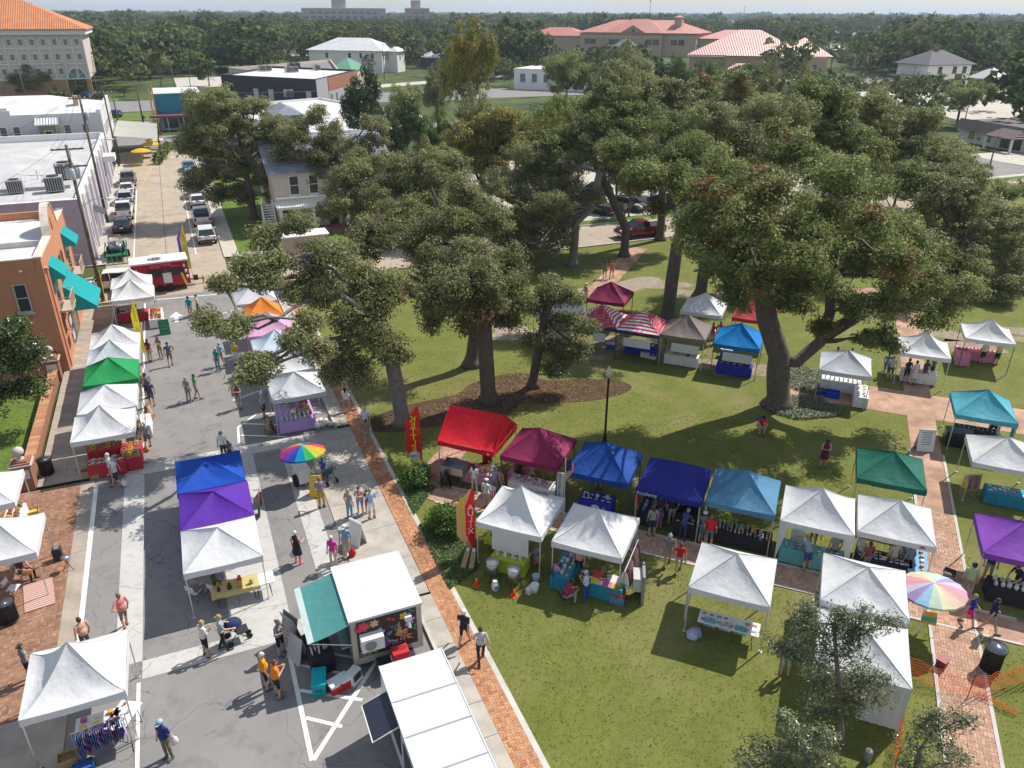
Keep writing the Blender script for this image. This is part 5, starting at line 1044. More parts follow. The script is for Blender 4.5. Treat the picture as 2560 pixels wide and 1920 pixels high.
def table(label,p,rz,L_=1.8,W_=.75,h=.74,top=PLAST,group='trestle tables'):
 t=thing('folding_table',label,'table',p,rz,group);MB().box((0,0,h-.02),(L_,W_,.04)).build('tabletop',top,t)
 for sx in(-1,1):
  MB().tube([(sx*(L_/2-.25),-W_/2+.06,h-.04),(sx*(L_/2-.18),-W_/2+.06,.01),(sx*(L_/2-.18),W_/2-.06,.01),(sx*(L_/2-.25),W_/2-.06,h-.04)],.014,5).build('leg_frame',LEGD,t)
 return t
def cloth(label,p,rz,mat,L_=1.8,W_=.75,h=.745,drop=.70,group='tablecloths'):
 """a draped cloth: top plus wavy skirt"""
 o=MB();n=44;per=[]
 for i in range(n):
  f=i/n*4;k=int(f);g=f-k
  x,y=[(-1+2*g,-1),(1,-1+2*g),(1-2*g,1),(-1,1-2*g)][k];per.append((x*L_/2,y*W_/2))
 vs=[(x,y,h)for x,y in per]+[(x*1.01+.0*0,y*1.02,h-.02)for x,y in per]+[(x*(1.015+.03*math.sin(i*1.9)),y*(1.03+.06*math.sin(i*2.3+1)),h-drop)for i,(x,y)in enumerate(per)]
 o.add(vs,[tuple(range(n))]+[(r*n+(i+1)%n,r*n+i,(r+1)*n+i,(r+1)*n+(i+1)%n)for r in range(2)for i in range(n)])
 return tag(o.build('tablecloth',mat,None,False,p,rz),label,'tablecloth',group)
GC=[(.55,.06,.05),(.62,.30,.05),(.65,.52,.10),(.10,.25,.08),(.06,.18,.42),(.60,.58,.55),(.40,.22,.12),(.45,.12,.30),(.08,.35,.36),(.03,.03,.035),(.7,.68,.6),(.35,.4,.1)]
GM=[M(c,.45,0,.15,12)for c in GC]
SH={}
def gmesh(kind):
 if kind in SH:return SH[kind]
 if kind=='jar':a=[('jar',MB().lathe([(.0,0),(.036,0),(.038,.07),(.03,.085),(.0,.085)],n=8)),('lid',MB().lathe([(.0,.085),(.034,.085),(.034,.10),(0,.10)],n=8))]
 elif kind=='box':a=[('box',MB().box((0,0,.05),(.16,.12,.10)))]
 elif kind=='bag':a=[('bag',MB().lathe([(.0,0),(.07,0),(.085,.08),(.05,.17),(.06,.2)],n=7))]
 elif kind=='tray':
  m=MB();rr=random.Random(2);m.bx(-.15,.15,-.11,.11,0,.012);m.bx(-.15,-.14,-.11,.11,.012,.05);m.bx(.14,.15,-.11,.11,.012,.05);f=MB()
  for i in range(14):f.ball((rr.uniform(-.12,.12),rr.uniform(-.085,.085),.045+.02*(i%2)),.034,6,4)
  a=[('tray',m),('fruit',f)]
 elif kind=='card':a=[('card',MB().box((0,0,.006),(.14,.10,.008)))]
 elif kind=='stand':a=[('sign_card',MB().ext([(-.07,0),(.07,0),(.07,.19),(-.07,.19)],(0,.02,0),(1,0,0),(0,.25,1),.006))]
 elif kind=='bottle':a=[('bottle',MB().lathe([(0,0),(.032,0),(.032,.14),(.012,.19),(.012,.22),(0,.22)],n=7))]
 elif kind=='shirt':a=[('shirt',MB().prism([(-.16,-.2),(.16,-.2),(.16,.08),(.28,.02),(.3,.12),(.12,.2),(-.12,.2),(-.3,.12),(-.28,.02),(-.16,.08)],0,.025))]
 SH[kind]=[(n,m.mesh(n,GM[0]))for n,m in a]
 return SH[kind]
PAL={'fruit':(0,1,1,2,3,0),'jam':(0,6,7,1,2),'mix':tuple(range(12)),'white':(5,10,5),'dark':(9,4,9,5),'pink':(7,0,10),'craft':(8,4,10,6)}
WORD={'jar':'jar','box':'box','bag':'bag','tray':'tray','card':'card','stand':'sign','bottle':'bottle','shirt':'shirt'}
CWORD=['red','orange','yellow','green','blue','white','tan','purple','teal','black','cream','olive']
def goods(kind,pal,p,rz,nx,ny,L_,W_,where,h=.75,jit=.02):
 rr=random.Random(where+kind+str(nx));ca,sa=math.cos(rz),math.sin(rz)
 for i in range(nx):
  for j in range(ny):
   if rr.random()<.08:continue
   x=(i+.5)/nx*L_-L_/2+rr.uniform(-jit,jit);y=(j+.5)/ny*W_-W_/2+rr.uniform(-jit,jit);ci=rr.choice(PAL[pal]);k=gmesh(kind)
   o=link(WORD[kind]if kind!='tray' else 'produce_tray',k[0][1],None,Vector((p[0]+x*ca-y*sa,p[1]+x*sa+y*ca,h)),rz+rr.uniform(-.25,.25));s=rr.uniform(.85,1.25);o.scale=(s,s,s)
   main=ci if len(k)==1 else(5 if kind=='jar' else 6)
   o.material_slots[0].link='OBJECT';o.material_slots[0].material=GM[main if kind!='jar' else ci]
   for nm,me in k[1:]:
    c=link(nm,me,o);c.material_slots[0].link='OBJECT';c.material_slots[0].material=GM[ci if kind=='tray' else 5]
   tag(o,f'{CWORD[ci]} {WORD[kind] if kind != "tray" else "produce tray"} among goods {where}',WORD[kind],f'goods {where}')
def stall(t,dx,dy,rz,L_,where,cl=None,cname='',gd=None,h=.75,W_=.75,drop=.70,front=''):
 """a trestle table in a canopy's own frame, with its cloth and goods"""
 p=loc(t,dx,dy);a=t.rotation_euler[2]+R(rz);table(f'folding table {front}{where}',p,a,L_,W_)
 if cl is not None:cloth(f'{cname} cloth over the table {front}{where}',p,a,cl,L_+.06,W_+.06,h,drop)
 for g in(gd or[]):
  kind,pal,nx,ny=g[:4];ox,oy,fl,fw=g[4:]if len(g)>4 else(0,0,.94,.9)
  q=Vector((p.x+ox*math.cos(a)-oy*math.sin(a),p.y+ox*math.sin(a)+oy*math.cos(a),0));goods(kind,pal,q,a,nx,ny,L_*fl,W_*fw,front+where,h+.004)
 return p,a
def cc(c):return M(c,.8,0,.08,4,.2,9)
LIMEC,PINKC,LAVC,REDC,BLUEC,BLKC,TURQ,WHC,TEALC,NAVYC,SKYC=[cc(c)for c in[(.42,.50,.02),(.66,.25,.36),(.46,.30,.58),(.48,.03,.05),(.02,.035,.36),(.022,.022,.026),(.13,.40,.42),(.70,.69,.68),(.02,.22,.34),(.02,.07,.18),(.16,.38,.62)]]
TT={}
def T(k,*a,**kw):TT[k]=tent(*a,**kw);return TT[k]
c_=canvas
# street, left-hand row
T('La','white peaked canopy over the far fruit stall by the utility pole',-4.85,64.2,pw=1.5);T('La2','white canopy joined behind the far fruit stall',-5.0,67.25,pw=1.5)
T('Lb','white canopy behind the grey-white one in the left row',-5.77,54.3,pw=1.35);T('Lc','greyish white canopy just behind the green one',-5.77,51.35,col=CWG,pw=1.35);T('Ld','bright green canopy in the left-hand row',-5.77,48.6,col=c_((.02,.30,.09)),pw=1.05,peak=3.25)
T('Le','flat white canopy in front of the green one',-5.8,44.75,pw=1.0,peak=3.15);T('Lf','peaked white canopy over the fruit and vegetable stall',-5.87,41.55,pw=1.5,peak=3.4)
T('Lg','white canopy behind the lamp post at the left edge',-10.7,36.6,pw=1.3);T('Lh','white canopy over the guitar player at the left edge',-9.38,32.2,pw=1.3);T('Li','large peaked white canopy over the tie-dye clothes stall',-5.87,23.05,pw=1.7,peak=3.55,size=3.02)
# street, middle trio
T('blue','royal blue canopy heading the middle row of three',-1.0,34.5,col=c_((.012,.085,.47),.22),pw=1.0,peak=2.95,leg=LEGD);T('purple','purple canopy between blue and white ones',-.94,31.47,col=c_((.11,.03,.36),.22),pw=1.0,peak=2.95,leg=LEGD);T('white','white canopy over the seated pair at a table',-.94,28.45,pw=1.0,peak=3.05)
# street, right-hand row
T('R1','pale canopy over the lavender bakery tables',4.24,42.5,col=CWG,pw=1.1,peak=3.15);T('R2','white canopy behind the bakery canopy',4.24,46.1,pw=1.4);T('R3','bluish white canopy between pink and white ones',4.05,49.2,col=canvas((.60,.69,.80)),pw=1.2);T('R4','pink canopy shaded by an oak limb',3.98,52.8,col=c_((.68,.36,.55)),pw=1.2)
T('R5','orange canopy behind the pink one',4.0,56.1,col=c_((.80,.26,.035)),pw=1.1,size=2.6);T('R6','grey-white canopy at the far end of the right row',3.8,59.75,col=canvas((.62,.64,.68)),pw=1.0,peak=3.3)
# park, upper diagonal row
T('red','bright red ridge canopy of the kettle corn stall',12.15,33.15,-45,col=c_((.62,.012,.03),.2),peak=3.55,ridge=True,size=3.15);T('maroon','maroon canopy beside the red one',14.46,30.54,-45,col=c_((.26,.022,.085)),pw=1.05,leg=LEGD);T('blue1','blue canopy in front of the park lamp post',16.84,27.97,-45,col=c_((.012,.065,.30)),pw=1.05,leg=LEGD)
T('academy','navy canopy with white lettering on its edge',19.12,25.38,-45,col=c_((.020,.028,.235)),pw=1.0,leg=LEGM,peak=3.2);T('lblue','steel blue canopy over the black-clothed jar stall',21.5,23.31,-45,col=c_((.10,.25,.40)),pw=1.05,leg=LEGM)
# park, lower diagonal row
T('W1','white canopy over the coffee pots and lime green tables',11.42,25.85,-45,pw=1.65,peak=3.55);T('W2','white canopy over the clothing rack beside the coffee stall',13.83,23.33,-45,pw=1.15,peak=3.3);T('W3','white canopy over the painting table on the open lawn',17.45,18.76,-45,pw=1.0,peak=3.2)
T('W4','white canopy with flared corner legs over turquoise table',23.62,20.85,-45,pw=1.2);T('W5','white canopy with small red emblem over the jewellery stall',26.14,18.96,-45,pw=1.05,peak=3.25);T('W6','tall white canopy behind the young oak',21.4,16.08,-45,pw=1.0,eave=2.45,peak=3.3);T('W6b','low white canopy with side walls at the young oak',19.25,13.93,-45,pw=1.0,eave=2.15,peak=2.85)
T('green','dark green canopy left of the brick path',29.26,22.16,-45,col=c_((.018,.15,.10)),pw=1.0,peak=3.2);T('purpleR','violet canopy at the right edge beyond the brick path',29.76,15.86,-45,col=c_((.24,.07,.44)),pw=1.0,peak=3.2);T('WR2','white canopy over the hanging shirts at the right edge',35.6,21.05,-45,pw=1.0,peak=3.2);T('teal','sky teal canopy right of the brick path',39.2,25.0,-45,col=c_((.10,.42,.52)),pw=1.05)
T('WR','white peaked canopy farthest right on the plaza',49.4,32.7,-45,pw=1.5,leg=LEGD);T('WRm','white canopy over the crowd on the plaza',43.3,32.6,-45,pw=1.5);T('WRl','white canopy beside the great oak on the brick plaza',36.5,32.5,-45,col=CWG,pw=1.0,peak=3.2)
# park, far diagonal row
STR=[zstripe((.45,.03,.06),(.75,.72,.72),.16),zstripe((.40,.03,.06),(.70,.6,.62),.13,'dot'),zstripe((.45,.03,.06),(.75,.72,.72),.16),zstripe((.40,.03,.06),(.70,.6,.62),.13,'dot')];DOT=zstripe((.02,.025,.10),(.72,.72,.75),.11,'dot')
T('bluem','bright blue canopy left of the great oak',33.0,38.5,-45,col=c_((.0,.20,.56)),pw=1.0,leg=LEGD);T('brown','grey-brown canopy with a white menu board',30.64,41.2,-45,col=c_((.24,.20,.18)),pw=1.1);T('flag1','red and white striped patriotic canopy beside the brown one',28.26,43.1,-45,panels=STR,vmat=DOT,pw=1.1,leg=LEGD);T('flag0','patriotic canopy with striped side half hidden by the slender oak',26.2,45.3,-45,panels=STR[1:]+STR[:1],vmat=DOT,pw=1.1,leg=LEGD)
T('Wu','white canopy hidden behind the slender oak',24.2,48.2,-45,col=CWG,pw=1.2);T('marf','maroon canopy standing alone behind the striped ones',29.3,49.55,-45,col=c_((.24,.02,.075)),pw=1.05,leg=LEGD);T('Wf','white canopy in the far row in front of a tree trunk',34.5,44.6,-45,pw=1.2);T('redf','faded red canopy behind the great oak',37.2,42.0,-45,col=c_((.52,.06,.07)),pw=1.0,leg=LEGD)
curtain(TT['W1'],'S',-.75,.95,1.0,1.98,CW)
for s in('E','S'):curtain(TT['W6b'],s,-1.45 if s=='E' else .1,1.45,.25,1.9,CW)
curtain(TT['W6'],'W',-.5,1.3,.6,2.15,zstripe((.05,.12,.35),(.45,.42,.08),.3));curtain(TT['W3'],'W',-.4,1.45,.5,2.0,CW);curtain(TT['teal'],'E',-1.4,-.6,.4,2.0,c_((.03,.28,.30)))
for s in(-1,1):
 t=TT['W4'];m=MB();m.add([(s*1.49,-1.52,1.98),(s*1.12,-1.52,1.98),(s*1.47,-1.54,.05)],[(0,1,2)]);m.build('leg_cover',CW,t)
for k,x in(('flag1',0),('flag0',.3),('brown',.25),('bluem',.15)):
 t=TT[k];MB().box((x,-1.56,1.45),(1.9 if k!='flag0' else .9,.02,.62)).build('menu_board',M((.62,.66,.68),.6),t)
text('Academy',.26,(-.98,-1.535,2.09),(math.pi/2,0,0),WHC,TT['academy'],'lettering',.003)
MB().ext([(-.14,0),(.14,0),(0,.1)],(1.0,-1.535,2.08),(1,0,0),(0,0,1),.006).build('emblem',M((.3,.05,.03),.6),TT['W5'])
MB().box((1.28,-1.61,2.08),(.12,.01,.09)).build('logo_patch',WHC,TT['red'])
u='under the '
stall(TT['red'],.55,-1.1,0,1.7,u+'red kettle corn canopy',cl=zstripe((.62,.12,.25),(.72,.55,.6),.07,'x'),cname='pink striped',gd=[('box','pink',3,2,-.5,0,.35,.8)])
stall(TT['maroon'],.1,-.95,0,2.4,u+'maroon canopy',cl=WHC,cname='white',gd=[('jar','pink',12,3),('stand','white',4,1)]);stall(TT['maroon'],-1.05,.35,90,1.8,u+'maroon canopy',cl=PINKC,cname='pink',gd=[('jar','pink',8,3)],front='at the side ')
stall(TT['blue1'],-.05,-.95,0,1.6,u+'blue canopy by the lamp post',cl=BLUEC,cname='blue',gd=[('card','white',5,2),('stand','white',3,1)])
stall(TT['academy'],.95,-.9,0,1.2,u+'navy lettered canopy',cl=BLKC,cname='black',gd=[('card','dark',5,3)]);stall(TT['academy'],-1.0,-.2,90,1.8,u+'navy lettered canopy',cl=BLKC,cname='black',gd=[('box','dark',5,2)],front='at the side ');stall(TT['academy'],0,1.0,0,2.2,u+'navy lettered canopy',cl=BLKC,cname='black',gd=[('shirt','dark',5,1)],front='at the back ')
stall(TT['lblue'],.2,-1.0,0,2.6,u+'steel blue canopy',cl=BLKC,cname='black',gd=[('jar','mix',14,4),('stand','mix',5,1),('box','mix',4,1,-.6,.2,.4,.3)])
stall(TT['W1'],.05,-1.35,0,1.5,u+'coffee canopy',cl=LIMEC,cname='lime green',gd=[('bag','white',4,2),('jar','white',5,2)]);stall(TT['W1'],-1.1,.1,90,1.4,u+'coffee canopy',cl=LIMEC,cname='lime green',gd=[('bottle','mix',5,2)],front='at the side ',drop=.3)
stall(TT['W2'],-1.0,-.9,90,1.7,u+'clothing canopy',cl=TEALC,cname='dark teal',gd=[('card','mix',6,3),('box','white',4,1)]);stall(TT['W2'],.95,-1.25,0,1.3,u+'clothing canopy',cl=TEALC,cname='dark teal',gd=[('shirt','mix',5,2)],front='at the front ')
stall(TT['W3'],.15,-1.15,0,2.3,u+'painting canopy',cl=None,gd=[('card','craft',8,2)])
stall(TT['W4'],.0,-1.0,0,2.5,u+'flared-leg canopy',cl=TURQ,cname='turquoise',gd=[('jar','craft',9,3),('card','mix',7,3)]);stall(TT['W5'],-.2,-.8,0,2.2,u+'emblem canopy',cl=BLKC,cname='black',gd=[('card','white',10,3),('box','dark',5,2)]);stall(TT['W5'],1.15,-.4,90,2.2,u+'emblem canopy',cl=SKYC,cname='sky blue',gd=[('box','craft',6,2)],front='at the side ')
stall(TT['W6'],0,-.2,0,2.2,u+'tall white canopy',cl=WHC,cname='white',gd=[('shirt','mix',6,2)]);stall(TT['green'],.1,-.9,0,2.2,u+'dark green canopy',cl=cc((.16,.17,.10)),cname='olive',gd=[('bottle','mix',10,2),('jar','mix',10,2)]);stall(TT['purpleR'],.3,-1.2,0,2.4,u+'violet canopy',cl=BLKC,cname='black',gd=[('bag','white',9,2),('bottle','white',8,1)])
stall(TT['WR2'],.5,-1.0,0,2.0,u+'hanging shirt canopy',cl=TEALC,cname='blue',gd=[('card','craft',9,3)]);stall(TT['teal'],.1,.2,0,2.2,u+'sky teal canopy',cl=BLKC,cname='black',gd=[('jar','mix',9,2)]);stall(TT['WR'],-.3,.6,0,2.4,u+'farthest plaza canopy',cl=PINKC,cname='pink',gd=[('jar','jam',10,2)]);stall(TT['WR'],-1.2,-.3,90,1.5,u+'farthest plaza canopy',cl=PINKC,cname='pink',gd=[('bottle','jam',6,2)],front='at the side ')
stall(TT['WRm'],0,-.6,0,2.0,u+'crowded plaza canopy',cl=WHC,cname='white',gd=[('card','craft',7,2)]);stall(TT['WRl'],0,.9,0,2.3,u+'canopy beside the great oak',cl=WHC,cname='white',gd=[('jar','mix',8,2)]);stall(TT['WRl'],1.2,-.4,90,1.9,u+'canopy beside the great oak',cl=WHC,cname='white',gd=[('box','white',5,2)],front='at the side ')
stall(TT['bluem'],0,-.9,0,2.2,u+'bright blue canopy',cl=BLUEC,cname='blue',gd=[('box','mix',5,2)]);stall(TT['brown'],0,-.9,0,2.2,u+'grey-brown canopy',cl=WHC,cname='grey-white',gd=[('box','mix',5,2)]);stall(TT['Wf'],0,-.4,0,2.2,u+'far white canopy',cl=WHC,cname='white',gd=[('bag','mix',6,1)]);stall(TT['marf'],.9,0,90,2.0,u+'lone maroon canopy',cl=REDC,cname='red',gd=[('box','mix',5,2)])
stall(TT['flag1'],0,.2,0,2.2,u+'striped canopy',cl=BLUEC,cname='blue',gd=[('box','mix',5,2)]);stall(TT['Wu'],0,-.3,0,2.0,u+'hidden white canopy',cl=WHC,cname='white',gd=[('box','mix',4,2)])
# street stalls
stall(TT['Lf'],-.15,-1.25,0,1.7,u+'vegetable canopy',cl=REDC,cname='red',gd=[('tray','white',5,2)],W_=.8);stall(TT['Lf'],1.0,-.55,90,1.9,u+'vegetable canopy',cl=REDC,cname='red',gd=[('tray','fruit',6,3)],W_=.95,front='at the corner ');stall(TT['Lf'],-.3,.4,0,1.6,u+'vegetable canopy',cl=REDC,cname='red',gd=[('tray','fruit',4,2)],front='at the back ')
stall(TT['La'],-.3,.0,0,2.0,u+'far fruit canopy',cl=REDC,cname='red',gd=[('tray','mix',5,2)]);stall(TT['La'],1.35,-1.2,90,2.6,u+'far fruit canopy',cl=WHC,cname='white',gd=[('tray','fruit',8,3)],W_=.9,front='beside the road ')
stall(TT['Lg'],.9,-.2,90,2.2,u+'lamp post canopy',cl=WHC,cname='white',gd=[('tray','fruit',7,2)]);stall(TT['Le'],1.5,-.4,90,1.6,u+'flat white canopy',cl=WHC,cname='white',gd=[('jar','mix',6,2)])
stall(TT['white'],.25,-.95,0,1.8,u+'seated pair canopy',cl=cc((.50,.42,.18)),cname='straw',gd=[('bag','mix',4,2)],drop=.2);p,a=stall(TT['white'],1.35,-1.0,0,.9,u+'seated pair canopy',front='at the end ')
stall(TT['R1'],-.35,-1.15,0,1.9,u+'bakery canopy',cl=LAVC,cname='lavender',gd=[('bag','white',7,2),('box','mix',4,1)]);stall(TT['R1'],.35,-.1,90,1.9,u+'bakery canopy',cl=LAVC,cname='lavender',gd=[('box','jam',8,3)],front='at the middle ');stall(TT['R1'],-.9,.1,90,1.5,u+'bakery canopy',cl=LAVC,cname='lavender',gd=[('card','white',4,2)],front='at the side ')
stall(TT['Li'],.35,-.9,0,1.3,u+'tie-dye canopy',gd=[('box','mix',3,2),('card','dark',3,2)]);stall(TT['Li'],1.1,-.95,60,1.2,u+'tie-dye canopy',gd=[('jar','pink',4,2)],front='at the corner ')
stall(TT['R2'],-.9,0,90,1.8,u+'canopy behind the bakery',cl=WHC,cname='white',gd=[('jar','mix',6,2)]);stall(TT['R4'],-.9,0,90,1.8,u+'pink canopy',cl=PINKC,cname='pink',gd=[('box','mix',5,2)])
# ---------------------------------------------------------------- people
def hair_mesh(kind):
 m=MB();m.ball((0,.012,.012),1,16,12);V=[]
 for x,y,z in m.v:
  x,y,z=x,y-.012,z-.012;s=1.10
  if z<.15 and y<-.05:s=.80
  if z<-.35 and kind in('short','bun'):s=.80
  px,py,pz=x*.078*s,y*.098*s+.008,z*.122*s+.006
  if kind=='long' and y>-.1 and z<.1:pz=pz-.20*max(0,.25-z);py+=.03*max(0,-z);px*=1.08
  V.append((px,py,pz))
 m.v=V
 if kind=='bun':m.ball((0,.125,.045),.045,10,6)
 if kind=='pony':m.tube([(0,.10,.05),(0,.15,.02),(0,.15,-.10),(0,.13,-.20)],[.02,.032,.028,.008],8)
 return m.mesh('hair',WHITE,True)
def hat_mesh(kind):
 m=MB()
 if kind=='cap':
  m.lathe([(.104,.03),(.106,.07),(.09,.115),(.05,.14),(.0,.147)],(0,.008,0),16);n=9
  vs=[(.098*math.cos(a),.008+.098*math.sin(a),.034)for a in[math.pi+math.pi*i/(n-1)for i in range(n)]]+[(.075*math.cos(a),-.03+.155*math.sin(a),.020)for a in[math.pi+math.pi*i/(n-1)for i in range(n)]]
  m.add(vs,[(i,i+1,n+i+1,n+i)for i in range(n-1)])
 else:m.lathe([(.19,.035),(.11,.05),(.106,.09),(.09,.14),(.05,.15),(0,.152)],(0,.008,0),18)
 return m.mesh('hat',WHITE,True)
HAIR={k:hair_mesh(k)for k in('short','long','bun','pony')};HAT={k:hat_mesh(k)for k in('cap','sun')}
eye=MB();eye.ball((0,0,0),.0095,7,5);EYE=eye.mesh('eye',BLACK,True);mo=MB();mo.ball((0,0,0),.022,8,5,0,(1,.25,.22));MOUTH=mo.mesh('mouth',M((.35,.12,.10),.5),True)
HC_={'brown':(.075,.04,.022),'black':(.014,.012,.012),'blonde':(.42,.29,.12),'grey':(.42,.41,.40),'white':(.62,.61,.58),'auburn':(.13,.055,.03),'dirty':(.20,.13,.07)}
def fab(c):return M(c,.85,0,.12,9,.25,30)if not isinstance(c,bpy.types.Material)else c
def skirt(o,c,z0,z1,r0,r1,head):
 m=MB();n=18;m.add([(r*math.cos(a)*(1.08 if k else 1),r*math.sin(a)*.8*(1+.05*math.sin(5*a)*k),z)for k,(r,z)in enumerate(((r0,z0),((r0+r1)/2,(z0+z1)/2),(r1,z1)))for a in[6.283*i/n for i in range(n)]],[(r*n+i,r*n+(i+1)%n,(r+1)*n+(i+1)%n,(r+1)*n+i)for r in range(2)for i in range(n)])
 m.build('skirt',fab(c),o,True)
def person(u,v,face,pose,shirt,bottom,label,hair='short',hc='brown',fem=False,long_=False,sleeve=True,shoe=(.10,.09,.09),hat=None,hatc=(.7,.7,.7),s=1.0,skin=0,z=0.0,dress=False,belly=0.0,group=None,skc=None,wp=None):
 me,hd,J=body(pose,fem,belly);p=wp if wp is not None else at(u,v,z);o=link('person',me,None,p,math.pi-(YAW+R(face)));o.scale=(s,s,s)
 sk=SKINS[skin];sh_,bt=fab(shirt),fab(bottom)
 for i,mt in enumerate([sk,sh_,sh_ if sleeve else sk,bt,bt if long_ else sk,fab(shoe)]):o.material_slots[i].link='OBJECT';o.material_slots[i].material=mt
 tag(o,label,'person',group)
 if hair:
  h=link('hair',HAIR[hair],o,hd);h.material_slots[0].link='OBJECT';h.material_slots[0].material=M(HC_[hc],.6,0,.2,25,.4,60)
 if hat:h=link('hat',HAT[hat],o,hd);h.material_slots[0].link='OBJECT';h.material_slots[0].material=fab(hatc)
 for sx in(-1,1):link('eye',EYE,o,hd+Vector((sx*.031,-.088,.012)))
 link('mouth',MOUTH,o,hd+Vector((0,-.098,-.058)))
 if dress:skirt(o,skc or shirt,J['waist'].z+.02,J['knl'].z+.05,.155,.23,hd)
 return o
KH,NV,BK,WT,GY,DN=(.36,.27,.17),(.02,.03,.075),(.018,.018,.02),(.70,.70,.69),(.24,.24,.26),(.09,.15,.27)
BAG={}
def bag(label,p,c,s=1.0):
 m=MB();m.lathe([(0,0),(.10,0),(.15,.10),(.13,.24),(.05,.34),(.05,.36)],n=10);o=m.build('carrier_bag',M(c,.5,0,.08,6,.5,14,.2),None,True,p);o.scale=(s,s*.7,s);tag(o,label,'bag');m=MB();m.tube([(-.04,0,.35),(-.02,0,.45),(.02,0,.45),(.04,0,.35)],.008,5);m.build('handle',M(c,.5),o);return o
P_=person
P_(478,793,190,'stand',(.0,.26,.36),KH,'man in teal shirt and khaki shorts standing on the far asphalt',hat='cap',hatc=NV,hair='short',belly=.05);P_(498,787,250,'hip',(.55,.43,.10),NV,'man in yellow shirt and navy shorts beside the teal-shirted man')
P_(378,905,20,'stand',(.22,.03,.045),(.50,.40,.26),'woman in maroon top and tan trousers by the yellow banner',fem=True,hair='long',long_=True);P_(404,897,200,'phone',(.30,.22,.16),(.28,.21,.15),'long-haired woman in tan outfit left of the grey-shirted man',fem=True,hair='long',long_=True);P_(428,914,150,'hip',(.10,.11,.14),(.17,.13,.10),'man in charcoal shirt and brown shorts looking at his hands',hat='cap',hatc=(.06,.06,.07))
P_(547,928,200,'stand',(.05,.20,.24),(.06,.17,.20),'woman in dark teal outfit near the right-hand stalls',fem=True,hair='short',hc='grey',long_=True);P_(556,914,210,'hip',(.30,.42,.55),KH,'man in pale blue shirt behind the teal-clad woman',hc='grey');P_(592,912,190,'stand',(.58,.36,.03),WT,'grey-haired woman in yellow top and white trousers',fem=True,hc='white',long_=True)
P_(474,1005,20,'stand',(.25,.22,.19),(.24,.26,.30),'blonde woman in grey top and jeans leaning to a man in green',fem=True,hair='long',hc='blonde',long_=True);P_(494,998,60,'hip',(.02,.26,.07),(.33,.28,.2),'man in green shirt walking with the blonde woman')
P_(599,1021,190,'phone',(.20,.015,.05),(.20,.21,.24),'woman in burgundy tank top with hand to her face',fem=True,hair='long',hc='auburn',sleeve=False);P_(563,1149,190,'stand',WT,BK,'man in white printed tee behind the royal blue canopy',hat='cap',hatc=GY);P_(578,1152,120,'stand',(.12,.13,.20),BK,'dark-haired child beside the man in white tee',hair='short',hc='black',s=.72)
P_(382,1015,340,'stand',(.06,.06,.10),(.10,.10,.14),'man in navy clothes browsing beside the green canopy',hc='brown');P_(360,988,330,'phone',(.45,.32,.16),KH,'blonde shopper in tan beside the green canopy',fem=True,hair='long',hc='blonde');P_(374,994,300,'stand',(.16,.19,.25),BK,'shopper with short brown hair next to the tan one')
P_(374,1122,330,'walk',(.26,.27,.31),(.12,.12,.15),'grey-haired man in grey shirt with colourful bag',hc='white');bag('bright multicoloured shopping bag beside the grey-shirted man',at(368,1128),(.65,.40,.06));P_(352,1105,350,'stand',(.45,.18,.06),BK,'woman in orange top and black shorts at the vegetable stall',fem=True,hc='blonde')
P_(297,1218,250,'walk',WT,(.03,.035,.06),'man in white shirt and dark shorts striding past the vegetable stall',hc='grey');bag('white plastic bag carried past the vegetable stall',at(312,1214,.45),(.75,.75,.75));P_(285,1205,240,'stand',(.68,.68,.72),(.5,.4,.3),'person in white half hidden behind the striding man',hc='white',fem=True)
P_(232,1120,200,'sit',(.10,.20,.42),DN,'stallholder in blue seated behind the vegetables',z=0.0);P_(272,1105,160,'sit',(.20,.14,.07),(.2,.15,.1),'stallholder in straw hat behind the fruit trays',hat='sun',hatc=(.40,.33,.20))
P_(318,1570,300,'hip',(.66,.20,.19),(.22,.16,.11),'man in coral shirt and brown shorts walking left',hc='dirty',belly=.09);P_(222,1632,300,'stand',(.62,.34,.25),(.10,.07,.07),'man in peach shirt behind the tie-dye canopy',hc='brown',belly=.07);P_(80,1700,30,'stand',(.16,.17,.20),BK,'woman with hair bun in grey tank top beside the tie-dye canopy',fem=True,hair='bun',sleeve=False)
P_(424,1895,200,'stand',(.018,.03,.15),(.15,.14,.09),'man in navy tee and camouflage trousers with patterned cap',hat='cap',hatc=(.35,.42,.55),long_=True,belly=.07);bag('white plastic bag held by the man in navy tee',at(437,1860,.42),(.78,.78,.78))
P_(518,1640,40,'phone',(.66,.66,.66),BK,'blonde woman in white top and black shorts seen from behind',fem=True,hair='long',hc='blonde');P_(562,1625,60,'push',(.36,.36,.38),BK,'woman in grey top and black leggings pushing a stroller',fem=True,hair='bun',hc='blonde',long_=True)
P_(668,1722,60,'stand',(.72,.28,.02),BK,'grey-haired man in amber shirt queueing at the trailer',hc='white',belly=.06);P_(697,1742,50,'phone',(.80,.22,.02),BK,'woman in bright orange top taking a photo',fem=True,hc='auburn',belly=.04);P_(705,1636,110,'phone',(.22,.23,.26),BK,'woman in grey tee reading the menu board',fem=True,hc='dirty',hair='bun')
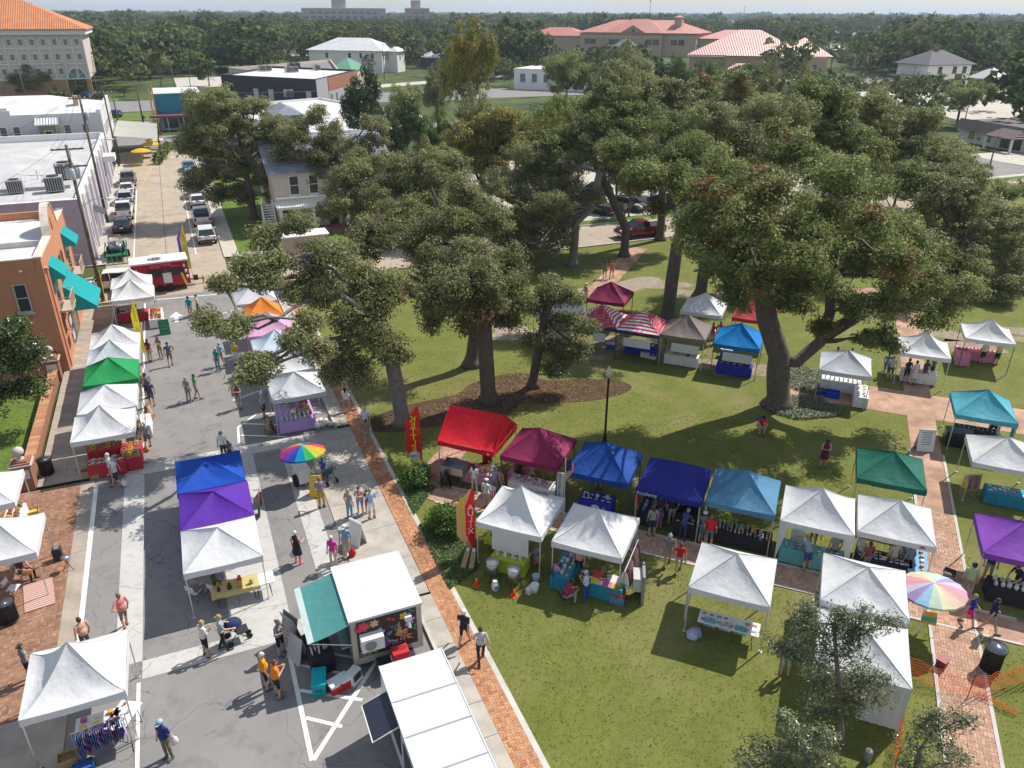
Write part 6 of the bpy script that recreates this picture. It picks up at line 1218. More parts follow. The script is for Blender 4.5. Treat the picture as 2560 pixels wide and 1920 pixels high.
P_(747,1408,30,'carry',BK,BK,'grey-haired woman in black halter dress',fem=True,hc='white',sleeve=False,dress=True,shoe=(.75,.15,.3));bag('white bag with print hanging by the woman in black',at(733,1392,.3),(.72,.72,.78));P_(836,1420,200,'stand',(.58,.03,.27),(.60,.52,.42),'white-haired woman in magenta shirt',fem=True,hc='white');P_(868,1392,190,'stand',(.18,.34,.45),(.40,.33,.26),'man in blue shirt and white cap beside the leaning board',hat='cap',hatc=WT,belly=.06);bag('bright red tote bag next to the man in blue',at(882,1390,.05),(.62,.02,.02),1.1)
P_(806,1268,330,'phone',(.25,.19,.27),(.45,.27,.03),'man in mauve tee and mustard trousers',long_=True,hc='dirty');P_(812,1205,30,'stand',(.02,.10,.42),(.3,.24,.17),'boy in blue tee behind the umbrella cart',s=.85)
P_(876,1298,30,'stand',(.28,.27,.27),(.16,.30,.44),'blonde woman in jeans in the chatting group',fem=True,hair='long',hc='blonde',long_=True);P_(902,1284,190,'phone',(.55,.30,.30),(.22,.32,.48),'girl in pink shirt in the chatting group',fem=True,hc='brown',s=.92);P_(921,1282,190,'stand',(.12,.04,.05),(.55,.07,.06),'boy in dark top and red shorts in the chatting group',s=.78);P_(931,1297,330,'phone',(.30,.45,.62),WT,'woman in pale blue top and white shorts with tan backpack',fem=True,hc='blonde')
P_(868,1032,10,'walk',(.66,.70,.76),(.22,.32,.42),'dark-haired woman in white top walking up the brick strip',fem=True,hair='long',hc='black');P_(920,1116,350,'hip',(.23,.17,.12),(.36,.28,.20),'man in brown patterned top on the brick strip',skin=1);P_(917,1085,190,'stand',(.62,.68,.76),(.4,.33,.27),'man in white tee and cap behind the brown-shirted one',hat='cap',hatc=(.5,.5,.52))
P_(662,1044,90,'stand',(.36,.52,.45),BK,'white-haired man in mint shirt at the bakery stall',hc='white',belly=.06);P_(712,1035,200,'stand',(.55,.015,.04),BK,'baker in red shirt behind the lavender table',hc='black',fem=True);P_(757,1030,240,'stand',(.48,.22,.03),BK,'helper in amber top by the bakery boxes',hc='dirty')
P_(1161,1613,20,'walk',(.02,.022,.03),(.02,.02,.025),'man in black with white hat and a cane on the brick strip',hat='cap',hatc=WT,hc='white');P_(1203,1656,350,'walk',(.44,.42,.42),BK,'woman in pale grey tunic on the brick strip',fem=True,hc='brown',long_=True,belly=.08)
P_(1187,1232,30,'stand',(.68,.68,.70),(.5,.48,.46),'woman with long black hair at the kettle corn stall',fem=True,hair='long',hc='black',long_=True);P_(1216,1272,30,'stand',(.66,.66,.66),(.46,.36,.27),'woman in white cap and white tee with black pouch',fem=True,hair='bun',hc='black',hat='cap',hatc=WT);P_(1237,1238,20,'stand',(.24,.26,.32),(.22,.22,.25),'man in blue cap and grey overalls by the maroon stall',hat='cap',hatc=(.3,.38,.52),long_=True);P_(1250,1233,40,'stand',(.62,.30,.22),(.4,.35,.33),'child in peach tee by the maroon stall',s=.85,hc='dirty')
P_(1298,1215,30,'stand',(.02,.02,.02),BK,'dark-haired woman in black at the maroon stall table',fem=True,hair='bun',hc='black',skin=3);P_(1288,1222,10,'stand',(.5,.5,.5),GY,'small child in pale grey at the maroon stall table',s=.62,hc='black',skin=1);P_(1338,1232,20,'stand',(.25,.40,.45),DN,'toddler in front of the crazy good banner',s=.5,hc='dirty');P_(1362,1195,200,'stand',(.25,.45,.50),GY,'seller in aqua shirt under the maroon canopy')
P_(1500,1212,200,'sit',(.32,.29,.25),(.3,.26,.2),'seller in beige seated under the blue canopy',hc='dirty')
P_(1588,1300,100,'stand',(.60,.02,.03),(.2,.2,.22),'man in red shirt and dark cap at the navy stall corner',hat='cap',hatc=NV);P_(1628,1340,350,'stand',(.30,.36,.29),(.03,.05,.11),'woman in sage top and navy shorts seen from behind',fem=True,hair='long',hc='auburn');P_(1646,1322,350,'stand',(.26,.07,.34),(.26,.07,.34),'girl in purple dress beside the sage-topped woman',fem=True,s=.68,hc='blonde',dress=True);P_(1648,1296,190,'stand',(.20,.04,.06),DN,'woman in burgundy top under the navy canopy',fem=True,hc='brown');P_(1677,1312,350,'stand',(.03,.035,.06),(.42,.43,.47),'man in dark shirt and grey shorts under the navy canopy',hc='brown')
P_(1704,1352,40,'lean',(.05,.08,.24),(.03,.05,.12),'grey-haired shopper in blue floral shirt leaning over the table',hc='grey',long_=True,fem=True);P_(1770,1366,20,'stand',(.62,.025,.03),(.2,.2,.22),'man in red tee with square print on the back',hc='dirty',belly=.05);P_(1754,1357,20,'stand',(.16,.19,.22),(.05,.22,.26),'woman in white and blue cap beside the red tee',fem=True,hat='cap',hatc=(.6,.62,.75))
P_(1668,1414,10,'walk',(.21,.20,.22),(.36,.31,.25),'white-haired man in grey shirt walking to the navy canopy',hc='white');P_(1695,1432,10,'walk',(.52,.02,.03),(.45,.36,.29),'woman in crimson tee walking with the white-haired man',fem=True,hc='auburn',s=.93)
P_(1446,1442,200,'stand',(.62,.32,.32),BK,'woman in pink tee and black shorts at the clothing stall',fem=True,belly=.08,hc='brown');P_(1464,1500,300,'phone',(.55,.66,.82),(.02,.08,.36),'child in pale blue cap and blue trousers on the lawn',fem=True,hat='cap',hatc=(.35,.55,.8),hair='pony',hc='dirty',long_=True,s=.88);P_(1412,1512,60,'sitlean',(.27,.03,.05),(.26,.28,.30),'man in maroon tee seated and bending forward',hc='black',belly=.06);P_(1390,1462,60,'sit',(.55,.28,.38),GY,'woman in pink shirt seated beside the clothing stall',fem=True,hc='auburn');P_(1340,1420,330,'sit',(.20,.22,.26),(.35,.02,.03),'woman in grey and red seated at the coffee stall',fem=True,hc='dirty',long_=True)
P_(1528,697,20,'walk',(.60,.13,.10),KH,'man in coral shirt on the far sandy path',hc='dirty');P_(1511,697,10,'walk',(.16,.16,.17),(.13,.13,.14),'companion in grey on the far sandy path',fem=True,hair='long');P_(1463,757,60,'stand',(.58,.20,.18),(.5,.45,.4),'man in salmon shirt and white cap by the lone maroon canopy',hat='cap',hatc=WT);P_(1778,862,200,'stand',(.45,.015,.08),KH,'woman in crimson top behind the brown canopy',fem=True,hc='black',hair='bun');P_(1796,858,200,'stand',(.42,.02,.09),(.45,.38,.3),'second woman in crimson behind the brown canopy',fem=True,hc='black',hair='long')
P_(1900,1080,185,'sitlean',(.62,.06,.07),(.5,.3,.22),'man in red shirt and black cap crouched on the shaded lawn',hat='cap',hatc=BK);P_(2056,1168,185,'phone',(.11,.012,.03),(.10,.012,.03),'woman in burgundy outfit photographing from the lawn',fem=True,hat='cap',hatc=BK,hc='black',sleeve=False,dress=True)
P_(2030,1362,190,'lean',(.33,.33,.36),GY,'seller in grey tee behind the turquoise table',hc='dirty');P_(2014,1424,350,'lean',(.25,.36,.48),(.05,.09,.22),'woman in blue striped top and denim shorts at the turquoise table',fem=True,hc='blonde',hair='bun');P_(2078,1412,0,'stand',(.30,.30,.33),(.2,.2,.22),'man in grey tee with lime bag at the turquoise table',hc='grey')
P_(2232,1398,190,'sit',(.58,.42,.05),(.3,.25,.1),'seller in yellow shirt seated under the emblem canopy',hc='black',fem=True,skin=3,belly=.06);P_(2224,1432,350,'stand',(.50,.46,.42),KH,'man in tan cap and cream tee at the jewellery table',hat='cap',hatc=(.28,.24,.17));P_(2143,1418,60,'stand',(.6,.55,.58),GY,'woman in white top with brown hair at the jewellery table',fem=True,hc='auburn',hair='bun');P_(2160,1432,350,'stand',(.25,.08,.09),GY,'shopper in dark red at the jewellery table',hc='brown',s=.95);P_(2262,1438,350,'stand',(.2,.22,.3),BK,'auburn-haired shopper at the end of the jewellery table',fem=True,hc='auburn',s=.95)
P_(2412,1492,30,'stand',(.36,.46,.28),(.30,.25,.2),'man in pale green tee and navy cap by the violet canopy',hat='cap',hatc=NV,belly=.06);P_(2463,1452,200,'stand',(.03,.035,.08),(.4,.35,.3),'seller in navy shirt under the violet canopy',hc='brown',belly=.06);P_(2536,1486,250,'lean',(.022,.024,.06),BK,'woman in navy bending over the violet stall table',fem=True,hc='brown');P_(2415,1562,120,'walk',(.01,.035,.36),(.75,.0,.16),'long-haired girl in blue top and hot pink shorts',fem=True,hair='long',hc='blonde',s=.9);P_(2467,1582,100,'walk',(.014,.02,.065),(.33,.27,.22),'man in navy tee and khaki shorts walking the cross path',hc='brown')
P_(2452,910,350,'stand',(.62,.60,.62),BK,'shopper in white tee and black shorts on the plaza',hc='brown',group=None);P_(2487,913,340,'stand',(.62,.60,.30),BK,'woman in pale yellow top with shoulder strap on the plaza',fem=True,hc='auburn');P_(2262,956,350,'stand',(.03,.04,.10),BK,'woman in navy at the crowded plaza canopy',fem=True);P_(2280,962,350,'stand',(.55,.55,.58),(.5,.5,.54),'woman in white floral dress at the crowded plaza canopy',fem=True,dress=True,hc='brown');P_(2306,958,340,'stand',(.03,.05,.14),(.1,.1,.16),'man in dark blue at the crowded plaza canopy');P_(2222,950,20,'stand',(.40,.42,.46),(.05,.06,.07),'man in grey left of the crowded plaza canopy',hc='dirty');P_(2212,940,40,'stand',(.10,.26,.28),DN,'person in teal left of the crowded plaza canopy',fem=True);P_(2325,948,330,'stand',(.02,.18,.18),BK,'woman in dark teal right of the crowded plaza canopy',fem=True,hc='black')
P_(2085,925,350,'stand',(.03,.03,.035),BK,'seller in black under the canopy beside the great oak',fem=True);P_(2120,928,190,'stand',(.10,.14,.10),(.05,.09,.06),'seller in dark green under the canopy beside the great oak',fem=True);P_(2005,915,30,'stand',(.5,.56,.60),(.25,.42,.38),'child in white and mint near the great oak',s=.7);P_(2475,1100,200,'stand',(.42,.25,.16),BK,'seller in tan under the sky teal canopy',fem=True,hc='brown',skin=3)
P_(302,805,60,'sit',(.03,.04,.10),(.02,.02,.03),'man in navy lounging in a chair at the far fruit stall',long_=True,hc='grey');P_(62,1450,90,'sit',(.10,.04,.05),BK,'guitar player in dark clothes at the left edge',long_=True,hc='brown');P_(492,1498,20,'sit',(.27,.24,.26),(.20,.18,.2),'man in white cap and grey tee seated from behind',hat='cap',hatc=WT);P_(546,1494,30,'sit',(.06,.08,.04),(.03,.03,.035),'man in olive tee seated beside him',hc='brown')
P_(1960,1690,20,'stand',(.22,.42,.50),(.45,.5,.5),'person in aqua behind the young oak',hc='dirty')
# ---------------------------------------------------------------- vehicles
TYRE=M((.022,.022,.023),.85,0,.1);RIM=M((.50,.51,.53),.3,.8,.05);CHROME=M((.60,.61,.63),.2,.9,.0)
HEADL=M((.70,.72,.75),.15,0,.0);TAILL=M((.45,.012,.015),.2,0,.0);TRIM=M((.03,.03,.032),.5,0,.1);PLATE=M((.62,.63,.60),.5,0,.1)
CARGL=M((.018,.022,.026),.06,0,0,spec=.9)
def wheel_mesh(r,w):
 t=MB();t.lathe([(r*.60,-w/2),(r*.93,-w/2),(r,-w*.32),(r,w*.32),(r*.93,w/2),(r*.60,w/2)],n=20);t.v=[(z,x,y)for x,y,z in t.v]
 q=MB();q.lathe([(0,-w*.36),(r*.58,-w*.42),(r*.63,-w*.30),(r*.63,w*.30),(r*.58,w*.42),(0,w*.36)],n=16)
 for i in range(6):
  a=6.283*i/6
  for s in(-1,1):q.box((r*.33*math.cos(a),r*.33*math.sin(a),s*w*.42),(r*.52,r*.11,w*.10),a)
 q.v=[(z,x,y)for x,y,z in q.v];return t.mesh('tyre',TYRE,True),q.mesh('rim',RIM,False)
WM=wheel_mesh(.35,.22);WM2=wheel_mesh(.40,.26);WM3=wheel_mesh(.33,.2)
def wheels(t,pts,wm=WM,r=.35):
 for x,y in pts:
  w=link('wheel',wm[0],t,(x,y,r));link('rim',wm[1],w)
def loft(mb,st,m=0):
 """closed section rings: st = [(y, [(x, z) ...half profile from bottom centre to top centre])]"""
 n=len(st[0][1]);vs=[]
 for y,pr in st:
  vs+=[(x,y,z)for x,z in pr]+[(-x,y,z)for x,z in reversed(pr)]
 k=2*n;fs=[(i*k+j,i*k+(j+1)%k,(i+1)*k+(j+1)%k,(i+1)*k+j)for i in range(len(st)-1)for j in range(k)]
 fs+=[tuple(range(k-1,-1,-1)),tuple(range((len(st)-1)*k,len(st)*k))];mb.add(vs,fs,m)
def sec(w,zb,zt,cr=.08):return[(0,zb),(w*.86,zb),(w*.97,zb+.12),(w,zb+(zt-zb)*.45),(w*.985,zt-cr*1.6),(w*.90,zt-cr*.25),(w*.55,zt),(0,zt+.01)]
CARM={}
def car_meshes(kind):
 if kind in CARM:return CARM[kind]
 if kind=='pickup':
  L_,W_,H_=5.6,.98,1.82;st=[(-2.8,.93,.45,1.10),(-2.72,.96,.42,1.15),(-1.9,.98,.38,1.17),(-.8,.98,.36,1.17),(.9,.98,.36,1.17),(1.5,.97,.38,1.16),(2.4,.95,.42,1.10),(2.72,.90,.48,.98),(2.8,.84,.52,.86)]
  cab=[(-.85,1.14,.86),(-.62,1.76,.74),(.55,1.80,.74),(1.42,1.15,.88)]
 elif kind=='suv':
  L_,W_,H_=4.7,.92,1.68;st=[(-2.35,.80,.50,.98),(-2.28,.87,.42,1.02),(-1.6,.92,.34,1.05),(0,.92,.33,1.02),(1.0,.92,.34,1.02),(1.7,.90,.38,.98),(2.2,.84,.42,.86),(2.35,.74,.50,.74)]
  cab=[(-2.18,1.00,.80),(-1.78,1.58,.70),(-.3,1.66,.69),(.25,1.62,.68),(1.15,1.00,.82)]
 else:
  L_,W_,H_=4.75,.90,1.45;st=[(-2.37,.74,.48,.88),(-2.28,.84,.40,.96),(-1.5,.90,.32,.96),(0,.90,.30,.93),(1.0,.90,.32,.93),(1.7,.88,.36,.88),(2.2,.82,.40,.78),(2.37,.70,.46,.66)]
  cab=[(-1.75,.94,.78),(-1.0,1.38,.64),(-.2,1.43,.64),(.25,1.40,.63),(1.15,.92,.80)]
 b=MB();loft(b,[(y,sec(w,zb,zt))for y,w,zb,zt in st]);g=MB();vs=[];n=len(cab)
 zl=cab[0][1];zr=cab[-1][1]
 base=[(y,(zl if i<n/2 else zr)-.05,[.86,.80,.82][0]*W_)for i,(y,z,w)in enumerate(cab)]
 for y,z,w in cab:vs+=[(-w,y,z),(w,y,z)]
 for y,z,w in base:vs+=[(-W_*.92,y,z),(W_*.92,y,z)]
 fs=[]
 for i in range(n-1):a=2*i;fs+=[(a,a+1,a+3,a+2),(a,a+2,2*n+a+2,2*n+a),(a+1,2*n+a+1,2*n+a+3,a+3)]
 g.add(vs,fs);r=MB();ins=cab[1:-1];vs=[]
 for y,z,w in ins:vs+=[(-w*.99,y,z+.012),(w*.99,y,z+.012),(-w*1.02,y,z-.05),(w*1.02,y,z-.05)]
 k=len(ins);fs=[]
 for i in range(k-1):a=4*i;fs+=[(a,a+1,a+5,a+4),(a+2,a,a+4,a+6),(a+1,a+3,a+7,a+5)]
 fs+=[(0,2,3,1),(4*k-4,4*k-3,4*k-1,4*k-2)];r.add(vs,fs)
 pl=[]
 for i in range(n):
  y,z,w=cab[i];yb,zb,wb=base[i]
  if i in(0,n-1):j=1 if i==0 else n-2;continue
  for s in(-1,1):pl.append(MB().tube([(s*w*1.01,y,z-.02),(s*W_*.925,yb+(.18 if i==n-2 else-.05),zb+.02)],.035,4))
 for a_,b_ in((0,1),(n-1,n-2)):
  for s in(-1,1):pl.append(MB().tube([(s*W_*.92,base[a_][0],base[a_][1]+.02),(s*cab[b_][2]*1.0,cab[b_][0],cab[b_][1]-.02)],.035,4))
 CARM[kind]=(L_,W_,b.mesh('body',TRIM,True),g.mesh('windows',CARGL),r.mesh('roof',TRIM),[p.mesh('pillar',TRIM)for p in pl],cab)
 return CARM[kind]
def paint(c):return M(c,.28,.15 if max(c)<.5 else 0,.02,2,coat=.6)
def car(kind,label,p,rz,col,group='parked cars'):
 L_,W_,b,g,r,pl,cab=car_meshes(kind);t=thing({'pickup':'pickup_truck','suv':'sport_utility_car','sedan':'saloon_car'}[kind],label,'truck' if kind=='pickup' else 'car',p,rz,group);pm=paint(col)
 def lk(n,me,mt):
  o=link(n,me,t);o.material_slots[0].link='OBJECT';o.material_slots[0].material=mt;return o
 lk('body',b,pm);lk('windows',g,CARGL);lk('roof',r,pm)
 for q in pl:lk('pillar',q,pm)
 wb={'pickup':(-1.75,1.85),'suv':(-1.4,1.4),'sedan':(-1.4,1.42)}[kind];wheels(t,[(s*(W_-.11),y)for s in(-1,1)for y in wb],WM2 if kind=='pickup' else WM,.40 if kind=='pickup' else .35)
 for s in(-1,1):
  for y in wb:m=MB();m.lathe([(.43,-.012),(.47,-.012),(.47,.012),(.43,.012)],n=18);m.v=[(s*(W_+.002)+z,y+x,.38+yy)for x,yy,z in m.v];m.build('wheel_arch',TRIM,t)
  MB().box((s*W_*.72,L_/2-.10,.80 if kind!='pickup' else .95),(.36,.16,.15)).build('headlight',HEADL,t);MB().box((s*W_*.78,-L_/2+.05,.86 if kind!='pickup' else .98),(.26,.12,.16 if kind!='pickup' else .3)).build('taillight',TAILL,t)
  MB().box((s*(W_+.10),cab[-1][0]-.25,cab[-1][1]+.06),(.20,.10,.13)).build('mirror',pm,t)
  for y in(.25,-.65):MB().box((s*W_*1.0,y,.86),(.03,.16,.03)).build('door_handle',CHROME,t)
 MB().box((0,-L_/2+.02,.55),(W_*1.75,.14,.16)).build('bumper',CHROME if kind=='pickup' else TRIM,t);MB().box((0,L_/2-.06,.55),(W_*1.7,.16,.18)).build('bumper',CHROME if kind=='pickup' else TRIM,t)
 MB().box((0,-L_/2-.03,.78),(.32,.02,.16)).build('number_plate',PLATE,t);MB().box((0,L_/2-.02,.78),(W_*1.05,.06,.20)).build('grille',TRIM,t)
 if kind=='pickup':
  MB().bx(-.80,.80,-2.62,-.95,1.165,1.195).build('bed_cover',TRIM,t);m=MB();m.bx(-.97,-.82,-2.74,-.9,1.13,1.24);m.build('bed_rail',pm,t);m=MB();m.bx(.82,.97,-2.74,-.9,1.13,1.24);m.build('bed_rail',pm,t);m=MB();m.bx(-.82,.82,-2.78,-2.66,1.1,1.22);m.build('tailgate',pm,t)
 return t
def yat(u,v):return at(u,v).y
g1_,g2_='cars along the left kerb','cars along the right kerb'
WTC,SLV,GRY,BLU,DKC,REDP=(.74,.74,.73),(.48,.50,.53),(.16,.17,.19),(.07,.20,.36),(.03,.035,.045),(.19,.005,.011)
for k,lb,u,v,c in[('pickup','dark grey pickup farthest up the left kerb',321,468,GRY),('sedan','white saloon behind the grey pickup at the left kerb',312,492,WTC),('suv','pale silver car between white saloon and white pickup',310,516,SLV),('pickup','white pickup at the left kerb',306,553,WTC),('sedan','dark blue coupe nearest the green trailer',311,588,(.03,.045,.09))]:
 car(k,lb,(-6.75,yat(u,v)+2.4,0),0,c,g1_)
for k,lb,u,v,c in[('sedan','blue saloon farthest up the right kerb',467,432,(.05,.22,.34)),('suv','blue-grey car second up the right kerb',475,456,(.12,.24,.32)),('suv','grey car with dark rear window at the right kerb',486,499,(.22,.24,.30)),('sedan','white saloon between grey car and white pickup',498,523,WTC),('pickup','white pickup at the right kerb',508,568,WTC),('suv','white hatch-backed car nearest the crossing on the right kerb',522,614,WTC)]:
 car(k,lb,(1.55,yat(u,v)+2.3,0),R(.5),c,g2_)
car('pickup','shiny red pickup parked under the trees behind the park',(45.3,71.2,0),R(88),REDP,None);car('suv','grey-green car facing the park behind the red pickup',(50.6,82.4,0),R(205),(.16,.18,.18),'cars in the car park');car('pickup','black pickup half hidden by the leaning oak',(46.4,82.8,0),R(20),DKC,'cars in the car park');car('suv','dark blue van deeper in the car park',(51,92,0),R(80),(.03,.05,.09),'cars in the car park');car('pickup','black truck beside the dark blue van',(45.5,89,0),R(60),DKC,'cars in the car park');car('sedan','dark saloon right of the grey-green car',(56,82.5,0),R(200),DKC,'cars in the car park');car('sedan','white car under the magnolias',(26.5,82.4,0),R(85),WTC,None)
for i,(x,y,c,lb)in enumerate([(-17,254,DKC,'black car before the hotel corner'),(-21,258,(.05,.08,.2),'blue car before the hotel corner'),(-12,208,(.04,.06,.14),'dark blue car by the corner lawn'),(62,292,(.5,.5,.5),'silver car by the white house road')]):car('suv',lb,(x,y,0),R(60),c,'distant cars')
car('suv','white car hitched ahead of the red snack trailer',(-7.3,73.3,0),R(86),WTC,None)
# red snack trailer
RT=M((.36,.012,.025),.4,0,.08,1)
rt=thing('snack_trailer','red snack trailer with serving hatches and white roof','trailer',(-5.1,70.7,0),R(3))
MB().bx(0,4.5,0,2.2,.45,2.55).build('body',RT,rt);MB().bx(-.06,4.56,-.06,2.26,2.55,2.68).build('roof',WHITE,rt)
ac_=MB().bx(1.6,2.5,.6,1.5,2.68,2.95).build('roof_unit',WHITE,rt);MB().bx(1.75,2.35,.55,.6,2.72,2.9).build('grille',GREYMET,ac_)
for x in(1.2,2.75):
 h=MB().bx(x,x+1.35,-.03,.0,1.35,2.0).build('serving_hatch',DARK,rt);m=MB();m.add([(x,-.05,2.05),(x+1.35,-.05,2.05),(x+1.35,-.45,2.28),(x,-.45,2.28)],[(0,1,2,3)]);m.build('hatch_flap',RT,rt);MB().bx(x+.3,x+1.05,-.05,-.03,2.08,2.2).build('hatch_sign',WHITE,h)
text('SNOW CONES',.26,(2.3,-.03,2.36),(math.pi/2,0,0),M((.60,.45,.50),.6),rt,'lettering',.003)
MB().bx(2.35,3.05,-.06,-.04,.75,1.65).build('menu_poster',WHITE,rt);m=MB();m.box((4.0,-.06,1.0),(.22,.02,1.0));m.v=[(4.0+(x-4.0)*.95+(z-1.0)*-.25,y,z)for x,y,z in m.v];m.build('sale_banner',M((.75,.58,.03),.6),rt)
for x,z in((.35,2.0),(4.15,2.1),(4.25,1.6),(4.3,1.1)):MB().lathe([(.07,0),(.11,.22),(.0,.3)],(x,-.03,z-.1),8).build('cup_emblem',WHITE,rt)
wheels(rt,[(2.0,.05),(2.75,.05),(2.0,2.15),(2.75,2.15)],WM3,.33)
for c in rt.children:
 if c.name.startswith('wheel'):c.rotation_euler=(0,0,math.pi/2)
MB().tube([(4.5,1.1,.5),(5.8,1.1,.45)],.06,6).build('drawbar',RT,rt);MB().bx(4.8,5.2,.9,1.3,.4,.8).build('gas_bottle_box',TRIM,rt);MB().tube([(5.6,1.1,.0),(5.6,1.1,.7)],.04,6).build('jack_stand',RT,rt)
# green utility trailer
gt=thing('utility_trailer','green open utility trailer loaded with an off-road buggy','trailer',(-6.9,82.0,0),R(2));GTM=M((.015,.13,.07),.5,0,.15,3)
MB().bx(-.95,.95,0,3.8,.55,.64).build('deck',GTM,gt)
for s in(-1,1):
 m=MB();m.tube([(s*.95,0,.64),(s*.95,0,1.15),(s*.95,3.8,1.15),(s*.95,3.8,.64)],.04,5);m.build('side_rail',GTM,gt)
m=MB()
for k in range(5):m.tube([(-.9,-.9,.05+.0),(-.9,0,.6)],.03,4)if k==0 else m.tube([(-.9+.45*k,-.9,.05),(-.9+.45*k,0,.6)],.03,4)
m.tube([(-.9,-.9,.05),(.9,-.9,.05)],.04,4);m.build('ramp',GTM,gt);wheels(gt,[(-1.05,2.0),(1.05,2.0)],WM3,.33)
bg_=thing('buggy','grey off-road buggy with roll cage on the green trailer','vehicle',(-6.95,84.2,.64))
m=MB();loft(m,[(-1.2,sec(.55,.3,.75)),(-.2,sec(.65,.25,.8)),(.8,sec(.6,.3,.75)),(1.3,sec(.45,.35,.6))]);m.build('body',GREYMET,bg_,True);m=MB();m.tube([(-.55,-.9,.7),(-.5,-.6,1.45),(-.5,.3,1.45),(-.55,.9,.75)],.035,5);m.build('roll_cage',STEEL,bg_);m=MB();m.tube([(.55,-.9,.7),(.5,-.6,1.45),(.5,.3,1.45),(.55,.9,.75)],.035,5);m.build('roll_cage',STEEL,bg_);MB().bx(-.5,.5,-.6,.3,1.44,1.5).build('roof',DARK,bg_)
wheels(bg_,[(-.65,-.8),(.65,-.8),(-.65,.9),(.65,.9)],WM3,.33)
# ---- food trailer with mural and teal awning
SIDE=M((.50,.47,.44),.35,.6,.08,2);ROOFW=M((.62,.62,.61),.5,0,.16,1.1,.2,6)
f1=thing('food_trailer','white-roofed food trailer with flower mural and teal awning','food trailer',(2.93,21.55,0))
MB().bx(0,2.62,0,3.2,.42,2.46).build('body',SIDE,f1);MB().bx(-.05,2.67,-.05,3.25,2.46,2.55).build('roof',ROOFW,f1)
MB().bx(.2,2.42,-.025,0,.75,2.38).build('mural_panel',M((.045,.025,.03),.45,0,.2,3),f1)
rm=random.Random(4)
def petal(cx,cz,r,c,n=5,w=.5,nm='mural_flower',y=-.03):
 m=MB();a0=rm.random()*6
 for i in range(n):
  a=a0+6.283*i/n;d=(math.cos(a),math.sin(a));q=(-d[1],d[0]);m.add([(cx,y-i*.0006,cz),(cx+d[0]*r*.5+q[0]*r*w*.5,y-i*.0006,cz+d[1]*r*.5+q[1]*r*w*.5),(cx+d[0]*r,y-i*.0006,cz+d[1]*r),(cx+d[0]*r*.5-q[0]*r*w*.5,y-i*.0006,cz+d[1]*r*.5-q[1]*r*w*.5)],[(0,3,2,1)])
 m.build(nm,M(c,.5,0,.25,9),f1)
for cx,cz,r,c,n,w in[(.45,2.15,.26,(.62,.04,.10),7,.7),(.30,2.1,.2,(.55,.05,.05),6,.7),(.85,2.18,.2,(.55,.40,.22),6,.6),(1.55,2.12,.1,(.65,.06,.08),5,.5),(1.4,2.2,.1,(.65,.08,.1),5,.5),(1.95,2.15,.2,(.72,.48,.03),5,.8),(1.05,1.85,.09,(.5,.38,.68),5,.8),(1.15,1.72,.09,(.5,.38,.68),5,.8),(2.1,1.85,.09,(.52,.40,.7),5,.8),(2.22,1.78,.09,(.52,.40,.7),5,.8),(2.05,1.7,.09,(.52,.4,.7),5,.8),(2.3,1.92,.08,(.52,.4,.7),5,.8),(2.3,1.5,.18,(.05,.35,.12),3,.5),(.65,1.0,.3,(.12,.38,.07),5,.5),(.4,.95,.24,(.02,.26,.30),4,.5),(1.2,1.1,.2,(.28,.04,.42),7,.6),(1.25,1.4,.36,(.02,.30,.42),3,.45),(1.6,1.75,.22,(.03,.28,.40),3,.4),(.35,.82,.16,(.65,.1,.06),3,.4),(.55,.84,.16,(.65,.12,.06),3,.4),(2.2,2.3,.18,(.02,.24,.3),3,.5)]:petal(cx,cz,r,c,n,w)
for k in range(5):petal(1.95+.1*math.cos(k),1.12+.08*k,.24,(.66,.20+.05*k,.12),3,.35,y=-.045)
m=MB();m.add([(1.55,-.034,1.35),(1.95,-.034,1.35),(1.86,-.034,1.5),(1.79,-.034,1.75),(1.75,-.034,2.0),(1.71,-.034,1.75),(1.64,-.034,1.5)],[(0,1,2,6),(6,2,3,5),(3,4,5)]);m.build('mural_pagoda',M((.42,.30,.12),.5),f1)
text('Thai Cafe',.2,(1.72,-.04,1.12),(math.pi/2,0,0),WHITE,f1,'lettering',.003);text('Thai food',.1,(1.62,-.04,.98),(math.pi/2,0,0),WHITE,f1,'lettering',.003)
ac1=MB().bx(.28,1.1,-.42,-.03,1.3,1.85).build('air_conditioner',WHITE,f1);m=MB();m.lathe([(.02,0),(.21,0),(.21,.02),(.02,.02)],n=18);m.v=[(.6+x,-.43-z,1.57+y)for x,y,z in m.v];m.build('grille',GREYMET,ac1)
MB().bx(1.95,2.2,-.2,-.03,2.0,2.2).build('exhaust_box',WHITE,f1);MB().tube([(2.08,-.12,2.02),(2.1,-.22,1.72)],[.07,.06],8).build('exhaust_pipe',WHITE,f1)
gen=thing('generator','red and grey portable generator on the trailer drawbar','generator',(4.55,21.1,.55));m=MB();m.bx(-.3,.3,-.24,.24,.1,.5);m.build('casing',M((.55,.03,.04),.4),gen);MB().bx(-.33,.33,-.27,.27,0,.1).build('base',PLAST,gen);MB().tube([(-.2,0,.5),(-.2,0,.6),(.2,0,.6),(.2,0,.5)],.02,5).build('handle',TRIM,gen)
MB().bx(.8,2.2,-.75,.0,.40,.52).build('drawbar_tray',TRIM,f1);MB().tube([(1.3,-.7,.45),(1.3,-1.5,.45)],.05,6).build('drawbar',TRIM,f1)
wheels(f1,[(-.02,1.6),(2.64,1.6)],WM3,.33)
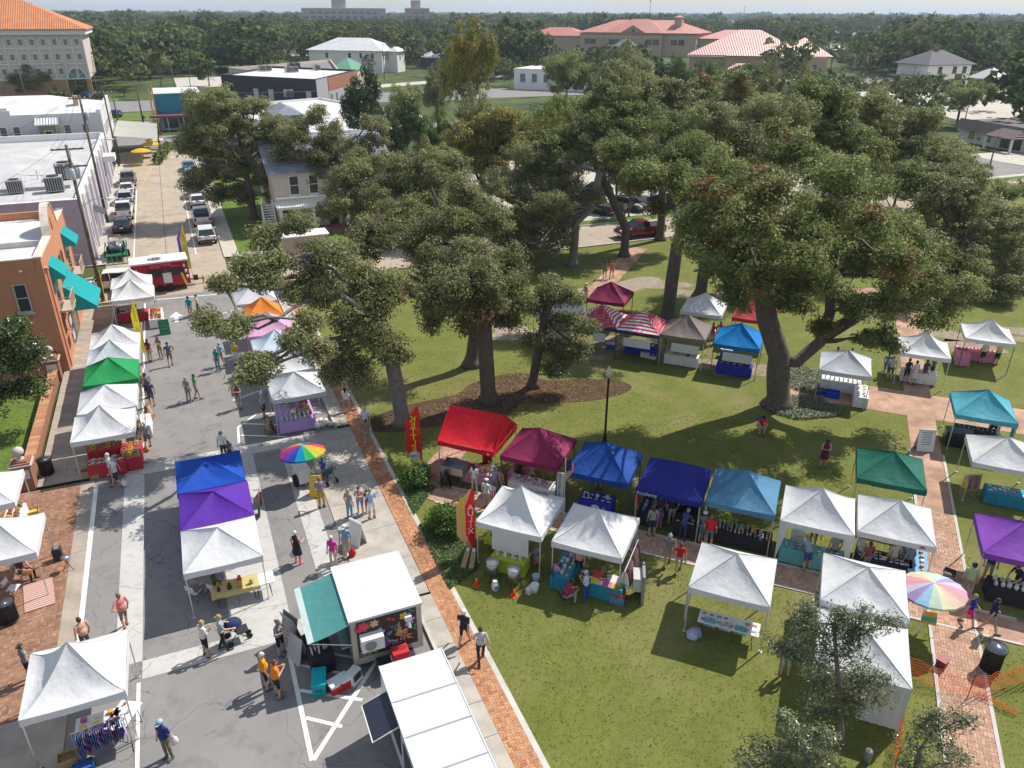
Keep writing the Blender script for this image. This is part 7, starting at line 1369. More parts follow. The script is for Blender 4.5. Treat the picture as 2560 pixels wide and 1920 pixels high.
m=MB();n=8;vs=[(-1.52+1.5*(1-i/n),y,2.12+.36*(1-i/n)-.05*math.sin(math.pi*i/n))for y in(-.1,3.0)for i in range(n+1)];m.add(vs,[(i,i+1,n+2+i,n+1+i)for i in range(n)]);aw=m.build('awning',canvas((.10,.33,.32),.3),f1,True);m=MB();m.add([(-1.52,-.1,2.125),(-1.30,-.1,2.18),(-1.30,3.0,2.18),(-1.52,3.0,2.125)],[(0,1,2,3)]);m.v=[(x,y,z+.006)for x,y,z in m.v];m.build('awning_edge',canvas((.60,.70,.66)),aw)
for y in(-.05,2.95):MB().tube([(-1.5,y,2.1),(-.02,y,1.5)],.02,5).build('awning_arm',WHITE,aw)
hz_=MB().bx(-.03,0,.3,2.7,1.15,2.1).build('serving_hatch',DARK,f1);MB().bx(-.35,-.03,.3,2.7,1.08,1.13).build('counter',STEEL,hz_)
# condiment stand, menu boards, coolers
cs=thing('condiment_table','black-clothed condiment stand below the teal awning','table',(1.85,22.75,0),R(4));MB().bx(-.42,.42,-.75,.65,.02,.9).build('cloth',BLKC,cs)
goods('bottle','white',(1.7,22.35),0,3,3,.4,.4,'on the condiment stand',.90);goods('box','dark',(1.9,22.9),0,2,2,.5,.6,'on the condiment stand',.90);goods('jar','jam',(2.05,22.4),0,2,2,.2,.2,'on the condiment stand',.90)
def aframe(label,p,rz,w=.6,h=1.0,board=BLACK,frame=WOOD,lines=4,lc=(.6,.6,.58),cat='sign'):
 t=thing('a_frame_sign',label,cat,p,rz,'free-standing sign boards')
 for s in(-1,1):
  b=MB().ext([(-w/2,0),(w/2,0),(w/2,h),(-w/2,h)],(0,s*.26,.0),(1,0,0),(0,-s*.24,1),.02).build('frame',frame,t);MB().ext([(-w/2+.04,.1),(w/2-.04,.1),(w/2-.04,h-.05),(-w/2+.04,h-.05)],(0,s*.265+(.0 if s<0 else .012),.0),(1,0,0),(0,-s*.24,1),.014 if s>0 else-.014).build('board',board,b)
  if s<0:
   for k in range(lines):z=h*(.82-.6*k/max(1,lines));MB().box((.0,-.285+.24*z,z),(w*(.62-.12*(k%2)),.012,.05)).build('lettering',M(lc,.7),b)
 return t
BOARD=M((.10,.07,.06),.6,0,.4,4)
aframe('tall menu board facing the queue at the food trailer',(1.05,24.0,0),R(-62),.9,1.45,BOARD,M((.3,.3,.3),.5),6);aframe('second menu board below the tall one',(1.15,23.2,0),R(-62),.8,1.1,BOARD,M((.5,.5,.5),.5),5)
def cooler(label,p,rz,body_,lid,s=1.0,h=.42):
 t=thing('cooler',label,'cooler',p,rz,'coolers');m=MB();m.box((0,0,h*.45*s),(.78*s,.44*s,h*.9*s),taper=1.04);m.build('tub',M(body_,.4,0,.06),t);MB().box((0,0,h*.98*s),(.82*s,.48*s,.10*s)).build('lid',M(lid,.4,0,.05),t)
 for q in(-1,1):MB().tube([(q*.40*s,-.1*s,h*.6*s),(q*.46*s,-.1*s,h*.6*s),(q*.46*s,.1*s,h*.6*s),(q*.40*s,.1*s,h*.6*s)],.016*s,5).build('handle',TRIM,t)
 MB().box((0,-.25*s,h*.85*s),(.08*s,.02,.1*s)).build('latch',TRIM,t);return t
cooler('turquoise cooler on the hatched bay',(1.62,21.45,0),R(78),(.0,.36,.42),(.0,.40,.45),1.05,.5);cooler('red cooler with white lid on the hatched bay',(2.25,21.15,0),R(18),(.55,.01,.03),(.72,.73,.74),.95)
ab=thing('window_air_conditioner','white air conditioner leaning on the trailer corner','air conditioner',(2.85,21.25,0),R(40));m=MB();m.box((0,0,.26),(.52,.32,.5));m.v=[(x,y+.12*z,z)for x,y,z in m.v];m.build('casing',PLAST,ab);MB().box((0,-.14,.30),(.40,.03,.26)).build('grille',DARK,ab)
# ---- white ribbed trailer at the bottom edge
f2=thing('white_trailer','white box trailer with ribbed roof and lifted hatch at the bottom edge','food trailer',(3.38,10.5,0))
MB().bx(0,2.12,0,8.5,.45,2.56).build('body',M((.68,.68,.68),.35,.1,.05),f2);m=MB();m.bx(-.03,2.15,-.03,8.53,2.56,2.63);m.build('roof',ROOFW,f2)
for y in(1.3,2.7,4.1,5.5,6.9):MB().tube([(-.02,y,2.632),(2.14,y,2.632)],.035,5).build('roof_rib',M((.42,.42,.42),.6),f2)
for x in(-.01,2.13):MB().tube([(x,-.02,2.635),(x,8.52,2.635)],.025,5).build('roof_edge',PLAST,f2)
h2=MB();h2.add([(-.02,6.1,2.45),(-.02,7.6,2.45),(-.85,7.6,2.15),(-.85,6.1,2.15)],[(0,1,2,3)]);h2.v=h2.v+[(x,y,z-.04)for x,y,z in h2.v];h2.f=[(0,1,2,3),(7,6,5,4),(0,4,5,1),(1,5,6,2),(2,6,7,3),(3,7,4,0)];h2.m=[0]*6
hh=h2.build('lifted_hatch',M((.025,.03,.05),.3,0,.05),f2);m=MB();m.tube([(-.02,6.1,2.46),(-.85,6.1,2.16),(-.85,7.6,2.16),(-.02,7.6,2.46)],.025,5);m.build('hatch_frame',PLAST,hh)
MB().bx(-.03,0,6.1,7.6,1.2,2.4).build('serving_opening',DARK,f2);MB().bx(-.4,-.03,3.0,5.6,1.0,1.05).build('counter',STEEL,f2);MB().bx(-.03,0,2.9,5.7,1.1,2.2).build('window',GLASS,f2)
wheels(f2,[(-.02,3.6),(-.02,4.5),(2.14,3.6),(2.14,4.5)],WM3,.33)
# ---------------------------------------------------------------- street furniture, banners, clutter
POLEW=M((.15,.115,.085),.9,0,.3,3,.4,14)
def upole(label,foot,top,arms=1,cans=0,lamp=False,yellow=False):
 F=at(*foot);h=lift(F,*top).z;t=thing('utility_pole',label,'utility pole',F,0,'utility poles');MB().tube([(0,0,-.05),(0,0,h*.5),(0,0,h)],[.17,.14,.11],9).build('shaft',POLEW,t,True);A=[]
 for k in range(arms):
  z=h-.35-1.3*k;MB().box((0,.12,z),(2.3,.10,.12)).build('crossarm',POLEW,t)
  for x in(-1.05,-.5,.5,1.05):MB().lathe([(.035,0),(.05,.06),(.03,.12),(0,.14)],(x,.12,z+.06),7).build('insulator',WHITE,t);A.append(F+Vector((x,.12,z+.2)))
 for k in range(cans):a=2.1*k;q=(.36*math.cos(a+.5),.36*math.sin(a+.5),h-2.6);MB().lathe([(0,0),(.2,0),(.22,.1),(.22,.75),(.15,.85),(.0,.86)],q,12).build('transformer',M((.42,.44,.46),.45,.1,.08),t,True)
 if lamp:m=MB();m.tube([(0,0,h*.62),(.9,.3,h*.66),(1.9,.5,h*.66)],.035,6);m.build('lamp_arm',STEEL,t);MB().ball((2.1,.55,h*.655),.2,10,6,0,(1.8,.7,.45)).build('lamp_head',WHITE,t,True)
 if yellow:MB().tube([(.17,-.05,0),(.20,-.05,2.6)],.05,6).build('guard',M((.72,.52,.02),.5),t)
 return t,A
P1=upole('near utility pole with three transformers by the orange building',(258,753),(187,362),2,3,True,True);P2=upole('utility pole beside the mauve wall',(269,556),(222,238),1,1,True);P3=upole('utility pole by the cafe sails',(298,417),(268,226),1);P4=upole('thin pole at the boulevard corner',(301,332),(287,240),1);P5=upole('pole with red sign near the teal shop',(362,327),(340,200),1)
for lb,f,t_ in[('street pole before the hotel left wing',(69,262),(48,172)),('street pole before the hotel middle',(176,249),(153,157)),('street pole at the hotel corner',(247,246),(231,179)),('street pole by the boulevard palm',(441,246),(428,158)),('pole beside the tan lot',(477,220),(471,186)),('pole with double arm before the white house',(908,190),(905,125)),('tall dark pole before the white house corner',(961,200),(952,110)),('pole behind the charcoal roof',(783,172),(778,130)),('slim pole behind the charcoal roof',(794,170),(792,122)),('pole right of the annex',(2155,190),(2168,150)),('pole by the green verge',(2262,290),(2274,165)),('pole at the east road',(2400,350),(2412,240)),('pole at the far right verge',(2473,420),(2479,396)),('pole behind the white garden marquee',(2518,210),(2530,160))]:
 F=at(*f);h=max(5,lift(F,*t_).z);t=thing('street_pole',lb,'street pole',F,0,'street poles');MB().tube([(0,0,-.05),(0,0,h)],[.13,.08],7).build('shaft',POLEW,t,True);MB().tube([(-.8,0,h-.3),(.9,0,h-.25)],.05,5).build('arm',POLEW,t)
wr_=thing('overhead_cables','overhead power cables running between the utility poles up the street','cable')
def wire(a,b,sag=.7,r=.014):
 MB().tube([a.lerp(b,i/12)-Vector((0,0,sag*4*(i/12)*(1-i/12)))for i in range(13)],r,4).build('cable',TRIM,wr_)
for a,b in((P1,P2),(P2,P3),(P3,P4),(P4,P5)):
 for i in(0,1,3):wire(a[1][i],b[1][i])
wire(P1[1][1],Vector((-18,55.5,9.5)),.5);wire(P2[1][1],Vector((-24,100,7)),.5);wire(P3[1][2],Vector((60,175,8.5)),1.2);wire(P2[1][2],Vector((-12,130.1,8.5)),.4)
IRON=M((.018,.028,.026),.4,.4,.1)
def lamp(label,foot,h=4.2):
 t=thing('lamp_post',label,'street lamp',at(*foot),0,'globe lamp posts');MB().lathe([(0,0),(.2,0),(.2,.12),(.13,.3),(.10,.55),(.065,.7),(.055,h-.4),(.085,h-.3),(.05,h-.15),(.09,h-.02),(0,h)],n=12).build('post',IRON,t,True);MB().lathe([(.10,h),(.16,h+.10),(.205,h+.26),(.17,h+.43),(.10,h+.52),(.11,h+.56),(.05,h+.62),(.03,h+.70),(0,h+.72)],n=14).build('globe',M((.72,.66,.48),.35,transl=.3),t,True);return t
lamp('globe lamp post behind the blue park canopy',(1511,1112));lamp('globe lamp post at the start of the sandy path',(1556,627));lamp('globe lamp post at the left edge of the plaza',(32,1300))
def bin_(label,p,h=.95,r=.33,dome=False):
 t=thing('litter_bin',label,'litter bin',p,0,'slatted litter bins');MB().lathe([(0,.05),(r*.86,.05),(r*.9,h*.9),(0,h*.9)],n=20).build('liner',BLACK,t,True)
 sl_=MB().tube([(r*.95,0,.06),(r*.95,0,h*.85),(r*1.12,0,h)],.018,4).mesh('slat',M((.035,.028,.034),.4,.3,.1))
 for i in range(26):link('slat',sl_,t,(0,0,0),6.283*i/26)
 for z in(.08,h*.86):MB().lathe([(r*.97,z-.02),(r*1.0,z-.02),(r*1.0,z+.02),(r*.97,z+.02)],n=24).build('hoop',DARK,t)
 MB().lathe([(.0,h*.9+.01),(r*.45,h*.9+.01),(r*.92,h*.93),(r*.98,h*.95)]if not dome else[(r*1.15,h),(r*1.1,h+.08),(r*.6,h+.16),(.0,h+.18)],n=22).build('lid',M((.14,.14,.15),.25,.5)if not dome else M((.20,.22,.25),.12,.9,.05),t,True);return t
bin_('black slatted litter bin beside the brick pillar',(-8.95,41.2,.1));bin_('dark slatted litter bin with ring lid at the left edge',(-9.2,29.6,.03),1.0,.36);bin_('tall litter bin with shiny domed lid by the brick path',(24.75,12.7,.0),1.05,.34,True)
# gate pillar with ball, and the low brick wall
BW=M((.30,.135,.085),.9,0,.22,6,.4,30);STONE=M((.52,.46,.42),.85,0,.15,4)
def pillar(label,x,y):
 t=thing('gate_pillar',label,'pillar',(x,y,0));MB().box((0,0,.65),(.75,.75,1.4)).build('shaft',BW,t);MB().box((-.02,-.395,.95),(.62,.03,.5)).build('plaque',M((.62,.60,.60),.6),t)
 for k,(w,z)in enumerate(((.9,1.38),(1.0,1.46),(.86,1.54),(.6,1.62))):MB().box((0,0,z),(w,w,.08)).build('cornice',BW if k!=1 else STONE,t)
 MB().lathe([(0,1.66),(.2,1.66),(.2,1.72),(.08,1.78),(.09,1.84),(.22,1.95),(.27,2.1),(.22,2.26),(.1,2.35),(0,2.37)],n=16).build('ball_finial',STONE,t,True);return t
pillar('brick gate pillar with stone ball beside the litter bin',-9.75,40.35);pillar('brick gate pillar with stone ball at the orange building corner',-9.75,54.4)
lw=thing('garden_wall','low brick wall edging the yard on the left','wall',(-9.75,41,0));MB().bx(-.2,.2,0,13,-.02,.72).build('body',BW,lw)
cp_=MB().bx(-.26,.26,.01,.215,.72,.80).mesh('coping_brick',BRK_O['s'])
for k in range(58):link('coping_brick',cp_,lw,(0,.02+.2235*k,.001*(k%3)))
# umbrellas
RB=[(.03,.08,.45),(.0,.28,.55),(.05,.42,.12),(.45,.55,.05),(.75,.42,.03),(.65,.08,.05),(.5,.04,.28),(.25,.05,.4)]
RB2=[(.55,.70,.78),(.55,.74,.62),(.80,.74,.48),(.80,.60,.44),(.70,.42,.36),(.72,.34,.48),(.62,.58,.68),(.38,.30,.60),(.36,.60,.80),(.56,.74,.60),(.80,.76,.52),(.78,.58,.48),(.66,.40,.38),(.68,.34,.50),(.6,.56,.66),(.4,.34,.6)]
def umbrella(label,x,y,r,h,cols,tilt=.08,flat=.34,n=8,val=.09):
 t=thing('umbrella',label,'umbrella',(x,y,0),.2,'rainbow umbrellas');MB().tube([(0,0,0),(0,0,h+.02)],.022,7).build('pole',WHITE,t)
 for i in range(n):
  m=MB();vs=[];K=6
  for j in range(K+1):
   q=j/K
   for s in(0,.5,1):
    a=6.283*(i+s)/n;rr=r*q*(1 if s!=.5 else .965);vs.append((rr*math.cos(a),rr*math.sin(a)+0,h-flat*(q**1.7)*r/1.1-(.012 if s==.5 else 0)*q+tilt*rr*math.sin(a)))
  m.add(vs,[(j*3+s,j*3+s+1,j*3+s+4,j*3+s+3)for j in range(K)for s in(0,1)])
  e=vs[-3:];m.add(e+[(a*1.005,b*1.005,c-val)for a,b,c in e],[(0,1,4,3),(1,2,5,4)]);m.build('panel',canvas(cols[i%len(cols)],.3),t,True)
 return t
umbrella('rainbow umbrella over the drinks cart on the street',3.4,35.0,1.15,2.42,RB,-.12,.38,14);umbrella('pastel rainbow umbrella beside the brick path',24.0,15.15,1.22,2.42,RB2,-.10,.30,16)
ct=thing('drinks_cart','white drinks cart under the rainbow umbrella','cart',(3.25,35.35,0),R(10));MB().bx(-.3,.3,-.55,.45,.3,1.0).build('body',PLAST,ct);MB().bx(-.33,.33,-.58,.48,1.0,1.05).build('lid',WHITE,ct)
for s in(-1,1):w=link('wheel',WM3[0],ct,(s*.36,-.1,.33));link('rim',WM3[1],w)
aframe('yellow-framed chalkboard in front of the drinks cart',(3.75,34.0,0),R(-25),.62,1.15,BLACK,M((.70,.47,.03),.5),4);aframe('wooden chalkboard beside the bakery canopy',(2.4,41.4,0),R(-70),.6,1.1,BLACK,WOOD,4);aframe('small chalkboard on the road by the left row',(-4.05,46.1,0),R(70),.55,.95,BLACK,M((.3,.14,.05),.6),5);aframe('green and white information board standing in the road',(-2.95,60.2,0),R(4),.75,1.15,M((.35,.55,.62),.5,0,.0),M((.02,.18,.08),.5),3,(.1,.4,.15));aframe('leaning white sandwich board on the concrete apron',(4.75,29.3,0),R(-60),.8,1.25,PLAST,WHITE,0);aframe('black folding board beside the kettle corn stall',(10.0,32.2,0),R(60),.5,1.0,BLACK,BLACK,0);aframe('pale sign board leaning at the sky teal canopy',(35.9,25.5,0),R(-30),.9,1.3,PLAST,PLAST,6,(.3,.3,.34));aframe('white easel sign right of the steel blue canopy',(23.2,21.3,0),R(-40),.55,1.3,PLAST,WHITE,2)
# feather banners
def feather(label,p,rz,h,cols,words,w=.75,lean=.0,yellow=False):
 t=thing('feather_banner',label,'banner',p,rz,'feather banners');n=16;pts=[(lean*(i/n)**2-.0,0,.15+h*i/n)for i in range(n+1)]
 edge=[(.0 if i<13 else-.10*(i-12),0,.15+h*i/n)for i in range(n+1)];MB().tube([(0,0,0)]+edge[:13]+[(-.06*k*k*.35,0,.15+h*(13+k)/n)for k in range(3)],.014,5).build('pole',TRIM,t)
 K=len(cols)
 for c in range(K):
  m=MB();vs=[]
  for i in range(2,n+1):
   q=(i-2)/(n-2);z=.15+h*i/n;wl=w*min(1,.35+q*3)*(1 if q<.72 else max(.12,1-(q-.72)/.28*.85));x0=-.02-.35*max(0,q-.72)**1.4*w;sl=.10*math.sin(q*5)
   vs+=[(x0-wl*c/K,.02*math.sin(q*9)+sl*.3,z-.12*c/K*(1-q)),(x0-wl*(c+1)/K,.02*math.sin(q*9+1)+sl*.3,z-.12*(c+1)/K*(1-q))]
  m.add(vs,[(2*i,2*i+1,2*i+3,2*i+2)for i in range(n-2)]);m.build('flag',canvas(cols[c],.3),t,True)
 for wd,x,z,size,col,sx in words:
  for k,ch in enumerate(wd):
   o=text(ch,size,(x,-.06,z-k*size*.78),(math.pi/2,0,0),M(col,.6),t,'lettering',.004,sx=sx)
 return t
fv=Vector((0,-1,0));FR=R(-20)
kf=feather('red feather banner lettered kettle corn beside the red canopy',at(1057,1172),FR,3.6,[(.60,.03,.02)],[('KETTLE',-.38,3.05,.46,(.72,.62,.02),-1.2)],.8)
m=MB();nst=14;m.add([(-.38+(.40 if i%2 else .26)*math.cos(6.283*i/(2*nst)),-.075,.85+(.34 if i%2 else .20)*math.sin(6.283*i/(2*nst)))for i in range(2*nst)],[tuple(range(2*nst))]);m.build('starburst',WHITE,kf);text('CORN',.26,(-.38,-.085,.85),(math.pi/2,0,0),BLACK,kf,'lettering',.004,sx=-1.0)
feather('red and tan feather banner by the coffee canopy',at(1190,1392),FR,3.5,[(.58,.02,.03),(.50,.30,.14)],[('AULIX',-.20,2.7,.40,(.75,.72,.70),-1.0),('BREAKF',-.58,3.05,.42,(.70,.52,.02),-1.1)],.8)
feather('rainbow feather banner behind the snack trailer',at(482,690),FR,4.6,[(.30,.50,.08),(.70,.45,.05),(.10,.08,.5)],[('SNO CONE',-.30,4.1,.42,(.62,.05,.06),1.0)],.8);feather('slim yellow feather banner at the left row of canopies',(-4.15,55.2,0),FR,4.4,[(.74,.62,.03)],[('FRESH JUICE',-.22,3.9,.28,(.45,.30,.03),1.0)],.48)
fp=thing('flag_pole','small national flag hanging from a pole beside the coffee canopy','flag',at(1409,1290));MB().tube([(0,0,0),(0,0,3.3)],.02,6).build('pole',WHITE,fp)
for i in range(13):MB().add([(.02+.035*i,-.01*(i%2),3.2-.03*i),(.055+.035*i,-.01*((i+1)%2),3.17-.03*i),(.055+.035*i,-.01*((i+1)%2),2.0+.04*i),(.02+.035*i,-.01*(i%2),1.96+.04*i)],[(0,1,2,3)]).build('stripe',M((.50,.03,.05)if i%2==0 else(.7,.7,.7),.7),fp)
MB().box((.16,-.02,2.85),(.26,.02,.6)).build('canton',DOT,fp)
# kettle corn and maroon stall pieces
kt=thing('popping_trough','steel popcorn trough on legs at the kettle corn stall','cooker',(10.55,32.35,0),R(-45));m=MB();zz=.75
for a,b,c,d in((-.65,.65,-.45,-.42),(-.65,.65,.42,.45),(-.65,-.62,-.42,.42),(.62,.65,-.42,.42)):MB().bx(a,b,c,d,zz,zz+.42).build('side_panel',STEEL,kt)
MB().bx(-.62,.62,-.42,.42,zz,zz+.03).build('floor_panel',STEEL,kt)
for sx in(-.6,.6):
 for sy in(-.4,.4):MB().box((sx,sy,.375),(.05,.05,.75)).build('leg',DARK,kt)
pc=MB();rr_=random.Random(9)
for i in range(40):pc.ball((rr_.gauss(0,.16),rr_.gauss(0,.13),.08+.18*rr_.random()),rr_.uniform(.06,.10),6,4)
pb=pc.build('popcorn_heap',M((.66,.58,.33),.8,0,.2,12),None,True,loc(TT['red'],.95,-1.05,.75),R(-45));tag(pb,'heap of bagged popcorn on the pink striped table','popcorn')
def tub(label,p,r,h,c,nm='bucket',stripes=None):
 t=thing(nm,label,'bucket',p,0,'buckets and tubs');MB().lathe([(0,0),(r*.85,0),(r,h),(r*.93,h),(r*.8,.03),(0,.03)],n=16).build('tub',stripes or M(c,.45,0,.06),t,True);MB().lathe([(r*.98,h-.02),(r*1.05,h-.02),(r*1.05,h+.01),(r*.98,h+.01)],n=16).build('rim',M(c,.4),t);return t
tub('red tub behind the popcorn trough',loc(TT['red'],-1.2,-.5),.32,.5,(.5,.02,.03));tub('red barrel at the back of the kettle corn stall',loc(TT['red'],.2,.7),.3,.8,(.5,.015,.02));STB=zstripe((.58,.03,.05),(.72,.7,.7),.12,'x');tub('striped popcorn bin at the foot of the kettle banner',at(1060,1192),.26,.7,(.6,.6,.6),'litter_bin',STB);tub('striped popcorn bin beside the maroon stall',at(1228,1248),.24,.65,(.6,.6,.6),'litter_bin',STB)
mt=TT['maroon'];p=loc(mt,.3,-1.38);sg=thing('table_banner','white banner reading crazy good on the maroon stall table','banner',p,R(-45));MB().box((0,0,.42),(1.7,.015,.5)).build('cloth',WHC,sg);text('CRAZY GOOD',.22,(0,-.015,.52),(math.pi/2,0,0),M((.03,.06,.05),.6),sg,'lettering',.003);petal_=MB().ball((.4,-.012,.32),.12,8,5,0,(1.6,.05,.5)).build('leaf_print',M((.05,.22,.06),.6),sg)
sg2=thing('upright_sign','tall white upright sign right of the maroon canopy','sign',loc(mt,1.55,-1.2),R(-45));MB().box((0,0,1.1),(.42,.04,1.4)).build('board',WHITE,sg2)
for k,ch in enumerate('QUANTLE'):text(ch,.22,(0,-.03,1.65-.19*k),(math.pi/2,0,0),M((.05,.12,.20),.6),sg2,'lettering',.003)
sg3=thing('box_sign','white box sign reading calm mind below the upright sign','sign',loc(mt,1.6,-1.75),R(-45));MB().box((0,0,.35),(.8,.3,.66)).build('board',WHITE,sg3);text('CALM',.24,(0,-.155,.46),(math.pi/2,0,0),BLACK,sg3,'lettering',.003);text('MIND',.24,(0,-.155,.22),(math.pi/2,0,0),BLACK,sg3,'lettering',.003)
b1=TT['blue1'];em=thing('picture_frame','white picture frame standing on the blue-clothed table','picture frame',loc(b1,-.55,-1.15,.75),R(-45));MB().box((0,0,.17),(.26,.03,.34)).build('frame',WHITE,em);MB().box((0,-.018,.17),(.18,.01,.26)).build('print',DARK,em)
lg=thing('cloth_emblem','white emblem printed on the front of the blue cloth','emblem',loc(b1,-.02,-1.362),R(-45));m=MB();m.lathe([(.02,0),(.2,0),(.2,.006),(.02,.006)],n=18);m.v=[(x,-.02-z,.50+y*.55)for x,y,z in m.v];m.build('disc',WHC,lg);MB().box((-.05,-.02,.34),(.5,.006,.05)).build('lettering',WHC,lg);MB().box((.42,-.02,.5),(.1,.006,.16)).build('bottle_print',SKYC,lg)
# coffee stall clutter
def pot(label,p):t=thing('stock_pot',label,'pot',p,0,'steel pots on burners');MB().lathe([(0,.42),(.27,.42),(.27,.95),(.25,.95),(.25,.90),(0,.90)],n=20).build('pot',STEEL,t,True);MB().lathe([(.0,.96),(.28,.95),(.285,.97),(0,1.0)],n=20).build('lid',M((.62,.62,.58),.3,.6),t,True);MB().tube([(-.25,-.25,0),(-.22,-.22,.4),(.22,.22,.4),(.25,.25,0)],.02,5).build('burner_stand',DARK,t);MB().tube([(.25,-.25,0),(.22,-.22,.4),(-.22,.22,.4),(-.25,.25,0)],.02,5).build('burner_stand',DARK,t);MB().tube([(0,-.27,.5),(0,-.36,.5)],.025,6).build('tap',STEEL,t);return t
pot('steel pot with green cloth on its lid by the coffee banner',at(1232,1447));pot('steel pot in front of the lime green table',at(1284,1466))
gb_=thing('gas_bottle','white propane bottle on the lawn by the pots','gas bottle',at(1238,1474));MB().lathe([(0,0),(.13,.0),(.155,.08),(.155,.30),(.11,.38),(.03,.40),(0,.40)],n=16).build('tank',PLAST,gb_,True);MB().lathe([(.09,.38),(.10,.38),(.10,.48),(.09,.48)],n=12).build('collar',PLAST,gb_);MB().lathe([(0,.40),(.03,.40),(.03,.46),(0,.46)],n=8).build('valve',M((.5,.05,.04),.5),gb_);MB().box((0,-.156,.2),(.14,.01,.14)).build('label',M((.05,.25,.5),.5),gb_)
def cone(label,p):t=thing('traffic_cone',label,'traffic cone',p,.3,'orange cones');MB().lathe([(.10,.03),(.02,.38),(0,.38)],n=14).build('cone',M((.85,.10,.02),.5),t,True);MB().box((0,0,.015),(.28,.28,.03)).build('base',M((.80,.09,.02),.5),t)
cone('orange cone left of the propane bottle',at(1191,1464));cone('orange cone right of the propane bottle',at(1285,1490))
tub('white bucket on the lawn by the coffee canopy',at(1337,1480),.17,.4,(.7,.7,.7));tub('pale blue bucket hanging by the canopy leg',at(1340,1452),.16,.3,(.42,.52,.66));cooler('small white cooler beside the white bucket',at(1325,1481),.5,(.7,.7,.7),(.7,.7,.7),.45,.6)
cx=thing('cardboard_tube','flat cardboard box lying on the ground cover by the banner','box',at(1165,1400,.0),R(60),'long cardboard boxes');MB().box((0,0,.10),(1.4,.22,.14)).build('box',M((.42,.29,.17),.85,0,.1),cx);MB().box((.55,0,.172),(.25,.12,.004)).build('label',WHITE,cx);dup(cx,at(1182,1402),R(64),'second long cardboard box beside the first on the ground cover')
cooler('red and blue cooler under the clothing table',at(1543,1505),R(-45),(.10,.25,.45),(.5,.03,.04),.75,.6)
eb=thing('electrical_cabinet','grey electrical cabinet on the lawn beside the clothing stall','cabinet',at(1604,1492),R(-30));MB().bx(-.06,.06,-.5,.5,0,1.35).build('back_plate',GREYMET,eb);MB().bx(-.42,-.07,-.38,.38,.55,1.2).build('box',M((.48,.49,.47),.5),eb);MB().bx(-.43,-.42,-.05,.05,.85,.95).build('latch',DARK,eb)
for y in(-.45,.45):MB().box((0,y,.7),(.09,.09,1.45)).build('post',GREYMET,eb)
# clothing racks
TDM=[M(c,.85,0,.6,7)for c in[(.16,.17,.55),(.05,.28,.45),(.30,.12,.5),(.42,.42,.62),(.10,.10,.35),(.35,.05,.30)]];MIXM=[M(c,.85,0,.25,6)for c in[(.7,.7,.68),(.5,.05,.06),(.1,.1,.12),(.6,.58,.5),(.25,.3,.35),(.6,.3,.32),(.65,.55,.12),(.4,.25,.55)]]
def rack(label,p,rz,L_,mats,n,h=1.5,gl=.85,what='shirt'):
 t=thing('clothes_rack',label,'clothes rack',p,rz,'clothes racks');MB().tube([(-L_/2,0,.03),(-L_/2,0,h),(L_/2,0,h),(L_/2,0,.03)],.018,6).build('rail',STEEL,t)
 for s in(-1,1):MB().tube([(s*L_/2,-.3,.03),(s*L_/2,.3,.03)],.018,5).build('foot',STEEL,t)
 for i in range(n):
  x=-L_/2+.1+(L_-.2)*i/(n-1);m=MB();w=.22;vs=[]
  for j in range(5):
   q=j/4
   for y in(-w,0,w):vs.append((x+.03*math.sin(i*1.7+j*2+y*9)+(.03 if y==0 else 0),y*(.55+.6*q),h-.06-gl*q-.05*abs(y)/w*(1-q)*2))
  m.add(vs,[(j*3+k,j*3+k+1,j*3+k+4,j*3+k+3)for j in range(4)for k in(0,1)]);g=m.build('garment',mats[i%len(mats)],t,True);MB().tube([(x,-.12,h-.08),(x,0,h-.02),(x,.12,h-.08)],.008,4).build('hanger',DARK,g)
 return t
rack('rack of purple and blue tie-dye shirts at the big white canopy',loc(TT['Li'],.55,-1.75),R(8),1.55,TDM,22,1.45);rack('rack of mixed shirts on the right of the clothing canopy',loc(TT['W2'],1.62,-.2),R(45),2.3,MIXM,20);rack('rack of yellow and pink shirts at the right edge canopy',loc(TT['WR2'],-1.25,-1.3),R(-15),.9,[MIXM[6],MIXM[5],MIXM[7],MIXM[3]],9,1.5,.75);rack('rack of dark clothes at the back of the navy canopy',loc(TT['academy'],.2,1.35),R(-45),2.4,MIXM[2:3]+TDM[4:5],16);rack('rack of tie-dye shirts on the tall white canopy side',loc(TT['W6'],-1.3,-.1),R(45),1.6,[TDM[1],M((.45,.40,.05),.85,0,.6,7),TDM[2]],12,1.9)
# easels and paintings on the open-lawn stall
PAI=[M(c,.6,0,.8,6)for c in[(.16,.34,.48),(.38,.38,.40),(.12,.36,.40),(.5,.4,.25)]]
for i,(dx,lb)in enumerate(((-.55,'blue seascape canvas on the painting table'),(.05,'grey tree canvas on the painting table'),(.62,'palm canvas on the painting table'))):
 q=thing('painting',lb,'painting',loc(TT['W3'],dx,-1.5,.60),R(-45),'canvases for sale');m=MB();m.ext([(-.22,0),(.22,0),(.22,.34),(-.22,.34)],(0,0,0),(1,0,0),(0,.35,1),.02);m.build('canvas',PAI[i],q)
rg=thing('crumpled_cloth','crumpled pale blue cloth on the grass under the painting stall','cloth',loc(TT['W3'],-1.05,-1.55),.4);m=MB();m.ball((0,0,.1),.34,14,8,0,(1.2,.8,.5));rq=random.Random(3);m.v=[(x+rq.uniform(-.07,.07),y+rq.uniform(-.07,.07),max(.004,z+rq.uniform(-.08,.08)))for x,y,z in m.v];m.build('folds',cc((.42,.46,.66)),rg,True)
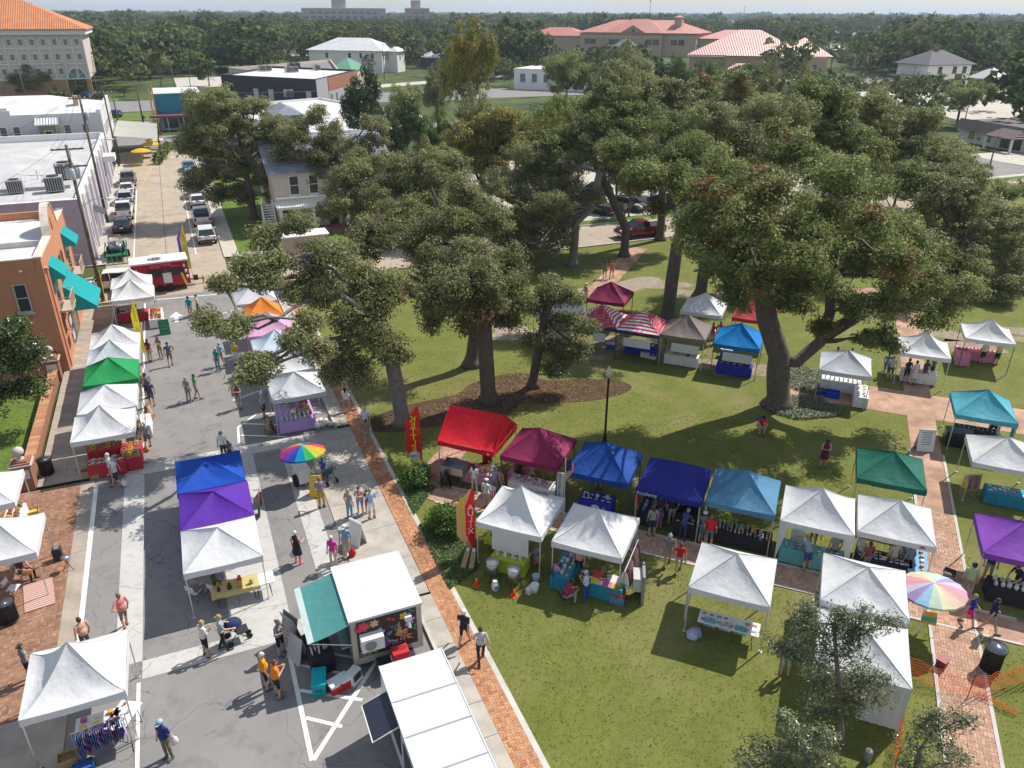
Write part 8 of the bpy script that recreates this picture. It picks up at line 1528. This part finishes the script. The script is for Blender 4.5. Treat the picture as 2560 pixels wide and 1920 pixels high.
# chairs
def chair(label,p,rz,c=(.70,.70,.70),fr_=LEGD):
 t=thing('folding_chair',label,'chair',p,rz,'folding chairs');MB().box((0,0,.44),(.42,.40,.03)).build('seat',M(c,.5),t);m=MB();m.ext([(-.22,.62),(.22,.62),(.22,.86),(-.22,.86)],(0,.20,0),(1,0,0),(0,.12,1),.02);m.build('backrest',M(c,.5),t)
 for s in(-1,1):MB().tube([(s*.21,.30,.86),(s*.21,-.22,.01)],.012,5).build('leg',fr_,t);MB().tube([(s*.21,-.15,.44),(s*.21,.25,.01)],.012,5).build('leg',fr_,t)
 return t
def seat_for(u,v,face):return at(u,v),math.pi-(YAW+R(face))
for(u,v,f),lb,c in[((492,1498,20),'white folding chair under the man in white cap',(.7,.7,.7)),((546,1494,30),'white folding chair under the man in olive tee',(.7,.7,.7)),((1412,1512,60),'black chair under the man in maroon tee',(.03,.03,.035)),((1390,1462,60),'black chair under the woman in pink shirt',(.04,.04,.045)),((1340,1420,330),'tan chair at the coffee stall',(.35,.24,.14)),((302,805,60),'dark chair at the far fruit stall',(.03,.03,.04)),((62,1450,90),'white chair under the guitar player',(.6,.6,.6)),((2232,1398,190),'dark chair under the seller in yellow',(.05,.05,.05)),((1500,1212,200),'dark chair under the blue canopy',(.05,.05,.06)),((232,1120,200),'grey chair behind the vegetable table',(.2,.2,.2)),((272,1105,160),'brown chair behind the fruit trays',(.2,.12,.06)),((1900,1080,185),'low blue chair on the shaded lawn',(.05,.08,.3))]:
 p,a=seat_for(u,v,f);chair(lb,p,a,c)
chair('tall black director chair by the violet canopy',(27.6,16.9,0),R(120),(.02,.02,.022));chair('white chair with guitar case at the left edge',at(40,1490),R(70))
# stroller, bicycle, pram, wagons
def stroller(label,p,rz,c,hood=True):
 t=thing('stroller',label,'stroller',p,rz)
 for s in(-1,1):MB().tube([(s*.24,.45,1.02),(s*.24,-.05,.5),(s*.24,-.40,.14)],.016,6).build('frame_tube',DARK,t);MB().tube([(s*.24,.05,.52),(s*.25,.32,.16)],.016,6).build('frame_tube',DARK,t)
 MB().tube([(-.24,.45,1.02),(.24,.45,1.02)],.02,6).build('handle',DARK,t);m=MB();m.ext([(-.22,0),(.22,0),(.22,.5),(-.22,.5)],(0,.02,.46),(1,0,0),(0,.35,1),.03);m.build('backrest',M(c,.8),t);MB().box((0,-.2,.46),(.44,.42,.06)).build('seat',M(c,.8),t)
 if hood:m=MB();m.ball((0,.1,.80),.33,14,8,0,(.85,1.1,1));k=[i for i,f in enumerate(m.f)if all(m.v[j][2]>.78 for j in f)];m.f=[m.f[i]for i in k];m.m=[0]*len(m.f);m.build('hood',M((.02,.035,.10),.8,0,.1),t,True)
 for x,y,r in((-.28,.34,.14),(.28,.34,.14),(-.12,-.42,.12),(.12,-.42,.12)):w=link('wheel',WM3[0],t,(x,y,r));w.scale=(.22,r/.33,r/.33);link('rim',WM3[1],w)
stroller('navy hooded stroller pushed by the woman in leggings',at(596,1600),math.pi-(YAW+R(60))+math.pi*0,(.03,.03,.04));stroller('dark blue stroller loaded with bags behind the umbrella cart',at(823,1205),R(200),(.02,.12,.22),False)
bk=thing('bicycle','bicycle standing beside the royal blue canopy','bicycle',(.95,33.7,0),R(80))
for x in(-.5,.5):m=MB();m.lathe([(.30,-.02),(.335,-.02),(.335,.02),(.30,.02)],n=22);m.v=[(x+a,c,.335+b)for a,b,c in m.v];m.build('tyre',TYRE,bk)
MB().tube([(-.5,0,.335),(-.15,0,.8),(.35,0,.78),(-.02,0,.3),(-.15,0,.8)],.018,6).build('frame',M((.5,.03,.03),.4),bk);MB().tube([(.5,0,.335),(.36,0,.78),(.33,0,.95)],.018,6).build('fork',STEEL,bk);MB().tube([(.30,-.25,.98),(.33,0,.96),(.30,.25,.98)],.015,6).build('handlebar',TRIM,bk);MB().ball((-.17,0,.88),.08,8,5,0,(1.6,.8,.5)).build('saddle',TRIM,bk)
# crates, bins and bundles
def crate(label,p,rz,c=(.40,.27,.12),s=1.0,fill=None):
 t=thing('crate',label,'crate',p,rz,'crates and tubs')
 for a,b,d,e in((-.3,.3,-.2,-.18),(-.3,.3,.18,.2),(-.3,-.28,-.18,.18),(.28,.3,-.18,.18)):MB().bx(a*s,b*s,d*s,e*s,0,.28*s).build('side',M(c,.7,0,.15,6),t)
 MB().bx(-.28*s,.28*s,-.18*s,.18*s,.01,.20*s).build('contents',M(fill or(.20,.14,.06),.9,0,.5,14,.8,20),t);return t
crate('wooden crate of driftwood in front of the tie-dye stall',loc(TT['Li'],-.55,-1.55),.1,s=1.1);crate('cardboard carton at the foot of the vegetable stall',loc(TT['Lf'],-1.15,-1.2,.1),.1,(.42,.30,.17));crate('second carton below the vegetable table',loc(TT['Lf'],-.75,-1.5),.0,(.36,.25,.13));crate('yellow lidded tote on the vegetable stall corner',loc(TT['Lf'],-.85,-.8,.1),.0,(.60,.48,.02),1.1,(.62,.50,.03));crate('yellow lidded tote beside the lamp post canopy',at(80,1290),.1,(.42,.28,.08),1.2,(.60,.40,.12));crate('blue crate at the tie-dye stall',loc(TT['Li'],-.1,-2.1),.2,(.02,.10,.32),1.0,(.05,.12,.35));crate('red wagon tub at the bottom left corner',loc(TT['Li'],-1.5,-2.0),.2,(.42,.02,.04),1.1,(.3,.02,.03))
cooler('blue cooler under the striped canopy',at(1527,872),R(-45),(.02,.10,.34),(.65,.66,.68),.8,.55);cooler('white cooler on the grass by the brown canopy',at(1613,892),R(-45),(.7,.7,.7),(.7,.7,.7),.8);crate('white tray of cans beside the white cooler',at(1630,896),R(-45),(.6,.6,.6),.9);cooler('red cooler below the brown canopy table',at(1717,900),R(-45),(.5,.02,.03),(.55,.05,.05),1.0,.6);crate('black patterned tote by the brown canopy',at(1700,900),R(-45),(.02,.02,.022),1.2);cooler('blue cooler under the bright blue canopy',at(1815,892),R(-45),(.02,.08,.40),(.5,.55,.6),1.0,.6);crate('blue tub by the bright blue canopy',at(1840,903),R(-45),(.01,.06,.34),1.2,(.01,.06,.3));crate('royal blue tote on a wagon beside the great oak stall',at(2080,992),R(-45),(.01,.05,.42),1.4,(.01,.06,.4));crate('blue folded chair bag beside the great oak stall',at(2050,985),R(-30),(.02,.04,.25),1.1);cooler('black cart with cyan stripe by the hanging shirt canopy',at(2390,1112),R(-45),(.02,.02,.025),(.03,.03,.035),1.7,.5)
for i in range(7):
 b_=MB();b_.ball((0,0,.14),.2,9,6,0,(1,.9,.75));rq=random.Random(i);b_.v=[(x+rq.uniform(-.04,.04),y+rq.uniform(-.04,.04),max(0.005,z+rq.uniform(-.04,.04)))for x,y,z in b_.v];tag(b_.build('paper_bundle',M((.62,.58,.54),.7,0,.2,6),None,True,(5.0+.28*(i%4)+.0,40.9+.5*(i//4)+.1*(i%3),.02)),'crumpled pale bundle beside the bakery tables','bundle','bundles beside the bakery')
sp_=thing('loudspeaker','black loudspeaker hanging by the guitar player canopy','loudspeaker',(-7.75,33.2,0));MB().box((0,0,.35),(.36,.32,.55)).build('cabinet',TRIM,sp_);MB().lathe([(0,0),(.12,0),(.12,.02),(0,.02)],(0,0,.64),12).build('cone',GREYMET,sp_)
dr=thing('cymbal_stand','small drum on crossed legs by the plaza edge','drum',at(172,1424));MB().lathe([(0,.62),(.17,.62),(.19,.70),(0,.72)],n=16).build('drum',STEEL,dr,True);MB().tube([(-.22,-.12,0),(.12,.06,.62)],.014,5).build('leg',DARK,dr);MB().tube([(.22,-.12,0),(-.12,.06,.62)],.014,5).build('leg',DARK,dr);MB().tube([(0,.25,0),(0,0,.62)],.014,5).build('leg',DARK,dr)
rug=MB().box((0,0,.012),(1.1,1.9,.02));tag(rug.build('striped_rug',zstripe((.55,.42,.36),(.42,.18,.15),.14,'y'),None,False,(-8.3,30.9,.035),.15),'striped rug on the brick plaza beside the guitar player','rug')
gu=thing('guitar','wooden guitar held by the player at the left edge','guitar',at(70,1452)+Vector((.05,0,.62)),.3);MB().ball((0,-.3,0),.19,14,8,0,(1.2,.35,.85)).build('body',M((.40,.17,.05),.3),gu,True);MB().box((.42,-.3,.04),(.6,.03,.05)).build('neck',WOOD,gu)
# shrubs and ground cover
def shrub(label,p,blobs,mat=LIME,size=.13,k=26,per=46):me,_=crown(blobs,mat,size,per,k,.36,0,.95,asp=.5,inner=.3);t=thing('shrub',label,'shrub',p,0,'clipped shrubs');link('foliage',me,t);MB().tube([(0,0,-.02),(0,0,.5)],[.06,.04],6).build('stem',BARK,t);return t
SHR=leaf_mat('shrub_leaf',(.045,.10,.012),(.14,.25,.035),tr=.3)
shrub('rounded green shrub at the foot of the kettle banner',(8.55,32.9,0),[((0,0,.7),.62),((-.3,.2,.55),.45),((.35,.1,.6),.45),((0,-.3,.5),.45)],SHR);shrub('large round shrub in the bed beside the brick strip',(8.95,28.6,0),[((0,0,.75),.75),((-.45,.2,.6),.55),((.5,.1,.6),.55),((0,-.45,.55),.55),((.1,.45,.65),.5)],SHR)
shrub('hedge clump on the hotel lawn',(-27,257,0),[((0,0,.8),1.6),((2,0,.7),1.5),((-2,0,.7),1.5)],OAK2,.5,3,30);shrub('small round bush on the house lawn',at(548,497),[((0,0,.8),1.0)],OAK2,.25,9,40)
def cover(label,polys,n,size,mat,h=.14):
 pts=[];rq=random.Random(label)
 for poly,num in polys:
  xs=[p[0]for p in poly];ys=[p[1]for p in poly];c=0
  while c<num:
   x,y=rq.uniform(min(xs),max(xs)),rq.uniform(min(ys),max(ys));ins=False;j=len(poly)-1
   for i in range(len(poly)):
    if(poly[i][1]>y)!=(poly[j][1]>y)and x<(poly[j][0]-poly[i][0])*(y-poly[i][1])/(poly[j][1]-poly[i][1])+poly[i][0]:ins=not ins
    j=i
   c+=1
   if ins:pts.append((x,y,rq.uniform(.03,h)))
 P=np.array(pts);N=NPR.normal(size=P.shape)*.5+np.array([0,0,1]);N/=np.linalg.norm(N,axis=1)[:,None];T_=np.zeros(P.shape);T_[:,0]=NPR.random(len(P))
 o=link('ground_cover',quads('ground_cover',P,N,np.full(len(P),size),.55,T_,mat));tag(o,label,'ground cover',kind='stuff')
def pp(*q):return[tuple(at(u,v)[:2])for u,v in q]
CV=leaf_mat('cover_leaf',(.055,.105,.022),(.17,.24,.07),tr=.25)
cover('low leafy ground cover in the beds beside the brick strip',[(pp((1034,1290),(998,1206),(1090,1218)),9000),(pp((1046,1316),(1164,1276),(1180,1330),(1195,1420),(1125,1476)),26000)],0,.10,CV)
cover('silvery ground cover at the foot of the great oak',[(irregular(at(2010,1020).x,at(2010,1020).y,2.3,1.5,seed=5),9000),(irregular(at(2010,950).x,at(2010,950).y,2.0,2.2,seed=6),8000)],0,.12,leaf_mat('silver_leaf',(.10,.13,.07),(.34,.38,.26),tr=.2),.2)
# tufts that roughen the near lawn
rq=np.random.default_rng(8);n_=36000;gx=rq.uniform(7.9,30,n_);gy=rq.uniform(8,34,n_);keep=(gx+gy<70)&~((gy-gx<-9.3)&(gy-gx>-12.0))&~((gx+gy>39.9)&(gx+gy<42.5));gx,gy=gx[keep],gy[keep]
P=np.stack([gx,gy,rq.uniform(.005,.035,len(gx))],1);N=rq.normal(size=P.shape)*np.array([1,1,.35])+np.array([0,0,.35]);N/=np.linalg.norm(N,axis=1)[:,None];T_=np.zeros(P.shape);T_[:,0]=rq.random(len(P));T_[:,1]=(rq.random(len(P))<.10)
tag(link('grass',quads('grass',P,N,np.full(len(P),.075),.32,T_,leaf_mat('grass_blade',(.10,.145,.02),(.20,.25,.05),(.34,.27,.12),.8,.3,.1))),'short mown grass blades on the park lawn','grass',kind='stuff')
n_=9000;gx=np.concatenate([rq.normal(mc.x,4.2,n_//2),rq.uniform(10,60,n_//2)]);gy=np.concatenate([rq.normal(mc.y,3.2,n_//2),rq.uniform(20,66,n_//2)]);P=np.stack([gx,gy,rq.uniform(.01,.03,len(gx))],1);N=rq.normal(size=P.shape)*.3+np.array([0,0,1]);N/=np.linalg.norm(N,axis=1)[:,None];T_=np.ones(P.shape)*rq.random((len(P),1));T_[:,1]=rq.random(len(P))
tag(link('leaves',quads('leaves',P,N,np.full(len(P),.12),.5,T_,leaf_mat('fallen_leaf',(.16,.09,.04),(.36,.26,.12),(.45,.30,.14),.8,.1,.1))),'fallen brown leaves scattered under the park oaks','leaves',kind='stuff')
# orange mesh fence
OM=M((.85,.13,.015),.6,0,.1,transl=.25)
fe=thing('mesh_fence','sagging orange plastic mesh fence by the tall white canopy','fence',(0,0,0))
def netting(a,b,h0,h1,nm='mesh',rows=9,step=.09,sag=.12):
 a,b=Vector(a),Vector(b);n=max(2,int((b-a).length/step));m=MB();tn=(b-a).normalized();up=Vector((0,0,1));sd=tn.cross(up)
 def pt(i,r):q=i/n;return a.lerp(b,q)+up*(h0+(h1-h0)*r/(rows-1)-sag*math.sin(math.pi*q)*(.4+.6*r/(rows-1)))+sd*(.05*math.sin(i*.8+r))
 for r in range(rows):m.tube([pt(i,r)for i in range(0,n+1,2)]+([pt(n,r)]if n%2 else[]),.007,3,cap=False)
 for i in range(0,n+1):m.tube([pt(i,r)for r in range(rows)],.005,3,cap=False)
 o=m.build(nm,OM,fe);o['kind']='stuff'
FA,FB,FC,FD=at(2262,1690),at(2418,1745),at(2580,1700),at(2232,1935)
netting(FA,FB,.05,.95);netting(FB,FC,.05,.95,sag=.05);netting(FA,FD,.05,.95,rows=7)
netting(at(2440,1740),at(2540,1790),.02,.25,rows=8,sag=-.05)
for p in(FA,FB,FC,FD):MB().tube([(p.x,p.y,0),(p.x,p.y,1.15)],.016,5).build('stake',DARK,fe)
cb_=thing('lidded_basket','maroon square bin behind the orange mesh','bin',at(2352,1668),.3);MB().box((0,0,.2),(.36,.30,.4),taper=1.1).build('tub',M((.20,.03,.03),.5),cb_);MB().box((0,0,.41),(.42,.36,.04)).build('rim',M((.25,.05,.05),.5),cb_)
ec=thing('easel_chair','folding rack with rainbow cloth under the pastel umbrella','rack',at(2312,1580),R(-40));MB().tube([(-.3,-.3,.0),(-.25,.1,1.0),(.25,.1,1.0),(.3,-.3,0)],.016,5).build('frame',WHITE,ec);m=MB();m.add([(-.24,.02,1.0),(.24,.02,1.0),(.28,-.12,.5),(-.28,-.12,.5)],[(0,1,2,3)]);m.build('cloth',zstripe((.05,.42,.25),(.75,.38,.02),.4),ec)
gl=thing('ground_light','grey bollard stump on the lawn at the bottom edge','bollard',at(2165,1905));MB().lathe([(0,0),(.14,0),(.12,.5),(.1,.55),(0,.55)],n=12).build('post',GREYMET,gl,True);MB().lathe([(0,.551),(.05,.551),(.05,.57),(0,.57)],n=10).build('socket',DARK,gl)
# road signs, cafe sails, yellow parasols
def signpost(label,foot,h,kind):
 t=thing('road_sign',label,'road sign',at(*foot));MB().tube([(0,0,0),(0,0,h)],.03,6).build('post',STEEL,t)
 if kind=='stop':
  q=MB();q.add([(.38*math.cos(R(22.5+45*i)),-.04,h-.1+.38*math.sin(R(22.5+45*i)))for i in range(8)],[tuple(range(7,-1,-1))]);b=q.build('plate',M((.50,.015,.02),.5),t);text('STOP',.28,(0,-.05,h-.1),(math.pi/2,0,0),WHITE,b,'lettering',.003)
 else:MB().box((0,0,h),(.9,.03,.2)).build('plate',M((.0,.26,.18),.5),t)
signpost('stop sign at the far end of the street',(407,368),2.6,'stop');signpost('stop sign across the boulevard',(364,325),2.6,'stop');signpost('green street name sign under the oak limbs',(683,705),3.0,'name')
sa=thing('shade_sails','cream shade sails over the cafe terrace','shade sail',(-6.8,140,0));SAIL=canvas((.46,.45,.40),.2)
for k in range(3):
 m=MB();y0=1+7*k;n=6;vs=[(-1.8+6.4*i/n,y0+7*j/n,4.3-.8*i/n-.5*math.sin(math.pi*i/n)*math.sin(math.pi*j/n))for j in range(n+1)for i in range(n+1)];m.add(vs,[(j*(n+1)+i,j*(n+1)+i+1,(j+1)*(n+1)+i+1,(j+1)*(n+1)+i)for j in range(n)for i in range(n)]);m.build('sail',SAIL,sa,True)
for x,y in((4.6,1),(4.6,8),(4.6,15),(4.4,22),(-1.6,1)):MB().tube([(x,y,0),(x,y,3.7)],.07,6).build('post',DARK,sa)
for i,(x,y)in enumerate(((-5.0,139),(-3.6,146),(-3.0,151))):umbrella(['yellow cafe parasol nearest the cars','yellow cafe parasol in the middle of the terrace','yellow and white cafe parasol at the corner'][i],x,y,1.5,2.5,[(.75,.50,.04)]if i<2 else[(.75,.5,.04),(.75,.74,.7)],0,.3,8)
for i,(x,y)in enumerate(((-2.6,138.5),(-2.2,143),(-1.6,147.5),(-1.2,152))):shrub('planter bush along the cafe terrace edge',(x,y,0),[((0,0,.8),.9)],OAK2,.3,8,30)
mq=thing('garden_marquee','bright white garden marquee right of the slate-roofed house','marquee',at(2470,217),0);m=MB();hip(m,-5,5,-5,5,2.8,6.2,.1);m.build('roof',CW,mq)
for x,y in((-4.8,-4.8),(4.8,-4.8),(4.8,4.8),(-4.8,4.8)):MB().tube([(x,y,0),(x,y,2.7)],.06,6).build('pole',WHITE,mq)
# guy ropes
# telecom masts on the horizon
for u_,v_,d in((1624,-2,900),(85,5,1500),(64,-5,1800),(1859,15,2500),(2222,22,2600)):
 r_=ray(u_,40);A=Vector((r_.x,r_.y,0)).normalized()*d;q=ray(u_,v_);zt=CAM_H+d*q.z/math.hypot(q.x,q.y);t=thing('mast','thin radio mast on the horizon','mast',A,0,'radio masts');MB().tube([(0,0,0),(0,0,zt)],[.9*d/1500,.3*d/1500],6).build('shaft',GREYMET,t);MB().box((0,0,zt*.95),(2.2*d/1500,2.2*d/1500,1.0)).build('antenna',GREYMET,t)
# ---------------------------------------------------------------- air
hz=MB();hz.bx(-9000,9000,-60,9000,-1.2,62);hz=hz.build('haze',None);hz['kind']='stuff';hz['label']='thin pale blue summer haze'
hm=bpy.data.materials.new('haze');hm.use_nodes=True;t_=hm.node_tree;t_.nodes.clear();pv=t_.nodes.new('ShaderNodeVolumePrincipled');pv.inputs['Color'].default_value=(.74,.86,1,1);pv.inputs['Density'].default_value=.00017;pv.inputs['Anisotropy'].default_value=.2
mo_=t_.nodes.new('ShaderNodeOutputMaterial');t_.links.new(pv.outputs[0],mo_.inputs['Volume']);hz.data.materials.clear();hz.data.materials.append(hm)
